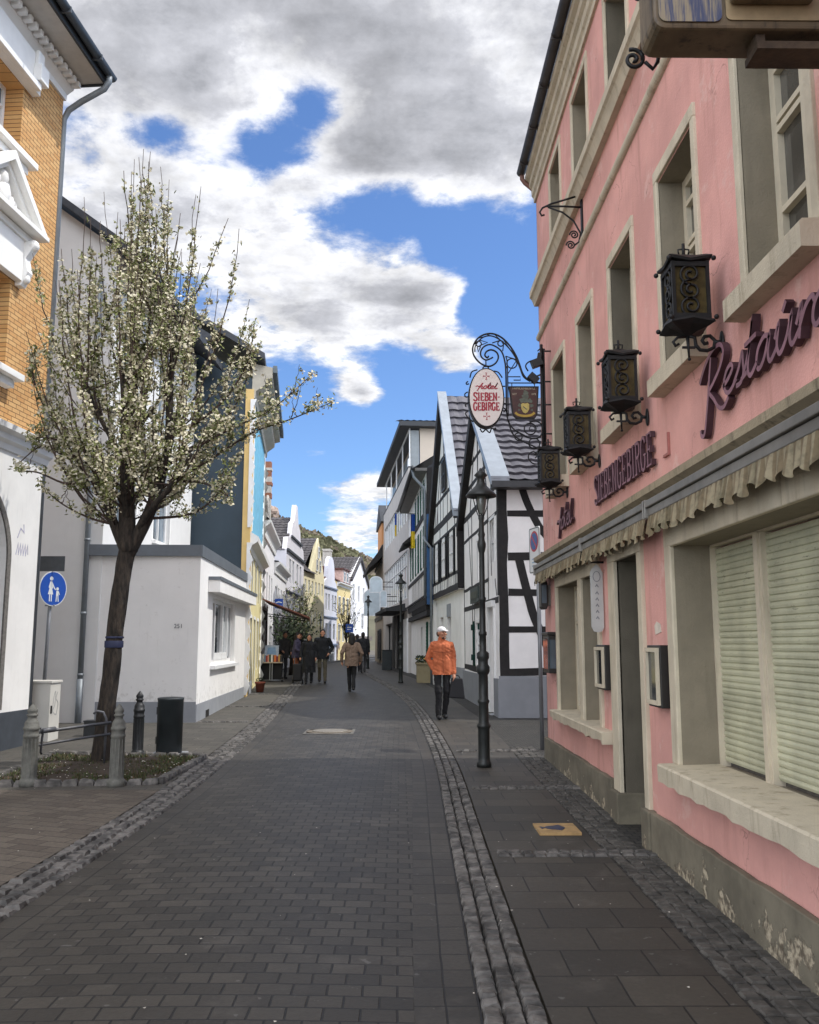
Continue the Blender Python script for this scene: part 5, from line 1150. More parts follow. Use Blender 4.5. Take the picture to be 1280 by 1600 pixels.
# street front
wob(m, (.06, 2.55), (LH, 2.55), FH, .13, .04); wob(m, (1.4, 3.05), (LH, 3.05), FH, .08, .032); wob(m, (0, 4.95), (LH, 4.95), FH, .16, .04); wob(m, (0, 4.35), (LH, 4.35), FH, .08, .031); wob(m, (1.4, 1.05), (LH, 1.05), FH, .14, .032)
for s_ in (1.47, 2.25, 4.3, 6.02): wob(m, (s_, 1.0), (s_, 4.9), FH, .085, .036)
wob(m, (.10, 2.63), (.10, 4.9), FH, .16, .036)
for s_ in (2.75, 3.9): wob(m, (s_, 1.12), (s_, 2.5), FH, .05, .033)
for a, b in (((.3, 2.65), (.5, 3.0)), ((1.0, 3.1), (1.0, 4.3)), ((4.4, 3.1), (5.1, 4.9))): wob(m, a, b, FH, .06, .034)
wob(m, (.9, 5.65), (LH - .9, 5.65), FH, .11, .033); wob(m, (LH / 2, 5.0), (LH / 2, 6.9), FH, .14, .037); wob(m, (1.5, 5.0), (2.4, 6.3), FH, .11, .034); wob(m, (4.6, 5.0), (3.8, 6.3), FH, .11, .034); wob(m, (1.9, 6.2), (4.2, 6.2), FH, .10, .032)
m.build('timber_frame', M_tframe, hh)
m = MB(); ey, rz = 4.93, 7.32
A = Xf(FH.P(0, 0, 0), -FH.n, (0, 0, 1), FH.u)      # s into the house, d along the street
tiles(m, A, -.16, 6.5, ey, -.28, rz, LH / 2 + .1, .30, .34, .013, .06); tiles(m, A, -.16, 6.5, ey, LH + .28, rz, LH / 2 + .1, .30, .34, .013, .06); rf_h = m.build('roof', M_tile, hh)
m = MB(); hm = LH / 2 + .1
def barge(F, s_e, ze, s_r, zr, d0, d1, th):
    m.prism([(s_e, ze - th), (s_e, ze + .03), (s_r, zr + .05), (s_r, zr - th)], F, d0, d1)
barge(FH, LH + .30, ey, hm, rz, -.01, .17, .34); barge(FH, -.30, ey, hm - .001, rz, .10, .175, .13)
m.build('barge_board', M_timber, hh)
m = MB(); sl = (rz - ey) / (hm + .28)
m.add([FH.P(s_, d, ey + (s_ + .28) * sl + .125) for d in (-.20, .19) for s_ in (-.31, hm)] + [FH.P(s_, d, ey + (s_ + .28) * sl - .05) for d in (-.20, .19) for s_ in (-.31, hm)], [(0, 1, 3, 2), (2, 3, 7, 6), (4, 6, 7, 5), (0, 2, 6, 4), (0, 4, 5, 1), (1, 5, 7, 3)])
m.build('verge_flashing', plain('light_zinc', '#9da4ab', .4, .5, .12, 4), hh)
m = MB(); m.fbox(Xf((2.03, 17.94, 0), (1, 0, 0), (0, 0, 1), (0, -1, 0)), -.15, 6, -.30, .06, 4.80, 4.93); m.build('eaves_board', plain('dark_eaves', '#3b3c3e', .6), hh)
for w in (hw_[2], hw_[3], hw_[4]): win(FH, hh, *w[:4], dep=.09, bars=(.5,), fw=.05, surround=.07, sm=M_white_frame)
M_green = plain('green_shutter_paint', '#1d3a33', .95, 0, .2, 8, spec=.1)
for a, b in ((2.55, 2.85), (3.82, 4.12)):
    m = MB(); m.fbox(FH, a, b, .008, .03, 1.12, 2.2)
    for z in (1.25, 1.98): m.fbox(FH, a - .03, b + .03, .03, .07, z, z + .14)
    m.build('shutter', M_green, hh)
m = MB(); m.fbox(FH, .52, .60, -.01, .05, .2, 2.42); m.fbox(FH, 1.35, 1.43, -.01, .05, .2, 2.42); m.fbox(FH, .50, 1.45, -.012, .09, 2.421, 2.55); m.build('door_surround', M_white_frame, hh)
m = MB(); m.fbox(FH, .61, 1.34, -.27, -.24, .2, 2.4); m.build('door', plain('pale_door', '#cfccc4', .6), hh)
m = MB(); m.fbox(FH, .58, 1.40, -.24, .12, -.1, .20); m.build('doorstep', M_greyband, hh)
m = MB(); m.fbox(FH, 2.55, 4.0, .045, .10, 2.62, 2.98)
for i in range(7): m.cur = 1; m.fbox(FH, 2.7 + i * .17, 2.78 + i * .17, .101, .115, 2.72, 2.88)
m.build('carved_board', [plain('dark_green_board', '#26332f', .6, 0, .3), plain('dull_gilding', '#4d5147', .6)], hh)

# --- second half timbered house
F2 = Fr((1.74, 24.5), (1.27, 30.6), 'R'); L2 = F2.len
h2_ = thing('timber_house', (3.2, 28.5, .25), 'steep gabled half timbered house with black shutters on a white ground floor', 'house')
w2 = [(.95, 1.75, 3.7, 4.8, .035), (2.75, 3.55, 3.7, 4.8, .035), (4.55, 5.3, 3.7, 4.8, .035), (2.3, 3.1, 6.3, 7.3, .1), (4.3, 5.1, 1.2, 2.5, .2), (2.5, 3.3, -.1, 2.45, .3)]
m = MB(); m.wall(F2, 0, L2, 3.15, 5.45, w2[:3], d=.12); m.add([F2.P(0, .12, 5.45), F2.P(L2, .12, 5.45), F2.P(L2 / 2, .12, 9.15)], [(0, 1, 2)])
m.wall(F2, .5, L2, -.2, 3.15, w2[4:]); cs = [F2.P(.5 - .55 * math.sin(R(a)), -.55 * (1 - math.cos(R(a))), 0) for a in range(0, 91, 15)]
vs = [(c[0], c[1], z) for z in (-.2, 3.15) for c in cs]; m.add(vs, [(i, i + 1, 7 + i + 1, 7 + i) for i in range(6)], True)
m.quad((cs[-1][0], cs[-1][1], -.2), (cs[-1][0] + 5, cs[-1][1], -.2), (cs[-1][0] + 5, cs[-1][1], 3.15), (cs[-1][0], cs[-1][1], 3.15))
m.fbox(F2, 0, L2, -6, .119, 3.14, 3.16); m.quad(F2.P(0, .12, 3.15), F2.P(0, .12, 5.45), F2.P(0, -6, 5.45), F2.P(0, -6, 3.15)); m.quad(F2.P(L2, .12, -.2), F2.P(L2, .12, 5.45), F2.P(L2, -6, 5.45), F2.P(L2, -6, -.2))
m.build('wall', M_whitewash, h2_)
m = MB(); Fd = Fr((1.74 - .12, 24.5), (1.27 - .12, 30.6), 'R')
for z, w in ((3.22, .18), (3.62, .10), (5.40, .22), (4.95, .10), (6.2, .12), (7.45, .11)):
    hl = max(0, (z - 5.45) * L2 / 2 / 3.7); wob(m, (hl + .05, z), (L2 - hl - .05, z), Fd, w, .04)
for s_ in (.1, .62, 2.25, 4.05, 5.85): wob(m, (s_, 3.3), (s_, 5.3), Fd, .11 if s_ not in (.1,) else .2, .037)
for s_ in (.38, .9, 1.3, 1.7, 2.0, 2.6, 3.0, 3.4, 3.8, 4.4, 4.8, 5.3): wob(m, (s_, 3.25), (s_, 3.6), Fd, .045, .035)
for s_ in (.9, 1.5, 2.2, 3.2, 3.9, 4.6, 5.2): wob(m, (s_, 5.5), (s_, 6.15 if abs(s_ - 3.05) > 1.0 else 7.4), Fd, .09, .036)
wob(m, (L2 / 2, 7.4), (L2 / 2, 9.2), Fd, .12, .034); wob(m, (1.2, 5.5), (2.2, 7.4), Fd, .1, .033); wob(m, (4.9, 5.5), (3.9, 7.4), Fd, .1, .033)
m.fbox(F2, -.03, .003, -.4, .15, 3.16, 5.4); m.fbox(F2, -.035, .002, -4, -.4, 3.16, 3.4); m.build('timber_frame', M_tframe, h2_)  # wide black panel on the near side paints the jetty's shaded end
m = MB(); A2 = Xf(F2.P(0, 0, 0), -F2.n, (0, 0, 1), F2.u); ey2, rz2, hm2 = 5.2, 9.42, L2 / 2
tiles(m, A2, -.28, 6.5, ey2, -.30, rz2, hm2, .32, .38, .014, .065); tiles(m, A2, -.28, 6.5, ey2, L2 + .30, rz2, hm2, .32, .38, .014, .065); m.build('roof', M_tile, h2_)
m = MB(); barge(F2, L2 + .32, ey2, hm2, rz2, .10, .29, .55); barge(F2, -.32, ey2, hm2 - .001, rz2, .20, .295, .16); m.build('barge_board', M_timber, h2_)
m = MB(); sl2 = (rz2 - ey2) / (hm2 + .30)
m.add([F2.P(s_, d, ey2 + (s_ + .30) * sl2 + o) for o in (.15, -.06) for d in (.03, .31) for s_ in (-.33, hm2)], [(0, 1, 3, 2), (2, 3, 7, 6), (4, 6, 7, 5), (0, 2, 6, 4), (0, 4, 5, 1), (1, 5, 7, 3)]); m.build('verge_flashing', plain('light_zinc', '#9da4ab'), h2_)
M_blk = plain('black_shutter_paint', '#1c1e1f', .95, 0, .2, spec=.1)
for i, w in enumerate(w2[:3]):
    win(Fd, h2_, *w[:4], dep=.03, bars=(.5,), fw=.05)
    for a, b in ((w[0] - .4, w[0] - .04), (w[1] + .04, w[1] + .4)):
        m = MB(); m.fbox(Fd, a, b, .008, .022, w[2] - .1, w[3] + .1)
        for j in range(9): m.fbox(Fd, a + .05, b - .05, .022, .027, w[2] + j * .12, w[2] + j * .12 + .06)
        m.build('shutter', M_blk, h2_)
win(Fd, h2_, *w2[3][:4], dep=-.03, bars=(.5,), fw=.06, mat=plain('black_frame', '#222324', .5))
win(F2, h2_, *w2[4][:4], dep=.18, bars=(.7,), fw=.06)
m = MB(); m.fbox(F2, 2.48, 3.32, .003, .02, 2.46, 2.85); m.build('door_lintel', M_greyband, h2_); m = MB(); m.fbox(F2, 2.52, 3.28, -.28, -.25, .1, 2.42); m.build('door', plain('grey_door', '#5c5f62', .6), h2_)
m = MB(); m.fbox(F2, .5, 2.48, .002, .02, -.2, 1.0); m.fbox(F2, 3.32, L2, .002, .02, -.2, .7); vs = [(c[0] - .02, c[1] - .02, z) for z in (-.2, 1.0) for c in cs]; m.add(vs, [(i, i + 1, 7 + i + 1, 7 + i) for i in range(6)], True); m.build('plinth', M_greyband, h2_)
m = MB(); m.tube([F2.P(L2 + .05, .42, 5.3), F2.P(L2 - .1, .40, 5.15), F2.P(L2 - .15, .2, 4.9), F2.P(L2 - .1, .19, .3)], .045, 8); m.build('downpipe', M_grey_pipe, h2_)

# --- house with green shutters
F3 = Fr((1.20, 30.75), (.55, 41.0), 'R'); L3 = F3.len
h3 = thing('green_shuttered_house', (2.5, 37, .3), 'white house with dark green shutters, overhanging upper floors and a blue side wall', 'house')
w3 = [(1.5, 2.3, 4.4, 5.8), (4.3, 5.1, 4.4, 5.8), (7.4, 8.2, 4.4, 5.8), (1.5, 2.3, 6.35, 7.3), (4.3, 5.1, 6.35, 7.3)]
m = MB(); U3 = Fr((1.20 - .25, 30.72), (.55 - .12, 41.0), 'R')
m.wall(U3, 0, L3, 3.0, 7.75, [w + (.035,) for w in w3]); m.quad(U3.P(L3, 0, 3), U3.P(L3, 0, 7.75), U3.P(L3, -6, 7.75), U3.P(L3, -6, 3)); m.quad(U3.P(0, 0, 3), U3.P(L3, 0, 3), U3.P(L3, -6, 3), U3.P(0, -6, 3))
m.wall(F3, 0, L3, -.2, 3.0, [(1.2, 2.2, .9, 2.4, .12), (4.5, 5.3, -.2, 2.3, .2)]); m.quad(F3.P(0, 0, -.2), F3.P(0, 0, 3), F3.P(0, -6, 3), F3.P(0, -6, -.2)); m.build('wall', M_whitewash, h3)
m = MB(); m.fbox(U3, -.04, -.002, -6, .01, 2.98, 6.1); m.build('side_wall', plain('blue_side_boards', '#2c5580', .7, 0, .2, 3), h3)
m = MB(); m.fbox(U3, -.05, -.002, -6, .01, 6.1, 7.74); m.fbox(U3, 0, L3, .002, .04, 3.0, 3.22); m.fbox(U3, .0, L3, .002, .035, 6.1, 6.3); m.fbox(U3, 0, L3, .002, .03, 4.1, 4.24)
for i in range(14): m.fbox(U3, .15 + i * .55, .35 + i * .55, -.3, .05, 2.8, 2.99)
m.fbox(U3, 0, L3, -.35, .02, 2.62, 2.79); m.fbox(U3, 0, L3, .04, .10, 3.23, 3.30)
for i in range(16): wob(m, (.2 + i * .5, 3.25), (.2 + i * .5 + rng.choice((0, .15, -.12)), 4.1), U3, .06, .028)
m.prism([(.0, 6.0), (.45, 5.75), (.48, 5.82), (.0, 6.25)], Xf(U3.P(6.6, 0, 0), U3.n, (0, 0, 1), U3.u), 0, 3.4); m.build('timber_frame', M_timber, h3)
M_green2 = plain('dark_green_paint', '#17503f', .95, 0, .2, spec=.1)
for w in w3:
    win(U3, h3, *w, dep=.03, bars=(.5,), fw=.05)
    for a, b in ((w[0] - .62, w[0] - .0), (w[1] + .0, w[1] + .62)):
        m = MB(); m.fbox(U3, a, b, .008, .022, w[2] - .05, w[3] + .05)
        for j in range(10): m.fbox(U3, a + .05, b - .05, .022, .027, w[2] + j * .12, w[2] + j * .12 + .06)
        m.build('shutter', M_green2, h3)
win(F3, h3, 1.2, 2.2, .9, 2.4, dep=.1, bars=(.5,), fw=.05)
for a, b in ((.74, 1.18), (2.22, 2.66)):
    m = MB(); m.fbox(F3, a, b, .003, .04, .85, 2.45)
    for j in range(13): m.fbox(F3, a + .05, b - .05, .04, .05, .9 + j * .12, .96 + j * .12)
    m.build('shutter', M_green2, h3)
m = MB(); m.fbox(F3, 4.5, 5.3, -.18, -.15, 0, 2.3); m.build('door', plain('brown_door', '#4b3d33', .6), h3)
m = MB(); m.quad(U3.P(-.15, .45, 7.72), U3.P(L3, .45, 7.72), U3.P(L3, -3.2, 10.0), U3.P(-.15, -3.2, 10.0)); m.quad(U3.P(-.15, -6.6, 7.72), U3.P(L3, -6.6, 7.72), U3.P(L3, -3.2, 10.0), U3.P(-.15, -3.2, 10.0)); m.add([U3.P(0, .0, 7.74), U3.P(0, -6.2, 7.74), U3.P(0, -3.2, 9.9)], [(0, 1, 2)]); m.build('roof', M_slate, h3)
m = MB(); m.fbox(U3, -.15, L3, .0, .42, 7.60, 7.70); m.build('soffit', plain('soffit_boards', '#6c6a66', .7), h3)
m = MB(); m.tube([U3.P(-.2, .5, 7.70), U3.P(L3, .5, 7.70)], .07, 8); m.build('gutter', plain('dark_gutter', '#46494c', .5, .3), h3)
m = MB(); m.tube([U3.P(.0, .5, 7.66), U3.P(.0, .45, 7.4), U3.P(.02, .08, 7.0), U3.P(.02, .06, 6.8), U3.P(.02, .06, 3.2)], .05, 8); m.build('downpipe', M_grey_pipe, h3)
def flag(F, s_, z0, z1, w, d, label):
    o = thing('flag', F.P(s_, d, z0), label, 'flag'); zm = (z0 + z1) / 2
    for nm, a, b, c in (('blue_half', zm, z1, '#1f4fae'), ('yellow_half', z0, zm - .001, '#e3c52a')):
        m = MB(); vs = [F.P(s_ + .04 * math.sin(i * 1.9) + .02 * (1 if z == a else 0), d + w * i / 6, z) for z in (a, b) for i in range(7)]; m.add(vs, [(i, i + 1, 8 + i, 7 + i) for i in range(6)], True); m.build(nm, plain(nm + '_cloth', c, .8), o)
    m = MB(); m.bar(F.P(s_, -.05, z1 + .02), F.P(s_, d + w + .05, z1 + .02), .03, .03); m.build('flagpole', M_zinc, o)
flag(U3, 5.6, 5.5, 6.9, .17, .03, 'blue and yellow flag hanging on the white wall between green shutters')

# --- modern building
F4 = Fr((.42, 41.1), (-1.0, 57), 'R'); L4 = F4.len
h4 = thing('modern_building', (2.5, 49, .4), 'grey rendered modern building with long window bands and glazed roof terrace', 'building')
M_modern = plain('warm_grey_render', '#b8b2ab', .85, 0, .06, 1.5, .1)
bands = [(.5, 15.2, 7.4, 8.75, .12), (.5, 15.2, 3.75, 6.0, .12)]
m = shell(F4, L4, 9.75, 9, bands + [(2.2, 6.8, -.2, 3.1, .07), (9, 14, .3, 2.8, .3)]); m.build('wall', M_modern, h4)
for (a, b, c, e, _) in bands:
    n = 12; cell = (b - a) / n
    for i in range(n): casement(F4, a + i * cell + .02, a + (i + 1) * cell - .02, c, e, .1, h4, M_white_frame, M_glass_l, (.7,) if e - c > 1.6 else (), False, .05)
casement(F4, 9, 14, .3, 2.8, .25, h4, plain('black_frame', '#222324'), M_glass, (), True, .08, name='shop_window')
m = MB(); m.fbox(F4, 0, L4, -9, 0, 9.75, 9.80); m.build('terrace_floor', M_modern, h4)
m = MB(); m.fbox(F4, -.02, L4, -.1, .02, 9.80, 9.86); m.build('parapet_cap', M_slate, h4)
m = MB(); m.fbox(F4, .05, L4, -9, -.55, 9.81, 11.7); m.build('top_storey_wall', plain('beige_render', '#c2b5a5', .85, 0, .05, 1.5), h4)
m = MB()
for i in range(5): m.fbox(F4, .06 + i * 3.6, .12 + i * 3.6, -.10, -.04, 9.86, 11.7)
m.fbox(F4, .06, L4 - .2, -.10, -.04, 11.62, 11.7); m.build('terrace_post', M_white_frame, h4)
m = MB(); m.quad(F4.P(.08, -.54, 9.9), F4.P(L4, -.54, 9.9), F4.P(L4, -.54, 11.5), F4.P(.08, -.54, 11.5)); m.quad(F4.P(.04, -.5, 9.86), F4.P(.04, -.12, 9.86), F4.P(.04, -.12, 11.6), F4.P(.04, -.5, 11.6)); m.build('terrace_glazing', plain('grey_glazing', '#7d8385', .3, 0, .1), h4)
m = MB(); m.fbox(F4, -.45, L4 + .3, -9.5, .45, 11.7, 11.92); m.build('roof_fascia', plain('dark_fascia', '#2f3236'), h4)
m = MB(); A4 = Xf(F4.P(0, 0, 0), -F4.n, (0, 0, 1), F4.u); a4 = [F4.P(-.45, .45, 11.925), F4.P(L4 + .3, .45, 11.925), F4.P(L4 + .3, -9.5, 11.925), F4.P(-.45, -9.5, 11.925), F4.P(4, -4.5, 13.2), F4.P(L4 - 4, -4.5, 13.2)]
m.add(a4, [(0, 1, 5, 4), (1, 2, 5), (2, 3, 4, 5), (3, 0, 4)]); tiles(m, A4, -.45, 9.4, 11.93, -.45, 12.5, 2.0, .3, .35); m.build('roof', M_tile, h4)
m = MB(); m.fbox(F4, .1, .5, -.3, .0, 9.88, 10.25); m.build('air_unit', M_white_frame, h4)
m = MB(); m.fbox(F4, .3, 8.3, .05, 1.0, 3.15, 3.3); m.prism([(.0, 3.3), (1.0, 3.15), (1.0, 3.3), (.0, 3.55)], Xf(F4.P(1.5, 0, 0), F4.n, (0, 0, 1), F4.u), 0, 6); m.build('shop_canopy', plain('dark_canopy', '#27292b', .6), h4)
m = MB(); m.fbox(F4, 2.2, 6.8, -.066, -.04, -.1, 3.1); m.fbox(F4, 1.9, 2.2, .003, .03, 0, 3.12); m.fbox(F4, 6.8, 8.6, .003, .03, 0, 3.12); m.fbox(F4, 3.6, 3.9, -.05, .02, 0, 3.1); m.fbox(F4, 5.2, 5.5, -.05, .02, 0, 3.1)
m.build('shop_interior', plain('dark_shop', '#100f0e', .7), h4)
m = MB(); m.quad(F4.P(4.0, -.035, 1.2), F4.P(5.1, -.035, 1.2), F4.P(5.1, -.035, 2.7), F4.P(4.0, -.035, 2.7)); m.build('shop_pane', M_glass_l, h4)
m = MB(); m.fbox(F4, 0, 2.0, .003, .05, .1, 2.8); m.fbox(F4, .3, .9, .051, .06, .4, 2.4); m.fbox(F4, 1.2, 1.8, .051, .06, .4, 2.4); m.build('side_door', M_white_frame, h4)
flag(F4, 6.2, 7.3, 8.5, .09, .02, 'blue and yellow flag hung behind the upper window band of the grey building')

# --- orange gabled timber house behind
F5 = Fr((-1.05, 57.2), (-1.75, 66), 'R'); L5 = F5.len
h5 = thing('orange_timber_house', (1.5, 61, .4), 'narrow orange house with dark timber gable beyond the grey modern building', 'house')
m = shell(F5, L5, 8.0, 7, []); m.build('wall', plain('far_beige_wall', '#9c8f80', .85, 0, .1), h5)
m = MB(); m.fbox(F5, 1.0, 5.5, -3, .02, 8.0, 9.6); m.build('upper_wall', plain('orange_plaster', '#c98e5c', .85, 0, .1, 1.5), h5)
m = MB(); m.prism([(.2, 9.5), (6.2, 9.5), (3.2, 11.0)], F5, -3.2, .12); m.build('roof', M_slate, h5)
m = MB()
for z in (3.2, 5.2, 6.8, 7.7): m.fbox(F5, 0, L5, .002, .06, z, z + .25)
for i in range(10): wob(m, (.2 + i * .9, 3.4), (.2 + i * .9 + rng.choice((0, .5, -.4)), 7.7), F5, .16, .05)
m.prism([(0, 7.2), (.9, 6.4), (.95, 6.6), (0, 7.9)], Xf(F5.P(0, 0, 0), F5.n, (0, 0, 1), F5.u), 0, L5); m.build('timber_frame', M_timber, h5)
for i in range(4): casement(F5, .5 + i * 2.1, 1.6 + i * 2.1, 3.7, 5.0, -.06, h5, plain('black_frame', '#222324'), M_glass, (.5,), True, .05)
casement(F5, 1.0, 4.0, .6, 2.6, -.06, h5, plain('black_frame', '#222324'), M_glass, (), True, .08, name='shop_window')
# ---------------------------------------------------------------- hanging hotel sign with wrought iron arm
SY = 11.4
HS = Xf((0, SY, 0), (1, 0, 0), (0, 0, 1), (0, -1, 0))
def hs(x, y): return (.91 + (720 + x / 6.67 - 733) * .00833, 5.23 - (500 + y / 6.67 - 577) * .00868)   # pattern units of the ironwork
def iron(m, pts, r=.012, sm=True, d=0.0, k=5):
    q = [hs(*p) for p in pts]; q = [tuple(p) for p in crom(q, k)] if sm else q
    m.tube([HS.P(a, d, b) for a, b in q], r, 6)
def ring(m, x, y, rr, r=.009):
    c = hs(x, y); q = rr / 6.67 * .0085; m.tube([HS.P(c[0] + q * math.cos(t * math.pi / 10), 0, c[1] + q * math.sin(t * math.pi / 10)) for t in range(21)], r, 5, False)
sg = thing('hotel_sign', (2.0, SY, 3.9), 'oval white hotel sign with red lettering on a curled black iron arm', 'hanging sign')
m = MB()
outer = [(845, 655), (770, 640), (700, 610), (655, 550), (625, 460), (590, 370), (530, 270), (450, 185), (360, 140), (270, 142), (190, 185), (140, 260), (132, 330), (160, 395), (220, 455), (300, 482), (370, 450), (402, 390), (385, 335), (330, 308), (280, 325), (260, 365), (285, 392), (300, 372)]
inner = [(735, 640), (665, 590), (630, 500), (590, 400), (525, 300), (440, 215), (350, 165), (270, 165), (205, 205), (160, 270), (155, 330)]
iron(m, outer); iron(m, inner, .009)
iron(m, [(480, 960), (480, 560), (470, 430), (440, 330), (380, 275), (310, 252), (245, 280), (215, 335), (225, 385), (270, 415), (320, 400), (345, 385)], .011)
iron(m, [(497, 1000), (497, 480), (480, 375)], .008)
for p in ([(480, 375), (600, 410), (500, 560), (490, 480)], [(500, 655), (500, 590), (632, 590), (632, 625), (560, 625)], [(500, 655), (850, 655)], [(340, 235), (430, 205), (460, 250), (450, 320)], [(170, 230), (205, 205), (290, 230), (205, 265)], [(180, 280), (190, 330), (215, 275)], [(270, 410), (270, 490)]): iron(m, p, .008, False)
ring(m, 545, 450, 52); ring(m, 430, 240, 30); ring(m, 195, 245, 28)
for i in range(4, len(outer) - 12): 
    a, b = outer[i], inner[min(len(inner) - 1, max(0, i - 3))]; iron(m, [a, b], .006, False)
iron(m, [(860, 250), (860, 1520)], .02, False); iron(m, [(885, 300), (885, 1480)], .012, False)
iron(m, [(480, 950), (500, 1060), (560, 1140), (640, 1185), (720, 1225), (800, 1225), (850, 1170), (845, 1090), (790, 1050), (720, 1060)], .010)
iron(m, [(497, 1040), (540, 1180), (640, 1255), (760, 1310), (850, 1360)], .010)
iron(m, [(850, 1480), (800, 1490), (740, 1480), (700, 1430), (715, 1380), (760, 1365), (790, 1400), (770, 1430)], .009); ring(m, 725, 1130, 60); ring(m, 765, 1280, 55); ring(m, 600, 1210, 38); ring(m, 745, 1130, 28, .006)
for y in (320, 640, 880, 1180, 1450): iron(m, [(860, y), (985, y)], .011, False)
iron(m, [(860, 420), (780, 415), (715, 440), (690, 480), (715, 530)], .010); iron(m, [(820, 320), (850, 295), (900, 300)], .008)
# scrolls around the oval
for p in ([(235, 505), (250, 485), (285, 485), (300, 505)], [(80, 640), (60, 655), (65, 670), (90, 665)], [(75, 750), (45, 770), (50, 800), (80, 800)], [(80, 860), (50, 880), (55, 905)], [(75, 950), (50, 970), (70, 1010), (130, 1060)], [(450, 960), (470, 930), (440, 910)], [(100, 600), (120, 540), (180, 518)], [(440, 600), (400, 545), (350, 530)], [(200, 1130), (225, 1165), (260, 1140), (300, 1170), (320, 1130), (365, 1135), (355, 1120)], [(435, 690), (470, 690)], [(430, 870), (480, 870)]): iron(m, p, .009)
m.build('iron_arm', M_iron, sg)
oc = (1.135, 4.835)
def ell(rx, rz, n=48): return [(oc[0] + rx * math.cos(2 * math.pi * i / n), oc[1] + rz * math.sin(2 * math.pi * i / n)) for i in range(n)]
m = MB(); m.prism(ell(.236, .400), HS, -.09, .05); m.build('rim', M_iron, sg, bevel=.008)
m = MB(); m.prism(ell(.218, .382), HS, .0505, .056); face = m.build('oval_face', plain('warm_white_enamel', '#d9cfc8', .45, 0, .05, 4), sg)
M_red = plain('red_lettering', '#9c2433', .5, 0, .1)
T = Xf((oc[0], SY, oc[1]), (1, 0, 0), (0, 0, 1), (0, -1, 0))
m = MB(); serif_text(m, 'SIEBEN-', T, .105, .350, .020, .0565, .059, -.170, -.045); serif_text(m, 'GEBIRGE', T, .105, .345, .020, .0565, .059, -.172, -.175)
script_text(m, 'hotel', T, .040, .24, .013, .0565, .059, -.105, .115, .3)
for zc in (.285, -.255):
    for a, b in (((-.04, zc), (-.008, zc)), ((.008, zc), (.04, zc)), ((0, zc - .045), (0, zc - .010)), ((0, zc + .010), (0, zc + .045))): m.ribbon([a, b], .010, T, .0565, .0585); m.ribbon([(a[0] if abs(a[0]) > abs(b[0]) else b[0], zc - .012), (a[0] if abs(a[0]) > abs(b[0]) else b[0], zc + .012)] if a[1] == b[1] else [(-.012, a[1] if abs(a[1] - zc) > abs(b[1] - zc) else b[1]), (.012, a[1] if abs(a[1] - zc) > abs(b[1] - zc) else b[1])], .006, T, .0566, .0588)
m.build('lettering', M_red, face)
cs_ = thing('crest_sign', (1.65, SY, 4.55), 'dark red painted crest sign hanging inside the iron arm beside the oval sign', 'hanging sign')
pg = [(512, 700), (815, 700), (795, 985), (770, 1022), (585, 1022), (545, 985)]
m = MB(); m.prism([hs(*p) for p in pg], HS, -.02, .02); m.build('panel', plain('oxblood_panel', '#43241f', .5, 0, .3, 12), cs_)
m = MB(); q = [hs(*p) for p in pg]; m.ribbon(q + [q[0]], .016, HS, -.022, .026); m.tube([HS.P(*hs(540, 700)[:1], 0, hs(540, 700)[1]), HS.P(hs(540, 660)[0], 0, hs(540, 660)[1])], .006, 5); m.tube([HS.P(hs(780, 700)[0], 0, hs(780, 700)[1]), HS.P(hs(780, 660)[0], 0, hs(780, 660)[1])], .006, 5); m.build('rim', M_iron, cs_)
m = MB(); m.prism([hs(*p) for p in [(632, 880), (650, 868), (672, 875), (700, 866), (718, 882), (716, 930), (700, 960), (675, 975), (650, 962), (634, 930)]], HS, .0205, .026); m.cur = 1
m.ribbon([tuple(p) for p in crom([hs(*p) for p in [(570, 965), (600, 990), (670, 1002), (740, 990), (772, 965)]], 5)], .030, HS, .0206, .0235); m.cur = 2
for x, y, r in ((680, 760, 26), (665, 800, 24), (695, 800, 22), (640, 840, 24), (725, 845, 24), (618, 890, 18), (742, 895, 18), (680, 840, 28), (610, 940, 12), (745, 940, 12)):
    c = hs(x, y); q = r / 6.67 * .0085; m.prism([(c[0] + q * (1 + .25 * math.sin(k * 2.3 + x)) * math.cos(k * .7), c[1] + q * (1 + .25 * math.sin(k * 2.3 + x)) * math.sin(k * .7)) for k in range(9)], HS, .0204, .022 + .0003 * (x % 7))
m.ribbon([hs(652, 905), hs(690, 935)], .012, HS, .0262, .028)
m.build('coat_of_arms', [plain('pale_gold', '#b9a45c', .5, 0, .2, 20), plain('banner_gold', '#a98a35', .5, 0, .1), plain('grey_green_crest', '#5a5e52', .6, 0, .3, 30)], cs_)
M_ptxt = plain('pale_lettering', '#b8ab93', .6)
for txt, x, y, sz in (('FAMILIENBESITZ', 664, 716, .044), ('SEIT', 565, 776, .036), ('1878', 765, 776, .036)):
    c = hs(x, y); text_mesh('lettering', txt, sz, Xf((c[0], SY, c[1]), (1, 0, 0), (0, 0, 1), (0, -1, 0)), .0215, M_ptxt, cs_, sx=.95 if sz > .04 else .9)
m = MB(); c = hs(800, 470); m.bar(HS.P(c[0] - .06, .02, c[1] + .0), HS.P(c[0] + .07, .02, c[1] + .05), .10, .10); c2 = hs(765, 600); m.bar(HS.P(c2[0] - .05, .03, c2[1] + .03), HS.P(c2[0] + .05, .03, c2[1] - .06), .09, .09)
m.bar(HS.P(c[0] + .02, 0, c[1] + .02), HS.P(1.90, 0, c[1] + .02), .03, .03); m.bar(HS.P(c2[0], .0, c2[1]), HS.P(1.9, 0, c2[1] + .06), .02, .02); m.bar(HS.P(c[0] + .03, .02, c[1] + .06), HS.P(c[0] + .05, .02, c[1] + .16), .05, .05)
tag(m.build('floodlight', plain('black_floodlight', '#17181a', .5)), 'pair of small black floodlights clamped to the iron arm of the hotel sign', 'floodlight')

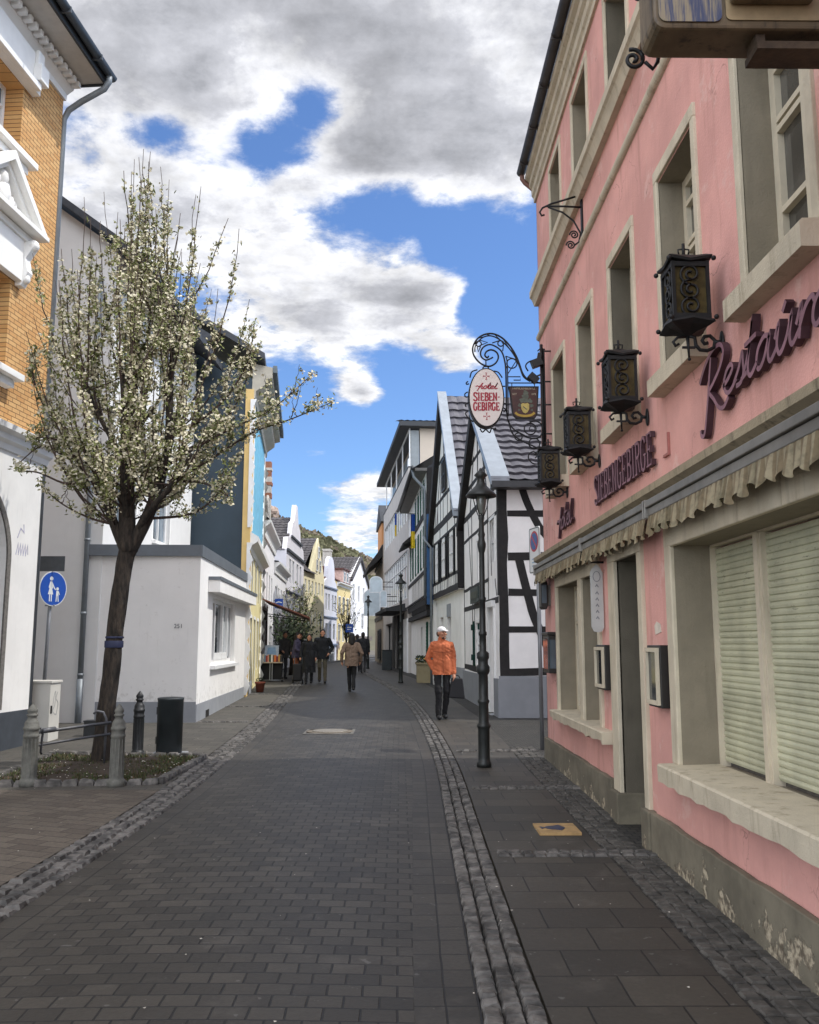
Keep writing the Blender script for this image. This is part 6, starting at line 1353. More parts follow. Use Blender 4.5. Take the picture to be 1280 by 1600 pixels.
# ---------------------------------------------------------------- street lamps
M_post = plain('lamp_post_paint', '#2a2d2c', .45, .2, .3, 6, .1, 60)
M_lglass = plain('lamp_glass', '#6a6f6a', .15, 0, .2, 10, spec=.8)
def street_lamp(label, grp):
    o = thing('street_lamp', (0, 0, 0), label, 'street lamp', grp)
    prof = [(.0, 0), (.105, 0), (.105, .05), (.088, .07), (.083, .11), (.083, .46), (.088, .47), (.10, .49), (.10, .515), (.080, .53), (.074, .55), (.072, .77), (.085, .79), (.088, .81), (.07, .83), (.066, 1.13), (.085, 1.15), (.098, 1.18), (.098, 1.23), (.075, 1.26), (.075, 1.32), (.09, 1.34), (.09, 1.40), (.052, 1.43), (.050, 1.62), (.062, 1.63), (.062, 1.66), (.047, 1.68), (.044, 2.06), (.055, 2.07), (.055, 2.10), (.042, 2.12), (.040, 2.68), (.048, 2.70), (.062, 2.76), (.066, 2.80), (.050, 2.84), (.044, 2.88), (.055, 2.92), (.040, 2.96), (.036, 3.10), (.046, 3.13), (.046, 3.17), (.0, 3.18)]
    m = MB(); m.lathe([(a * .87, b) for a, b in prof], (0, 0, 0), 18, False)
    for k in range(0): a = k * math.pi / 5; m.bar((.082 * math.cos(a), .082 * math.sin(a), .12), (.082 * math.cos(a), .082 * math.sin(a), .45), .014, .014); m.bar((.072 * math.cos(a), .072 * math.sin(a), .56), (.072 * math.cos(a), .072 * math.sin(a), .76), .010, .010)
    m.build('post', M_post, o)
    m = MB(); m.lathe([(.0, 3.80), (.018, 3.79), (.03, 3.76), (.055, 3.74), (.088, 3.70), (.055, 3.665), (.048, 3.64), (.055, 3.60), (.075, 3.56), (.115, 3.52), (.17, 3.475), (.20, 3.435), (.20, 3.415), (.185, 3.42), (.10, 3.46), (.0, 3.47)], (0, 0, 0), 24, False); m.build('shade', M_post, o)
    m = MB()
    for k in range(4): a = k * math.pi / 2 + .6; m.tube([(.04 * math.cos(a), .04 * math.sin(a), 3.16), (.085 * math.cos(a), .085 * math.sin(a), 3.26), (.125 * math.cos(a), .125 * math.sin(a), 3.42)], .007, 5)
    m.tube([(0, 0, 3.17), (0, 0, 3.3)], .012, 6); m.build('cage', M_post, o)
    m = MB(); m.lathe([(.03, 3.19), (.055, 3.26), (.065, 3.38), (.06, 3.42)], (0, 0, 0), 14, False); m.build('lamp_glass', M_lglass, o)
    return o
sl = street_lamp('near black street lamp with bell shaped shade on the right pavement before the timber house', 'street lamps')
sl.location = (1.065, 11.52, g(11.5) + .015); sl.rotation_euler[2] = .3
dup(sl, (.055, 31.4, g(31.4) + .015), .9, 'second black street lamp, standing on the pavement before the green shuttered house')
dup(sl, (-1.62, 47.0, g(47) + .015), .2, 'third street lamp, far down the right side in front of the arched pale signs')
dup(sl, (-5.15, 59.0, g(59) + .015), .5, 'small far street lamp in front of the cream gabled house', .8)
dup(sl, (-3.45, 62.0, g(62) + .015), 1.2, 'far street lamp beside the bare tree at the bend', .85)

# ---------------------------------------------------------------- traffic signs
M_pole = plain('galvanised_pole', '#8a8d90', .45, .5, .15, 5)
o = thing('no_parking_sign', (2.05, 13.2, g(13.2)), 'round no parking sign seen nearly edge on beside the pink house corner', 'traffic sign')
m = MB(); m.tube([(2.06, 13.2, .05), (2.05, 13.2, 3.3)], .03, 10); m.build('pole', M_pole, o)
nv = Vector((-.972, -.235, 0)).normalized(); S = Xf((2.03, 13.17, 3.02), (.235, -.972, 0), (0, 0, 1), nv)
m = MB(); m.prism(rrect(-.20, .20, -.34, .34, .04), S, .02, .035); m.build('back_plate', plain('sign_white', '#d8dad8', .4, 0, .04), o)
m = MB(); m.ribbon([(x, z) for x, z in rrect(-.185, .185, -.325, .325, .035)] + [rrect(-.185, .185, -.325, .325, .035)[0]], .012, S, .0355, .037); m.build('border', plain('sign_dark', '#2e3438', .5), o)
def disc(r, cz=0, n=28, cx=0): return [(cx + r * math.cos(2 * math.pi * i / n), cz + r * math.sin(2 * math.pi * i / n)) for i in range(n)]
m = MB(); m.prism(disc(.155, .13), S, .0355, .038); m.cur = 1; m.prism(disc(.125, .13), S, .0385, .040); m.cur = 0; m.ribbon([(-.09, .22), (.09, .04)], .028, S, .0402, .042); m.build('no_parking_disc', [plain('sign_red', '#b23038', .4, 0, .05), plain('sign_blue', '#31558f', .4, 0, .05)], o)
m = MB()
for z in (-.13, -.18, -.23): m.ribbon([(-.10, z), (.10, z)], .018, S, .0355, .037)
m.build('supplementary_text', plain('sign_pale_blue', '#8fa9bd', .5), o)
o = thing('pedestrian_sign', (-6.0, 15.5, g(15.5)), 'round blue sign with white woman and child on a grey pole at the left', 'traffic sign')
m = MB(); m.tube([(-6.02, 15.5, .1), (-5.98, 15.5, 3.12)], .032, 10); m.tube([(-6.06, 15.47, 2.3), (-5.9, 15.47, 2.3)], .015, 6); m.build('pole', M_pole, o)
nv = Vector((.90, -.436, 0)).normalized(); S = Xf((-5.965, 15.46, 2.585), (.436, .90, 0), (0, 0, 1), nv)
m = MB(); m.prism(disc(.30), S, .03, .042); m.build('white_border', plain('sign_white', '#d8dad8'), o)
m = MB(); m.prism(disc(.283), S, .0425, .046); bd = m.build('blue_disc', plain('strong_sign_blue', '#1449a2', .4, 0, .05), o)
m = MB()
m.prism(disc(.036, .17, 14, -.05), S, .0465, .049); m.prism([(-.075, .12), (-.03, .12), (-.005, .0), (-.03, .005), (.0, -.10), (-.115, -.10), (-.085, .0), (-.105, .02)], S, .0465, .0488)
m.prism([(-.085, -.102), (-.065, -.102), (-.065, -.22), (-.085, -.22)], S, .0465, .0486); m.prism([(-.045, -.102), (-.025, -.102), (-.025, -.22), (-.045, -.22)], S, .0465, .0486); m.ribbon([(-.035, .10), (.02, .01), (.05, -.02)], .018, S, .0466, .0495)
m.prism(disc(.028, .0, 12, .09), S, .0465, .049); m.prism([(.068, -.035), (.112, -.035), (.118, -.12), (.062, -.12)], S, .0465, .0488); m.ribbon([(.11, -.04), (.14, -.10)], .014, S, .0466, .0492); m.ribbon([(.075, -.12), (.07, -.22)], .018, S, .0466, .0487); m.ribbon([(.105, -.12), (.12, -.22)], .018, S, .0466, .0487)
m.build('woman_and_child', plain('sign_white', '#d8dad8'), bd)
m = MB(); m.fbox(WF, -6.18, -5.74, 15.40, 15.415, 2.88, 3.14); m.fbox(WF, -6.06, -5.86, 15.415, 15.45, 2.98, 3.03); m.build('sign_back', plain('grey_sign_back', '#5b5e60', .6, .2, .15), o)

# ---------------------------------------------------------------- bollards, bin, cabinet, tree bed
M_bgrey = plain('weathered_grey_bollard', '#62625c', .75, 0, .3, 14, .35, 50, streak=.5)
M_bblack = plain('black_bollard', '#2a2c2d', .5, .1, .3, 14, .2, 50)
def bollard(x, y, mat, label, h=.88, r=.075):
    o = thing('bollard', (x, y, g(y)), label, 'bollard', 'bollards around the tree bed'); k = h / .88; q = r / .075
    prof = [(.0, 0), (.098, 0), (.098, .06), (.090, .075), (.078, .09), (.074, .10), (.070, .52), (.078, .53), (.078, .55), (.071, .56), (.071, .60), (.080, .61), (.080, .635), (.072, .64), (.070, .68), (.060, .70), (.045, .72), (.042, .745), (.055, .755), (.055, .77), (.040, .78), (.050, .80), (.052, .815), (.030, .85), (.008, .88), (.0, .882)]
    m = MB(); m.lathe([(a * q, b * k) for a, b in prof], (x, y, g(y)), 16, False); m.build('post', mat, o)
    m = MB()
    for i in range(12): a = i * math.pi / 6; m.bar((x + .071 * q * math.cos(a), y + .071 * q * math.sin(a), g(y) + .11 * k), (x + .069 * q * math.cos(a), y + .069 * q * math.sin(a), g(y) + .51 * k), .012, .012)
    m.build('fluting', mat, o); return o
bollard(-4.06, 10.19, M_bgrey, 'grey fluted bollard with pointed cap at the left end of the tree bed', .89, .082)
bollard(-3.10, 10.18, M_bgrey, 'grey fluted bollard directly in front of the tree trunk', .89, .076)
bollard(-3.55, 12.55, M_bblack, 'black bollard with pointed cap between the tree trunk and the bin', .88, .072)
m = MB(); m.lathe([(.0, .0), (.13, .0), (.13, .03), (.175, .035), (.175, .745), (.180, .75), (.180, .775), (.165, .78), (.13, .765), (.0, .76)], (-3.175, 12.75, g(12.7)), 28, False)
bn = thing('litter_bin', (-3.175, 12.75, g(12.7)), 'dark grey cylindrical litter bin standing right of the tree', 'litter bin')
m.build('body', plain('anthracite_bin', '#2c3234', .5, .1, .2, 5), bn)
m = MB(); m.fbox(WF, -3.36, -3.345, 12.72, 12.78, g(12.7) + .15, g(12.7) + .25); m.fbox(WF, -3.36, -3.345, 12.72, 12.78, g(12.7) + .55, g(12.7) + .65); m.build('hinge', M_iron, bn)
m = MB(); m.fbox(WF, -3.40, -2.95, 12.55, 12.95, g(12.7) + .0, g(12.7) + .03); m.build('footing', M_greyband, bn)
uc = thing('utility_cabinet', (-5.63, 14.4, g(14.4)), 'pale grey utility cabinet with graffiti beside the brick house', 'cabinet')
m = MB(); m.fbox(WF, -5.88, -5.40, 14.2, 14.62, .12, 1.04); m.fbox(WF, -5.90, -5.38, 14.18, 14.64, 1.042, 1.08); m.fbox(WF, -5.86, -5.42, 14.22, 14.60, -.05, .119); m.build('housing', plain('cabinet_grey', '#c9c6bd', .6, 0, .06, 4), uc, bevel=.006)
C = Xf((-5.40, 14.2, 0), (0, 1, 0), (0, 0, 1), (1, 0, 0)); m = MB()
m.ribbon([tuple(p) for p in crom([(.10, .55), (.16, .85), (.22, .9), (.2, .7), (.12, .62), (.25, .55), (.3, .6)], 4)], .02, C, .001, .003); m.ribbon([tuple(p) for p in crom([(.3, .9), (.24, .8), (.33, .72), (.28, .55)], 4)], .02, C, .001, .0035); m.build('graffiti', plain('faded_grey_spray', '#a9a8a4', .9), uc)
m = MB(); m.fbox(C, .03, .05, .001, .02, .58, .70); m.build('handle', M_iron, uc)
m = MB(); m.fbox(WF, -5.10, -4.88, 14.9, 15.1, g(15), g(15) + .24); m.fbox(WF, -5.11, -4.87, 14.89, 15.11, g(15) + .241, g(15) + .26); tag(m.build('dark_box', plain('dark_plastic', '#26282a', .6)), 'small dark box on the pavement behind the tree trunk', 'box')
# rails between the left bollard and the tree
m = MB(); z = g(10.5)
m.tube([(-4.03, 10.26, z + .57), (-3.75, 11.2, z + .57), (-3.62, 11.55, z + .57)], .018, 8); m.tube([(-4.03, 10.26, z + .43), (-3.75, 11.2, z + .43), (-3.62, 11.55, z + .43)], .015, 8)
m.tube([(-4.0, 10.3, z + .62), (-3.99, 10.33, z + .55), (-4.0, 10.33, z + .35), (-4.0, 10.36, z + .33)], .014, 6); m.tube([(-3.98, 10.30, z + .585), (-3.9, 10.45, z + .59)], .03, 8)
m.tube([(-3.66, 11.5, z), (-3.66, 11.5, z + .62), (-3.70, 11.5, z + .70), (-3.78, 11.48, z + .72), (-3.81, 11.47, z + .68)], .016, 8)
rg = thing('tree_guard_rail', (-3.85, 10.9, g(10.9)), 'pair of grey metal rails between the left bollard and the tree trunk', 'railing'); m.build('rails', plain('grey_rail', '#5c5d60', .5, .4, .2, 10), rg)
m = MB(); m.lathe([(.10, .0), (.105, .02), (.105, .50), (.10, .52)], (-3.77, 11.62, g(11.6)), 14)
# planted bed and its kerb
bed = [(-4.55, 10.12), (-2.66, 10.30), (-2.585, 12.30), (-4.70, 12.60)]
m = MB(); n1, n2 = 16, 16; 
for i in range(n1 + 1):
    for j in range(n2 + 1):
        a = Vector(bed[0]).lerp(Vector(bed[1]), i / n1); b = Vector(bed[3]).lerp(Vector(bed[2]), i / n1); q = a.lerp(b, j / n2)
        m.v.append((q.x, q.y, g(q.y) + .03 + .035 * math.sin(math.pi * i / n1) * math.sin(math.pi * j / n2) + rng.uniform(-.008, .008)))
for i in range(n1):
    for j in range(n2): m.f.append((i * (n2 + 1) + j, i * (n2 + 1) + j + 1, (i + 1) * (n2 + 1) + j + 1, (i + 1) * (n2 + 1) + j)); m.mi.append(0); m.sm.append(True)
struct(m, 'tree_bed_soil', plain('bed_soil', '#3a2f24', .95, 0, .4, 12, .6, 30))
m = MB(); mg = [0, 1, 2]
for i in range(9000):
    a = Vector(bed[0]).lerp(Vector(bed[1]), rng.random()); b = Vector(bed[3]).lerp(Vector(bed[2]), 0.5); u, v_ = rng.random(), rng.random()
    q = Vector(bed[0]).lerp(Vector(bed[1]), u).lerp(Vector(bed[3]).lerp(Vector(bed[2]), u), v_)
    if noise.noise(Vector((q.x * 2.2, q.y * 2.2, 1))) < -.12: continue
    h = rng.uniform(.012, .05); w = rng.uniform(.004, .010); t_ = rng.uniform(0, 6.28); z = g(q.y) + .04; dx, dy = math.cos(t_), math.sin(t_); ln = rng.uniform(-.04, .04)
    m.cur = 0 if rng.random() < .65 else 1
    m.add([(q.x - dx * w, q.y - dy * w, z), (q.x + dx * w, q.y + dy * w, z), (q.x + dy * ln, q.y - dx * ln, z + h)], [(0, 1, 2)])
m.cur = 2
for i in range(110):
    u, v_ = rng.random(), rng.random(); q = Vector(bed[0]).lerp(Vector(bed[1]), u).lerp(Vector(bed[3]).lerp(Vector(bed[2]), u), v_); s = rng.uniform(.006, .013); z = g(q.y) + rng.uniform(.06, .10)
    m.add([(q.x - s, q.y, z), (q.x, q.y - s, z + .004), (q.x + s, q.y, z), (q.x, q.y + s, z + .006)], [(0, 1, 2, 3)])
tag(m.build('tree_bed_grass', [plain('grass_green', '#3f4a28', .9, 0, .3, 8), plain('dry_grass', '#54462f', .9), plain('petal', '#c9c4b8')]), 'patchy grass with fallen white petals in the bed under the tree', 'grass', kind='stuff')
m = MB()
for a, b in ((bed[0], bed[1]), (bed[1], bed[2]), (bed[2], bed[3]), (bed[3], bed[0])):
    a, b = Vector(a), Vector(b); L = (b - a).length; n = int(L / .17); an_ = math.atan2(b.y - a.y, b.x - a.x)
    for i in range(n): q = a.lerp(b, (i + .5) / n); stone_list(m, (q.x, q.y, g(q.y) + .03), L / n * .95, .10, .09, an_)
struct(m, 'tree_bed_kerb', M_cob)

# ---------------------------------------------------------------- trees
def bark_mat():
    t = NT('dark_bark'); n = t.noise(14, 6, .65, stretch=(1.6, 1.6, .5)); k = t.mix(t.ramp(n, .35, .7), lin('#1a1612'), lin('#3d342b')); t.bump(n, .9, .03); return t.fin(k, .9)
M_bark = bark_mat(); M_twig = plain('brown_twig', '#3f312a', .85, 0, .3, 10)
M_blossom = leaf_mat('blossom', '#c2bb98', '#ded8c0', 5.0); M_leaf = leaf_mat('young_leaf', '#6a7340', '#8b9158', 5.0)
def clump(mb, c, s, n, blossom=.55):
    for k in range(n):
        p = c + Vector((rng.gauss(0, s), rng.gauss(0, s), rng.gauss(0, s))); q = rng.uniform(.015, .030)
        a = Vector((rng.uniform(-1, 1), rng.uniform(-1, 1), rng.uniform(-1, 1))).normalized(); b = a.orthogonal().normalized()
        if rng.random() < blossom: mb.cur = 0; mb.add([p + a * q, p + b * q * .9, p - a * q * .9, p - b * q], [(0, 1, 2, 3)])
        else: mb.cur = 1; mb.add([p + a * q * 1.5, p + b * q * .55, p - a * q * 1.3, p - b * q * .5], [(0, 1, 2, 3)])
def blossom_tree():
    o = thing('blossoming_tree', (-3.79, 11.84, g(11.84)), 'upright tree full of cream white blossom on a dark leaning trunk', 'tree')
    Y0 = 11.84; V = lambda x, z, y=0: Vector((x, Y0 + y, z))
    tr = crom([V(-3.80, .02), V(-3.79, .5), V(-3.74, 1.2), V(-3.70, 1.9), V(-3.64, 2.6), V(-3.57, 3.0)], 5)
    tr = crom([tuple(p) for p in tr], 3); m = MB(); m.tube(tr, [.138 - .030 * min(1, i / 30) for i in range(len(tr))], 18)
    for i, v in enumerate(m.v):                # ridged, knotty bark
        ax = tr[min(len(tr) - 1, i // 18)]; d_ = Vector(v) - ax; k_ = 1 + .10 * noise.noise(Vector((v[0] * 22, v[1] * 22, v[2] * 4))) + .06 * noise.noise(Vector((v[0] * 6, v[1] * 6, v[2] * 3))); m.v[i] = tuple(ax + d_ * k_)
    limbs = [([V(-3.58, 2.85), V(-3.63, 3.4), V(-3.64, 4.1), V(-3.62, 4.75), V(-3.62, 5.3)], .125, .06), ([V(-3.60, 2.8), V(-3.36, 3.3), V(-3.22, 3.75), V(-3.14, 4.3, .1), V(-3.16, 5.2, .15), V(-3.12, 6.1, .2)], .10, .03),
             ([V(-3.62, 2.85), V(-3.78, 3.2), V(-3.94, 3.62), V(-4.05, 3.85, -.05), V(-4.02, 4.1, -.1)], .07, .045), ([V(-3.62, 3.9), V(-3.8, 4.3, -.15), V(-4.05, 4.75, -.2), V(-4.3, 5.3, -.25)], .045, .02), ([V(-3.5, 3.1), V(-3.25, 3.4, -.2), V(-2.95, 3.7, -.35), V(-2.7, 4.1, -.4)], .05, .022), ([V(-3.6, 3.3), V(-3.7, 3.8, .35), V(-3.7, 4.4, .6), V(-3.65, 5.2, .75)], .05, .022), ([V(-3.6, 3.2), V(-3.6, 3.8, -.35), V(-3.55, 4.6, -.6), V(-3.6, 5.4, -.7)], .045, .02)]
    nodes = []
    for pts, r0, r1 in limbs:
        c = crom(pts, 5); m.tube(c, [r0 + (r1 - r0) * i / (len(c) - 1) for i in range(len(c))], 10)
        for i, p in enumerate(c):
            if i > 4: nodes.append(p)
    m.build('trunk', M_bark, o)
    m = MB(); m.lathe([(.116, 1.60), (.120, 1.61), (.120, 1.68), (.116, 1.69)], (-3.715, Y0, 0), 16, False); m.lathe([(.115, 1.72), (.118, 1.725), (.118, 1.74), (.115, 1.745)], (-3.71, Y0, 0), 16, False); m.build('tie_band', plain('blue_strap', '#262d4a', .7), o)
    tw, cr = MB(), MB()
    ENV = [(3.2, 1.0), (3.8, 1.3), (4.6, 1.45), (5.4, 1.5), (6.3, 1.4), (7.0, 1.2), (7.6, .8), (8.2, .42), (8.7, .08)]
    def shoot(a, tip, r0, dens=1.0, n=7, bl=.55):
        ctrl = a.lerp(tip, .45); ctrl.z = a.z + (tip.z - a.z) * rng.uniform(.18, .34); ctrl.x = a.x + (tip.x - a.x) * rng.uniform(.6, .85); ctrl.y = a.y + (tip.y - a.y) * rng.uniform(.6, .85)
        pts = [a * (1 - t) ** 2 + ctrl * 2 * t * (1 - t) + tip * t * t for t in [i / 12 for i in range(13)]]
        pts = [p + Vector((rng.uniform(-1, 1), rng.uniform(-1, 1), 0)) * .015 for p in pts]
        tw.tube(pts, [r0 * (1 - .85 * i / 12) + .0018 for i in range(13)], 5)
        L = sum((pts[i + 1] - pts[i]).length for i in range(12)); k = int(L / .066 * dens)
        for j in range(k):
            t = .16 + .80 * (j + rng.random()) / k; f = t * 12; i = min(11, int(f)); p = pts[i].lerp(pts[i + 1], f - i)
            if rng.random() < .12 or noise.noise(Vector((p.x * 3, p.y * 3, p.z * 3))) < -.28: continue
            s = .030 * (1.15 - .75 * max(0, t - .72) / .28) * rng.uniform(.7, 1.25); c = p + Vector((rng.gauss(0, .02), rng.gauss(0, .02), rng.gauss(0, .015)))
            clump(cr, c, s * rng.uniform(.6, 1.35), rng.randint(8, 18) if t < .9 else rng.randint(2, 5), rng.uniform(.25, .85))
    def envelope(z): return lerp_tab(ENV, z)
    tips = []
    for i in range(92):
        z = rng.choice((rng.uniform(5.2, 7.6), rng.uniform(6.2, 8.5), rng.uniform(4.0, 6.2))); e = envelope(z); a = rng.uniform(0, 6.28); rr = math.sqrt(rng.random()) * e * (1.0 if z < 7 else .9)
        tips.append(Vector((-3.64 + rr * math.cos(a) * (1.0 if math.cos(a) < 0 else 1.0), Y0 + rr * math.sin(a) * .95, z)))
    for x, z in ((-4.45, 7.9), (-4.2, 8.0), (-3.86, 8.35), (-3.76, 8.6), (-3.6, 8.5), (-3.3, 8.25), (-2.95, 8.05), (-2.75, 7.9), (-2.4, 7.55), (-2.2, 7.3), (-5.0, 6.9), (-4.8, 7.2), (-2.1, 6.4)): tips.append(V(x, z, rng.uniform(-.3, .3)))
    for tip in tips:
        best = None; bs = 1e9
        for nd_ in rng.sample(nodes, min(len(nodes), 12)):
            dz = tip.z - nd_.z
            if dz < .7: continue
            sc_ = math.hypot(tip.x - nd_.x, tip.y - nd_.y) * 1.2 + abs(dz - 2.3)
            if sc_ < bs: bs = sc_; best = nd_
        if best is None: best = V(-3.6, 3.4)
        shoot(best.copy(), tip, rng.uniform(.010, .018))
    # long reaching branches
    for pts, dn in (([V(-3.14, 4.0), V(-2.7, 4.25, -.1), V(-2.2, 4.5, -.2), V(-1.7, 4.75, -.2), V(-1.15, 5.25, -.2)], 1), ([V(-3.2, 3.7), V(-2.6, 4.1, .1), V(-2.0, 4.5, .1), V(-1.5, 4.68, .1), V(-.92, 4.93, .1)], 1), ([V(-4.05, 3.85), V(-4.4, 3.75, -.1), V(-4.8, 3.9, -.1), V(-5.12, 3.92, -.1)], .8), ([V(-3.7, 3.2), V(-4.1, 3.3), V(-4.5, 3.5), V(-4.8, 3.75)], .7), ([V(-4.0, 4.1), V(-4.4, 4.3), V(-4.8, 4.4), V(-5.0, 4.35)], .9), ([V(-4.1, 4.3), V(-4.6, 4.6), V(-4.9, 5.0), V(-5.05, 5.6)], 1), ([V(-3.3, 3.3), V(-2.8, 3.4, .2), V(-2.45, 3.7, .2), V(-2.2, 4.2, .2)], 1), ([V(-3.1, 3.8), V(-2.6, 3.75, -.2), V(-2.3, 3.6, -.2), V(-2.2, 3.5, -.2)], .8), ([V(-3.1, 4.4), V(-2.5, 4.8), V(-2.1, 5.4), V(-2.0, 6.0)], 1), ([V(-4.0, 4.0), V(-4.5, 4.15, .1), V(-4.85, 4.3, .1), V(-5.2, 4.0, .1)], .8), ([V(-3.2, 4.1), V(-2.7, 4.4, .2), V(-2.3, 4.9, .3), V(-2.05, 5.6, .3)], 1)):
        c = crom(pts, 6); tw.tube(c, [.020 * (1 - .85 * i / (len(c) - 1)) + .002 for i in range(len(c))], 6)
        L = sum((c[i + 1] - c[i]).length for i in range(len(c) - 1)); k = int(L / .045 * dn)
        for j in range(k):
            t = .25 + .75 * rng.random(); f = t * (len(c) - 1); i = min(len(c) - 2, int(f)); p = c[i].lerp(c[i + 1], f - i); clump(cr, p + Vector((rng.gauss(0, .03), rng.gauss(0, .03), rng.gauss(.02, .03))), .03, rng.randint(5, 9))
        for j in range(int(L * 5)):
            t = .2 + .7 * rng.random(); p = c[int(t * (len(c) - 1))]; shoot(p.copy(), p + Vector((rng.uniform(-.12, .2) , rng.uniform(-.15, .15), rng.uniform(.12, .5))), .006, .9)
    # fill: short spurs inside the crown
    for i in range(20):
        nd_ = rng.choice(nodes); z = nd_.z + rng.uniform(.2, 1.6); e = envelope(z) * rng.random(); a = rng.uniform(0, 6.28); shoot(nd_.copy(), Vector((-3.64 + e * math.cos(a), Y0 + e * math.sin(a), z)), rng.uniform(.005, .010), .8)
    tw.build('twigs', M_twig, o); cr.build('crown', [M_blossom, M_leaf], o)
blossom_tree()
def small_tree(x, y, h, w, label, leafy, mats, seed, z0=None):
    r_ = random.Random(seed); z0 = g(y) if z0 is None else z0; o = thing('street_tree', (x, y, z0), label, 'tree'); m = MB(); m.tube([(x, y, z0), (x + .03, y, z0 + h * .25), (x, y, z0 + h * .4)], [.09, .07, .06], 8)
    tips = []
    for i in range(26):
        a = r_.uniform(0, 6.28); e = w * r_.uniform(.3, 1); tz = z0 + h * r_.uniform(.55, 1); b = Vector((x, y, z0 + h * r_.uniform(.28, .42))); t = Vector((x + e * math.cos(a), y + e * math.sin(a), tz)); md = b.lerp(t, .5) + Vector((0, 0, -.1 * h * .5))
        pts = [b * (1 - s) ** 2 + md * 2 * s * (1 - s) + t * s * s for s in [k / 6 for k in range(7)]]; m.tube(pts, [.03 * (1 - .8 * k / 6) for k in range(7)], 5); tips.append(pts)
        for q in range(3): p = pts[r_.randint(3, 6)]; m.tube([p, p + Vector((r_.uniform(-.35, .35), r_.uniform(-.35, .35), r_.uniform(.1, .4)))], [.012, .005], 4)
    m.build('trunk', M_bark, o); m = MB()
    for pts in tips:
        for k in range(int(26 * leafy)):
            p = pts[r_.randint(2, 6)] + Vector((r_.gauss(0, .2), r_.gauss(0, .2), r_.gauss(0, .2))); q = r_.uniform(.03, .075); a = Vector((r_.uniform(-1, 1), r_.uniform(-1, 1), r_.uniform(-1, 1))).normalized(); b = a.orthogonal().normalized(); m.cur = r_.randint(0, 1); m.add([p + a * q, p + b * q, p - a * q, p - b * q], [(0, 1, 2, 3)])
    if m.v: m.build('crown', mats, o)
    return o
small_tree(-4.7, 42.5, 3.9, .8, 'small pale blossoming tree behind the bookshop awning', 1.6, [M_blossom, M_leaf], 3)
small_tree(-3.55, 60.5, 4.8, 1.1, 'bare branched young tree at the bend in front of the yellow house', .25, [M_leaf, M_twig], 5)
small_tree(-4.55, 38.2, 2.6, .7, 'dark leafy potted tree in front of the small white house', 2.2, [leaf_mat('dark_evergreen', '#24301f', '#3a4a2c', 4), leaf_mat('dark_evergreen', '#24301f', '#3a4a2c', 4)], 8)
# ---------------------------------------------------------------- people
def blob_mesh(name, prims, voxel, mat, parent, smooth_it=3, fold=0.0, cut=None):
    """one continuous skin grown over tapered limbs and ellipsoids"""
    m = MB()
    for pr in prims:
        if pr[0] == 'c':
            _, p, q, r0, r1 = pr; p, q = Vector(p), Vector(q); d = (q - p); L = max(d.length, 1e-4); d.normalize()
            pts, rs = [], []
            for k in range(4): a = math.pi / 2 * (1 - k / 3.999) ; pts.append(p - d * r0 * math.sin(a)); rs.append(max(r0 * math.cos(a), .0006))
            for k in range(4): a = math.pi / 2 * (k / 3.0); pts.append(q + d * r1 * math.sin(a)); rs.append(max(r1 * math.cos(a), .0006))
            m.tube(pts, rs, 12)
        else: m.ball(pr[1], pr[2], 16, 10)
    o = m.build(name, mat, parent)
    md = o.modifiers.new('r', 'REMESH'); md.mode = 'VOXEL'; md.voxel_size = voxel
    sm = o.modifiers.new('s', 'SMOOTH'); sm.iterations = smooth_it; sm.factor = .5
    dg = bpy.context.evaluated_depsgraph_get(); me = bpy.data.meshes.new_from_object(o.evaluated_get(dg)); o.modifiers.clear(); old = o.data; o.data = me; bpy.data.meshes.remove(old)
    if not me.materials: me.materials.append(mat)
    if cut is not None:
        bm = bmesh.new(); bm.from_mesh(me); bmesh.ops.bisect_plane(bm, geom=bm.verts[:] + bm.edges[:] + bm.faces[:], plane_co=(0, 0, cut), plane_no=(0, 0, -1), clear_outer=True); bm.to_mesh(me); bm.free()
    if fold:                                   # creases of the cloth, running down and across
        ns = [v.normal.copy() for v in me.vertices]
        for v, n in zip(me.vertices, ns):
            p = v.co; a = noise.noise(Vector((p.x * 9, p.y * 9, p.z * 4.5))) + .6 * noise.noise(Vector((p.x * 16 + p.z * 14, p.y * 14, p.z * 16)))
            v.co = p + n * fold * (a if a > 0 else a * 1.6)
    me.polygons.foreach_set('use_smooth', [True] * len(me.polygons)); return o
M_skin = plain('skin', '#b98468', .6, 0, .08, 20)
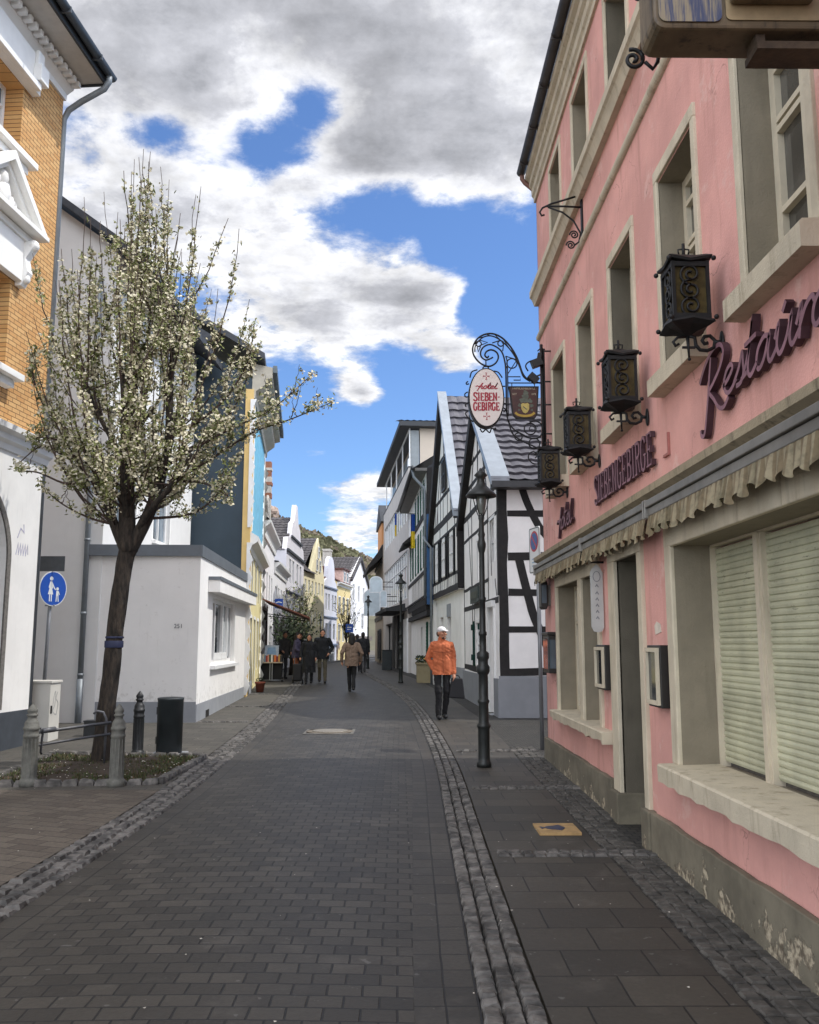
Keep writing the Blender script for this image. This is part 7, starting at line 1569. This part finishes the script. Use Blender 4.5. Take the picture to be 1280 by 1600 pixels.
def person(loc, h, heading, label, pose, top, legs, shoe='#1c1a19', hair='#1f1814', long_hair=False, cap=None, jacket_len=.80, coat=0.0, vox=.010, bulk=1.0, grp=None, skin=None):
    """figure facing -Y when heading is 0; pose gives hands, elbows and feet in body units of a 1.75 m figure"""
    o = thing('person', loc, label, 'person', grp); k = h / 1.75; o.rotation_euler[2] = heading; o.scale = (k, k, k)
    WLOC[o.name] = (0, 0, 0)
    pl = pose.get('lean', 0.0); V = Vector
    hipz = .93; HL, HR = V((-.09, 0, hipz)), V((.09, 0, hipz)); SL, SR = V((-.175 * bulk, pl, 1.405)), V((.175 * bulk, pl, 1.405))
    nk = V((0, pl, 1.50)); hd = V((0, pl - .02, 1.635)); yaw_ = pose.get('look', 0.0); ca, sa = math.cos(yaw_), math.sin(yaw_)
    def H(x, y, z): return hd + V((x * ca - y * sa, x * sa + y * ca, z))
    body = []
    C = lambda p, q, a, b: body.append(('c', tuple(p), tuple(q), a, b)); E = lambda c, r: body.append(('e', tuple(c), r))
    C(V((0, 0, .95)), V((0, pl * .5, 1.15)), .105, .10); C(V((0, pl * .5, 1.15)), V((0, pl, 1.34)), .10, .10); C(SL + V((.06, 0, -.02)), SR - V((.06, 0, .02)), .06, .06); C(nk - V((0, 0, .06)), nk + V((0, -.01, .09)), .058, .054)
    E(H(0, .005, .025), (.078, .096, .105)); E(H(0, -.035, -.055), (.056, .062, .062)); C(H(0, -.093, .005), H(0, -.112, -.022), .011, .016); E(H(0, -.083, .035), (.05, .02, .014)); E(H(0, -.092, -.052), (.024, .012, .007)); E(H(0, -.085, -.092), (.024, .022, .018))
    for s in (-1, 1): E(H(s * .079, .012, -.005), (.012, .020, .032)); E(H(s * .045, -.068, -.02), (.026, .026, .024))
    arms = []
    for sd_, S in (('l', SL), ('r', SR)):
        el = V(pose[sd_ + 'e']); wr = V(pose[sd_ + 'h']); C(S, el, .052, .042); C(el, wr, .042, .030); arms.append((S, el, wr))
        f = (wr - el).normalized(); sx = -1 if sd_ == 'l' else 1; side = V((0, -1, 0)); side = (side - f * side.dot(f)).normalized(); inw = f.cross(side).normalized()
        pm = wr + f * .05; C(wr, wr + f * .08, .030, .036)
        for q, (o_, ln) in enumerate(((-.030, .060), (-.010, .072), (.010, .068), (.029, .054))):
            b = wr + f * .095 + side * o_; mid = b + f * ln * .5 + inw * .006; C(b, mid, .0095, .009); C(mid, mid + (f * .8 + inw * .6 * (1 if sx > 0 else -1)).normalized() * ln * .5, .009, .008)
        tb = wr + f * .045 - side * .030; C(tb, tb + (f * .6 - side * .8).normalized() * .045, .012, .010); C(tb + (f * .6 - side * .8).normalized() * .045, tb + (f * .95 - side * .5).normalized() * .075, .010, .008)
    lgs = []
    for sd_, Hp in (('l', HL), ('r', HR)):
        ft = V(pose[sd_ + 'f']); kn = V(pose.get(sd_ + 'k', tuple(Hp.lerp(ft, .5) + V((0, -.03, 0))))); C(Hp, kn, .085, .055); C(kn, ft, .055, .036); C(ft + V((0, .02, -.045)), ft + V((0, -.12, -.058)), .030, .022); lgs.append((Hp, kn, ft))
    b_ = blob_mesh('body', body, vox * .8, skin or M_skin, o)
    # jacket
    jm = plain('cloth_' + top.lstrip('#'), top, .85, 0, .10, 16, .35, 28); j = []; J = lambda p, q, a, b: j.append(('c', tuple(p), tuple(q), a, b)); jl = jacket_len
    for x in (-.07, 0, .07): J(V((x * bulk, 0, jl)), V((x * bulk, pl * .5, 1.12)), .150 * bulk, .132 * bulk); J(V((x * bulk, pl * .5, 1.12)), V((x * bulk, pl, 1.36)), .13 * bulk, .125)
    J(SL + V((.04, 0, -.015)), SR - V((.04, 0, .015)), .085, .085); J(nk - V((0, 0, .04)), SL + V((.02, 0, .0)), .075, .075); J(nk - V((0, 0, .04)), SR - V((.02, 0, 0)), .075, .075); J(nk - V((0, 0, .05)), nk + V((0, -.005, .03)), .078, .070)
    if coat:
        for x in (-.08, 0, .08): J(V((x * 1.2, 0, coat)), V((x, 0, jl + .1)), .16, .14)
    for S, el, wr in arms:
        J(S, el, .078 * bulk, .062); f = (wr - el).normalized(); J(el, wr - f * .01, .062, .050)
    jk = blob_mesh('jacket', j, vox * 1.2, jm, o, 2, .015, (coat or jl) - .02)
    tm = plain('cloth_' + legs.lstrip('#'), legs, .85, 0, .2, 14, .2, 30); t_ = []
    for Hp, kn, ft in lgs: t_ += [('c', tuple(Hp + V((0, 0, .06))), tuple(kn),   .094, .070), ('c', tuple(kn), tuple(ft + V((0, .01, -.02))), .072, .055)]
    t_.append(('c', (-.04, 0, .96), (.04, 0, .96), .105, .105)); blob_mesh('trousers', t_, vox * 1.2, tm, o, 2, .010)
    for Hp, kn, ft in lgs:
        blob_mesh('shoe', [('c', tuple(ft + V((0, .035, -.045))), tuple(ft + V((0, -.135, -.052))), .050, .042), ('c', tuple(ft), tuple(ft + V((0, .0, -.05))), .045, .045)], vox, plain('shoe_' + shoe.lstrip('#'), shoe, .6), o, 1)
    hm = plain('hair_' + hair.lstrip('#'), hair, .7, 0, .3, 40, .4, 60); hh_ = []
    if cap is None or long_hair: hh_ = [('e', tuple(H(0, .018, .045)), (.088, .100, .100)), ('e', tuple(H(0, .045, -.01)), (.082, .075, .09))]
    else: hh_ = [('e', tuple(H(0, .05, -.01)), (.080, .065, .065))]
    if long_hair: hh_ += [('c', tuple(H(0, .06, -.03)), tuple(H(0, .085, -.17)), .085, .075), ('c', tuple(H(-.06, .03, 0)), tuple(H(-.075, .05, -.16)), .04, .035), ('c', tuple(H(.06, .03, 0)), tuple(H(.075, .05, -.16)), .04, .035)]
    if pose.get('beard'): hh_ += [('e', tuple(H(0, -.06, -.085)), (.05, .04, .035))]
    blob_mesh('hair', hh_, vox, hm, o, 1)
    ey = MB()
    for s in (-1, 1): ey.ball(tuple(H(s * .031, -.080, .018)), .010, 8, 5)
    ey.build('eyes', plain('eye_dark', '#2a201a', .3), o)
    if cap:
        cm = plain('cap_' + cap.lstrip('#'), cap, .8, 0, .05); blob_mesh('cap', [('e', tuple(H(0, .008, .062)), (.092, .106, .072)), ('c', tuple(H(-.045, -.10, .052)), tuple(H(.045, -.10, .052)), .018, .018), ('c', tuple(H(-.03, -.15, .040)), tuple(H(.03, -.15, .040)), .014, .014), ('c', tuple(H(0, -.09, .055)), tuple(H(0, -.155, .040)), .022, .016)], vox * .7, cm, o, 2)
    return o, jk, H
def front_bar(jk, pts, w, mat, name):
    m = MB(); 
    for a, b in zip(pts, pts[1:]): m.bar(a, b, w, w)
    q = m.build(name, mat, jk); return q
STAND = dict(le=(-.25, .03, 1.16), lh=(-.26, -.03, .93), re=(.25, .03, 1.16), rh=(.26, -.03, .93), lf=(-.09, 0, .09), rf=(.09, 0, .09))
def pose(**k): d = dict(STAND); d.update(k); return d
# the man in the orange jacket: his right hand in the pocket (screen left), bag in the other
zg = g(17.84) + .02
om, ojk, OH = person((.84, 17.84, zg), 1.77, .10, 'man in orange jacket, white cap and black trousers carrying a black bag', pose(le=(-.26, .05, 1.15), lh=(-.165, .0, .94), re=(.235, .05, 1.14), rh=(.225, -.06, .87), lf=(-.075, -.06, .09), rf=(.06, .06, .10), rk=(.085, -.04, .51), look=.55, beard=True), '#bd6740', '#131214', shoe='#121112', hair='#4a3a30', cap='#d9d6d4', jacket_len=.86, bulk=.95, vox=.008)
M_seam = plain('dark_seam', '#7a3a22', .8)
front_bar(ojk, [(.0, -.140, 1.42), (.0, -.148, 1.2), (.0, -.150, 1.0), (.0, -.150, .86)], .008, M_seam, 'zip')
front_bar(ojk, [(-.19, -.118, 1.29), (-.10, -.136, 1.275), (.0, -.146, 1.27), (.10, -.136, 1.275), (.19, -.118, 1.29)], .009, M_seam, 'yoke_seam')
kk = 1.77 / 1.75; hx = Vector((.84, 17.84, zg)) + Matrix.Rotation(.10, 3, 'Z') @ (Vector((.235, -.06, .76)) * kk)
bg = thing('shoulder_bag', (hx.x + .03, hx.y, hx.z - .36), 'black flat bag hanging from the hand of the man in orange', 'bag')
m = MB(); B = Xf((hx.x + .03, hx.y, hx.z - .37), (1, 0, 0), (0, 0, 1), (0, -1, 0)); m.prism([(-.15, .01), (.17, -.01), (.13, .38), (-.09, .39)], B, -.05, .05); m.build('pouch', plain('black_bag', '#151518', .6, 0, .2, 10), bg, bevel=.02)
m = MB(); m.tube([B.P(-.06, 0, .38), B.P(-.05, 0, .43), B.P(-.02, 0, .445), B.P(.05, 0, .43), B.P(.08, 0, .38)], .009, 6); m.build('handle', plain('black_bag', '#151518'), bg)
# woman walking away
person((-1.38, 26.44, g(26.4) + .01), 1.68, math.pi + .1, 'woman with dark hair in a brown jacket and black trousers walking away', pose(le=(-.30, .08, 1.16), lh=(-.27, -.08, .93), re=(.30, .10, 1.16), rh=(.29, .02, .92), lf=(-.05, .18, .15), lk=(-.07, -.02, .52), rf=(.04, -.16, .09)), '#7a6656', '#141416', hair='#17110f', long_hair=True, jacket_len=.80, bulk=1.05)
# couple coming towards us
person((-2.66, 31.5, g(31.5) + .01), 1.82, .06, 'tall man in black jacket and olive trousers walking beside a woman', pose(le=(-.26, .04, 1.16), lh=(-.27, -.08, .95), re=(.33, .06, 1.17), rh=(.22, -.10, .98), lf=(-.09, .10, .12), lk=(-.09, -.06, .52), rf=(.10, -.14, .09)), '#17181b', '#57503f', hair='#241b16', jacket_len=.80, bulk=1.15)
person((-3.06, 30.9, g(30.9) + .01), 1.66, .0, 'woman in a long black coat walking beside the tall man', pose(le=(-.28, .02, 1.16), lh=(-.30, -.06, .95), re=(.25, .04, 1.16), rh=(.25, -.05, .94), lf=(-.08, -.12, .09), rf=(.08, .08, .11)), '#15161a', '#1c1c20', hair='#1b1411', long_hair=True, jacket_len=.70, coat=.42, bulk=1.12)
tb = thing('shopping_trolley', (-3.46, 31.1, g(31.1)), 'black wheeled shopping trolley beside the woman in the black coat', 'shopping trolley')
z0 = g(31.1); m = MB(); m.fbox(WF, -3.62, -3.32, 31.0, 31.25, z0 + .10, z0 + .68); m.build('bag', plain('black_bag', '#151518'), tb, bevel=.04)
m = MB(); m.tube([(-3.60, 31.28, z0 + .1), (-3.60, 31.3, z0 + .95), (-3.34, 31.3, z0 + .95), (-3.34, 31.28, z0 + .1)], .012, 6); m.build('frame', M_zinc, tb)
for x in (-3.63, -3.31): m = MB(); m.tube([(x - .015, 31.25, z0 + .08), (x + .015, 31.25, z0 + .08)], .08, 14); m.build('wheel', plain('black_tyre', '#141414', .8), tb)
# browsers at the book table
person((-3.72, 32.6, g(32.6) + .02), 1.72, 1.35, 'woman in orange brown trousers and violet jacket browsing at the book table', pose(le=(-.24, -.10, 1.16), lh=(-.18, -.30, 1.05), re=(.24, -.08, 1.16), rh=(.18, -.28, 1.02), lean=-.06, lf=(-.09, 0, .09), rf=(.10, .04, .09)), '#3f3a4e', '#7d4526', hair='#1d1512', long_hair=True, jacket_len=.86)
person((-4.38, 34.4, g(34.4) + .02), 1.74, .5, 'person in dark grey jacket bending over the books below the awning', pose(le=(-.24, -.10, 1.16), lh=(-.18, -.30, 1.05), re=(.24, -.08, 1.16), rh=(.20, -.26, 1.0), lean=-.12), '#3a3838', '#26262a', hair='#4b4642')
person((-3.95, 36.3, g(36.3) + .02), 1.70, .1, 'person dressed all in black standing behind the couple', pose(), '#131315', '#161618', hair='#1b1613')
# far passers-by
person((-1.62, 40.6, g(40.6) + .02), 1.78, math.pi, 'man in black jacket and dark trousers walking away beside the third lamp', pose(lf=(-.08, .14, .13), lk=(-.09, -.02, .52), rf=(.07, -.10, .09)), '#17181c', '#2c2b2d', hair='#201813', bulk=1.15)
person((-1.95, 42.2, g(42.2) + .02), 1.70, math.pi, 'person in navy coat walking away ahead of the man at the third lamp', pose(lf=(-.08, -.12, .09), rf=(.07, .12, .12)), '#1b1f2a', '#2a2a30', hair='#2b211b')
person((-4.03, 74, g(74) + .02), 1.72, 0, 'far figure in dark red brown jacket in the middle of the street', pose(lf=(-.08, -.10, .09), rf=(.08, .10, .11)), '#3c2622', '#1f2026', hair='#201813', vox=.016)
person((-4.75, 68, g(68) + .02), 1.70, .3, 'far figure in pale top near the bluish white house', pose(), '#9a8f8c', '#5b3a3c', hair='#3a2d25', vox=.016)

# ---------------------------------------------------------------- bookshop front: table, books, awning, signs
zt = g(32.6)
tbk = thing('book_table', (-4.55, 32.6, zt), 'metal display table with dark cloth in front of the bookshop', 'table')
m = MB(); m.fbox(WF, -4.98, -4.16, 32.35, 32.85, zt + .66, zt + .70); m.build('table_top', plain('pale_table_top', '#a89a86', .6), tbk)
for x in (-4.60, -4.52): 
    m = MB(); m.fbox(WF, x - .015, x + .015, 32.42, 32.45, zt + .04, zt + .66); m.build('leg', M_pole, tbk)
m = MB(); m.fbox(WF, -4.94, -4.2, 32.5, 32.56, zt + .05, zt + .66); m.build('back_panel', plain('dark_cloth', '#1d1c1c', .9), tbk)
m = MB(); m.tube([(-4.98, 32.40, zt + .06), (-4.1, 32.40, zt + .06)], .018, 6); m.build('foot_rail', M_pole, tbk)
for x in (-4.9, -4.15):
    m = MB(); m.tube([(x, 32.37, zt + .04), (x, 32.43, zt + .04)], .045, 10); m.build('castor', plain('black_tyre', '#141414'), tbk)
BC = [('rust red', '#a4472f'), ('cream', '#cfc3a6'), ('grey blue', '#6c7f8c'), ('crimson', '#8a2b2b'), ('salmon', '#c4826a'), ('dark green', '#2f4a3a'), ('white', '#d9d6cf'), ('brown', '#6b4a34'), ('orange', '#c7692f'), ('wine red', '#6d1f2a'), ('ochre', '#b98a3c'), ('black', '#222222')]
x = -4.95
for i, (nm, c) in enumerate(BC):
    w = rng.uniform(.045, .075); hh2 = rng.uniform(.20, .27); m = MB(); m.fbox(WF, x, x + w, 32.40, 32.58, zt + .702, zt + .70 + hh2); m.cur = 1; m.fbox(WF, x + .006, x + w - .006, 32.403, 32.585, zt + .70 + hh2, zt + .702 + hh2)
    pos = ('leftmost' if i == 0 else 'last on the right' if i == 11 else 'standing'); tag(m.build('book', [plain('book_' + nm.replace(' ', '_'), c, .6), plain('paper_edge', '#d8cfb8', .9)]), nm + ' book ' + pos + ' in the row on the bookshop table', 'book', 'books on the display table'); x += w + .004
m = MB(); m.prism([(0, 0), (.50, 0), (.50, .55), (0, .55)], Xf((-4.86, 32.80, zt + .75), (1, 0, 0), (0, .25, .97), (0, -.97, .25)), 0, .02)
pb = thing('poster_board', (-4.6, 32.8, zt + .7), 'pale blue grey poster board leaning behind the row of books', 'poster board'); m.build('board', plain('poster_pale', '#a9b4bd', .6), pb)
m = MB(); P_ = Xf((-4.86, 32.80, zt + .75), (1, 0, 0), (0, .25, .97), (0, -.97, .25)); m.prism([(.08, .22), (.42, .20), (.38, .48), (.10, .46)], P_, .0205, .024); m.build('picture', plain('poster_blue', '#7f9cb5', .6), pb)
aw = thing('shop_awning', (-4.5, 34.5, 2.8), 'red brown fold out awning over the bookshop tables', 'awning')
def awn(m, d0, z0_, d1, z1, s0, s1, th=.05):
    m.add([FB.P(s, d, z + o) for s in (s0, s1) for o in (0, th) for d, z in ((d0, z0_), (d1, z1))], [(0, 1, 3, 2), (4, 6, 7, 5), (0, 4, 5, 1), (2, 3, 7, 6), (0, 2, 6, 4), (1, 5, 7, 3)])
m = MB(); awn(m, .05, 3.22, 1.75, 2.55, -.2, 4.2); m.build('canopy', plain('awning_red_brown', '#7a4a3a', .8, 0, .2, 4), aw)
m = MB(); n = 44; vs = [FB.P(-.2 + 4.4 * i / n, 1.76 + .01 * math.sin(i), z) for i in range(n + 1) for z in (2.57, 2.42 - .03 * abs(math.sin(i * .7)))]; m.add(vs, [(2 * i, 2 * i + 1, 2 * i + 3, 2 * i + 2) for i in range(n)]); m.build('valance', plain('awning_pale_edge', '#c9b9a4', .8), aw)
m = MB()
for s in (.3, 3.7): m.bar(FB.P(s, .05, 2.75), FB.P(s, 1.7, 2.54), .03, .03)
m.build('arm', M_iron, aw)
a2 = thing('shop_awning', (-4.9, 44, 2.5), 'small dark red awning farther on, beyond the potted tree', 'awning'); FB, FBk = FL, FB
m = MB(); awn(m, .05, 2.75, 1.3, 2.35, 3.6, 6.4); m.build('canopy', plain('dark_red_awning', '#6e2f2a', .8), a2)
m = MB(); m.bar(FB.P(4, .05, 2.5), FB.P(4, 1.2, 2.36), .03, .03); m.build('arm', M_iron, a2); FB = FBk
a3 = thing('shop_awning', (-5.3, 41.6, 2.7), 'black and white striped awning above the small white house shop', 'awning')
m = MB()
for i in range(8): m.cur = i % 2; s = .2 + i * .36; m.add([FL.P(q, d, z) for q in (s, s + .355) for d, z in ((.02, 2.95), (.75, 2.6), (.75, 2.48))], [(0, 1, 4, 3), (1, 2, 5, 4)])
m.build('canopy', [plain('awning_black', '#1f2022', .8), plain('awning_white', '#d6d4d0', .8)], a3)
bs = thing('projecting_shop_sign', (-5.45, 41.2, 3.3), 'blue rectangular projecting sign on the small white house', 'shop sign')
m = MB(); m.fbox(WF, -5.66, -5.30, 41.0, 41.12, 3.25, 3.68); m.build('panel', plain('strong_sign_blue', '#1e56b8'), bs)
m = MB(); m.ribbon([(-5.62, 3.50), (-5.48, 3.54), (-5.34, 3.50)], .05, Xf((0, 41.0, 0), (1, 0, 0), (0, 0, 1), (0, -1, 0)), .001, .004); m.fbox(WF, -5.60, -5.36, 40.99, 40.999, 3.33, 3.38); m.build('pale_print', plain('sign_white', '#d8dad8'), bs)
m = MB(); m.bar((-5.75, 41.06, 3.6), (-5.6, 41.06, 3.6), .03, .03); m.build('bracket', M_iron, bs)
b2 = thing('projecting_shop_sign', (-3.3, 60, 2.45), 'blue square street sign in front of the bare tree at the bend', 'shop sign')
m = MB(); m.fbox(WF, -3.55, -3.05, 60.0, 60.05, 2.4, 2.95); m.build('panel', plain('strong_sign_blue', '#1e56b8'), b2); m = MB(); m.fbox(WF, -3.45, -3.15, 59.99, 59.999, 2.7, 2.76); m.fbox(WF, -3.45, -3.2, 59.99, 59.999, 2.58, 2.62); m.build('pale_print', plain('sign_white', '#d8dad8'), b2); m = MB(); m.tube([(-3.3, 60.08, g(60)), (-3.3, 60.08, 2.9)], .03, 6); m.build('pole', M_pole, b2)
# arched pale signs on the right
M_arch = plain('pale_sign_glass', '#c3d0d6', .35, 0, .12, 3); M_fr = plain('sign_frame_grey', '#e0e4e6', .5)
def arch_sign(x0, x1, y, z0, z1, label):
    o = thing('arched_shop_sign', ((x0 + x1) / 2, y, z0), label, 'shop sign', 'arched pale signs over the right pavement'); c = (x0 + x1) / 2; r = (x1 - x0) / 2
    pts = [(x0, z0), (x1, z0)] + [(c + r * math.cos(R(a)), z1 - r * .75 + r * .75 * math.sin(R(a))) for a in range(0, 181, 15)]
    A = Xf((0, y, 0), (1, 0, 0), (0, 0, 1), (0, -1, 0)); m = MB(); m.prism(pts, A, -.05, .05); m.build('panel', M_arch, o)
    m = MB(); m.ribbon(pts + [pts[0]], .05, A, -.055, .06); m.build('frame', M_fr, o)
    m = MB(); m.bar((x1, y, z0 + .3), (x1 + .6, y, z0 + .3), .04, .04); m.bar((x1, y, z1 - .3), (x1 + .6, y, z1 - .3), .04, .04); m.build('bracket', M_iron, o)
arch_sign(-1.62, -.94, 49.5, 4.45, 5.32, 'upper arched pale grey blue sign projecting from the grey building')
arch_sign(-2.00, -1.10, 51.5, 3.25, 4.75, 'lower and larger arched pale grey blue sign projecting over the pavement')
arch_sign(-1.02, -.68, 48.0, 3.6, 4.45, 'small pale arched sign close to the wall of the grey building')
# planter by the green shuttered house
zp = g(32.4); pt = thing('planter', (.85, 32.4, zp), 'sandy stone planter with green plants in front of the green shuttered house', 'planter')
m = MB(); m.fbox(WF, .62, 1.30, 31.6, 33.0, zp - .05, zp + .62); m.fbox(WF, .58, 1.34, 31.56, 33.04, zp + .621, zp + .69); m.build('trough', plain('sandy_planter', '#8f8468', .9, 0, .12, 4, .2), pt, bevel=.01)
m = MB()
for i in range(420):
    p = Vector((rng.uniform(.6, 1.3), rng.uniform(31.6, 33), zp + .66 + rng.uniform(0, .32) ** 1.2)); q = rng.uniform(.03, .06); a = Vector((rng.uniform(-1, 1), rng.uniform(-1, 1), rng.uniform(-1, 1))).normalized(); b = a.orthogonal().normalized(); m.cur = 0 if rng.random() < .9 else 1; m.add([p + a * q, p + b * q * .6, p - a * q, p - b * q * .6], [(0, 1, 2, 3)])
m.build('plants', [leaf_mat('dark_evergreen', '#24301f', '#3a4a2c', 4), plain('yellow_flower', '#c2a43a', .8)], pt)
wb = thing('waste_bin', (-.55, 47.6, g(47.6)), 'dark bin standing against the shop front of the grey building', 'waste bin')
m = MB(); m.fbox(WF, -.85, -.35, 44.9, 45.3, g(45), g(45) + .95); m.build('body', plain('dark_bin', '#2c3233', .6), wb, bevel=.03); m = MB(); m.fbox(WF, -.87, -.33, 44.88, 45.32, g(45) + .951, g(45) + 1.0); m.build('lid', plain('black_plastic', '#1a1b1c', .5), wb, bevel=.01)
fp = thing('flower_pot', (-4.0, 26.4, g(26.4)), 'small terracotta flower pot at the foot of the yellow house', 'flower pot')
m = MB(); m.lathe([(.0, 0), (.10, 0), (.14, .24), (.155, .24), (.155, .29), (.13, .29), (.0, .27)], (-4.02, 26.4, g(26.4) + .018), 16, False); m.build('pot', plain('terracotta', '#8f4f3c', .85), fp)
m = MB()
for i in range(40): p = Vector((-4.02 + rng.gauss(0, .05), 26.4 + rng.gauss(0, .05), g(26.4) + rng.uniform(.30, .42))); q = .03; a = Vector((rng.uniform(-1, 1), rng.uniform(-1, 1), rng.uniform(-1, 1))).normalized(); b = a.orthogonal().normalized(); m.add([p + a * q, p + b * q * .6, p - a * q, p - b * q * .6], [(0, 1, 2, 3)])
m.build('plant', leaf_mat('dark_evergreen', '#24301f', '#3a4a2c', 4), fp)
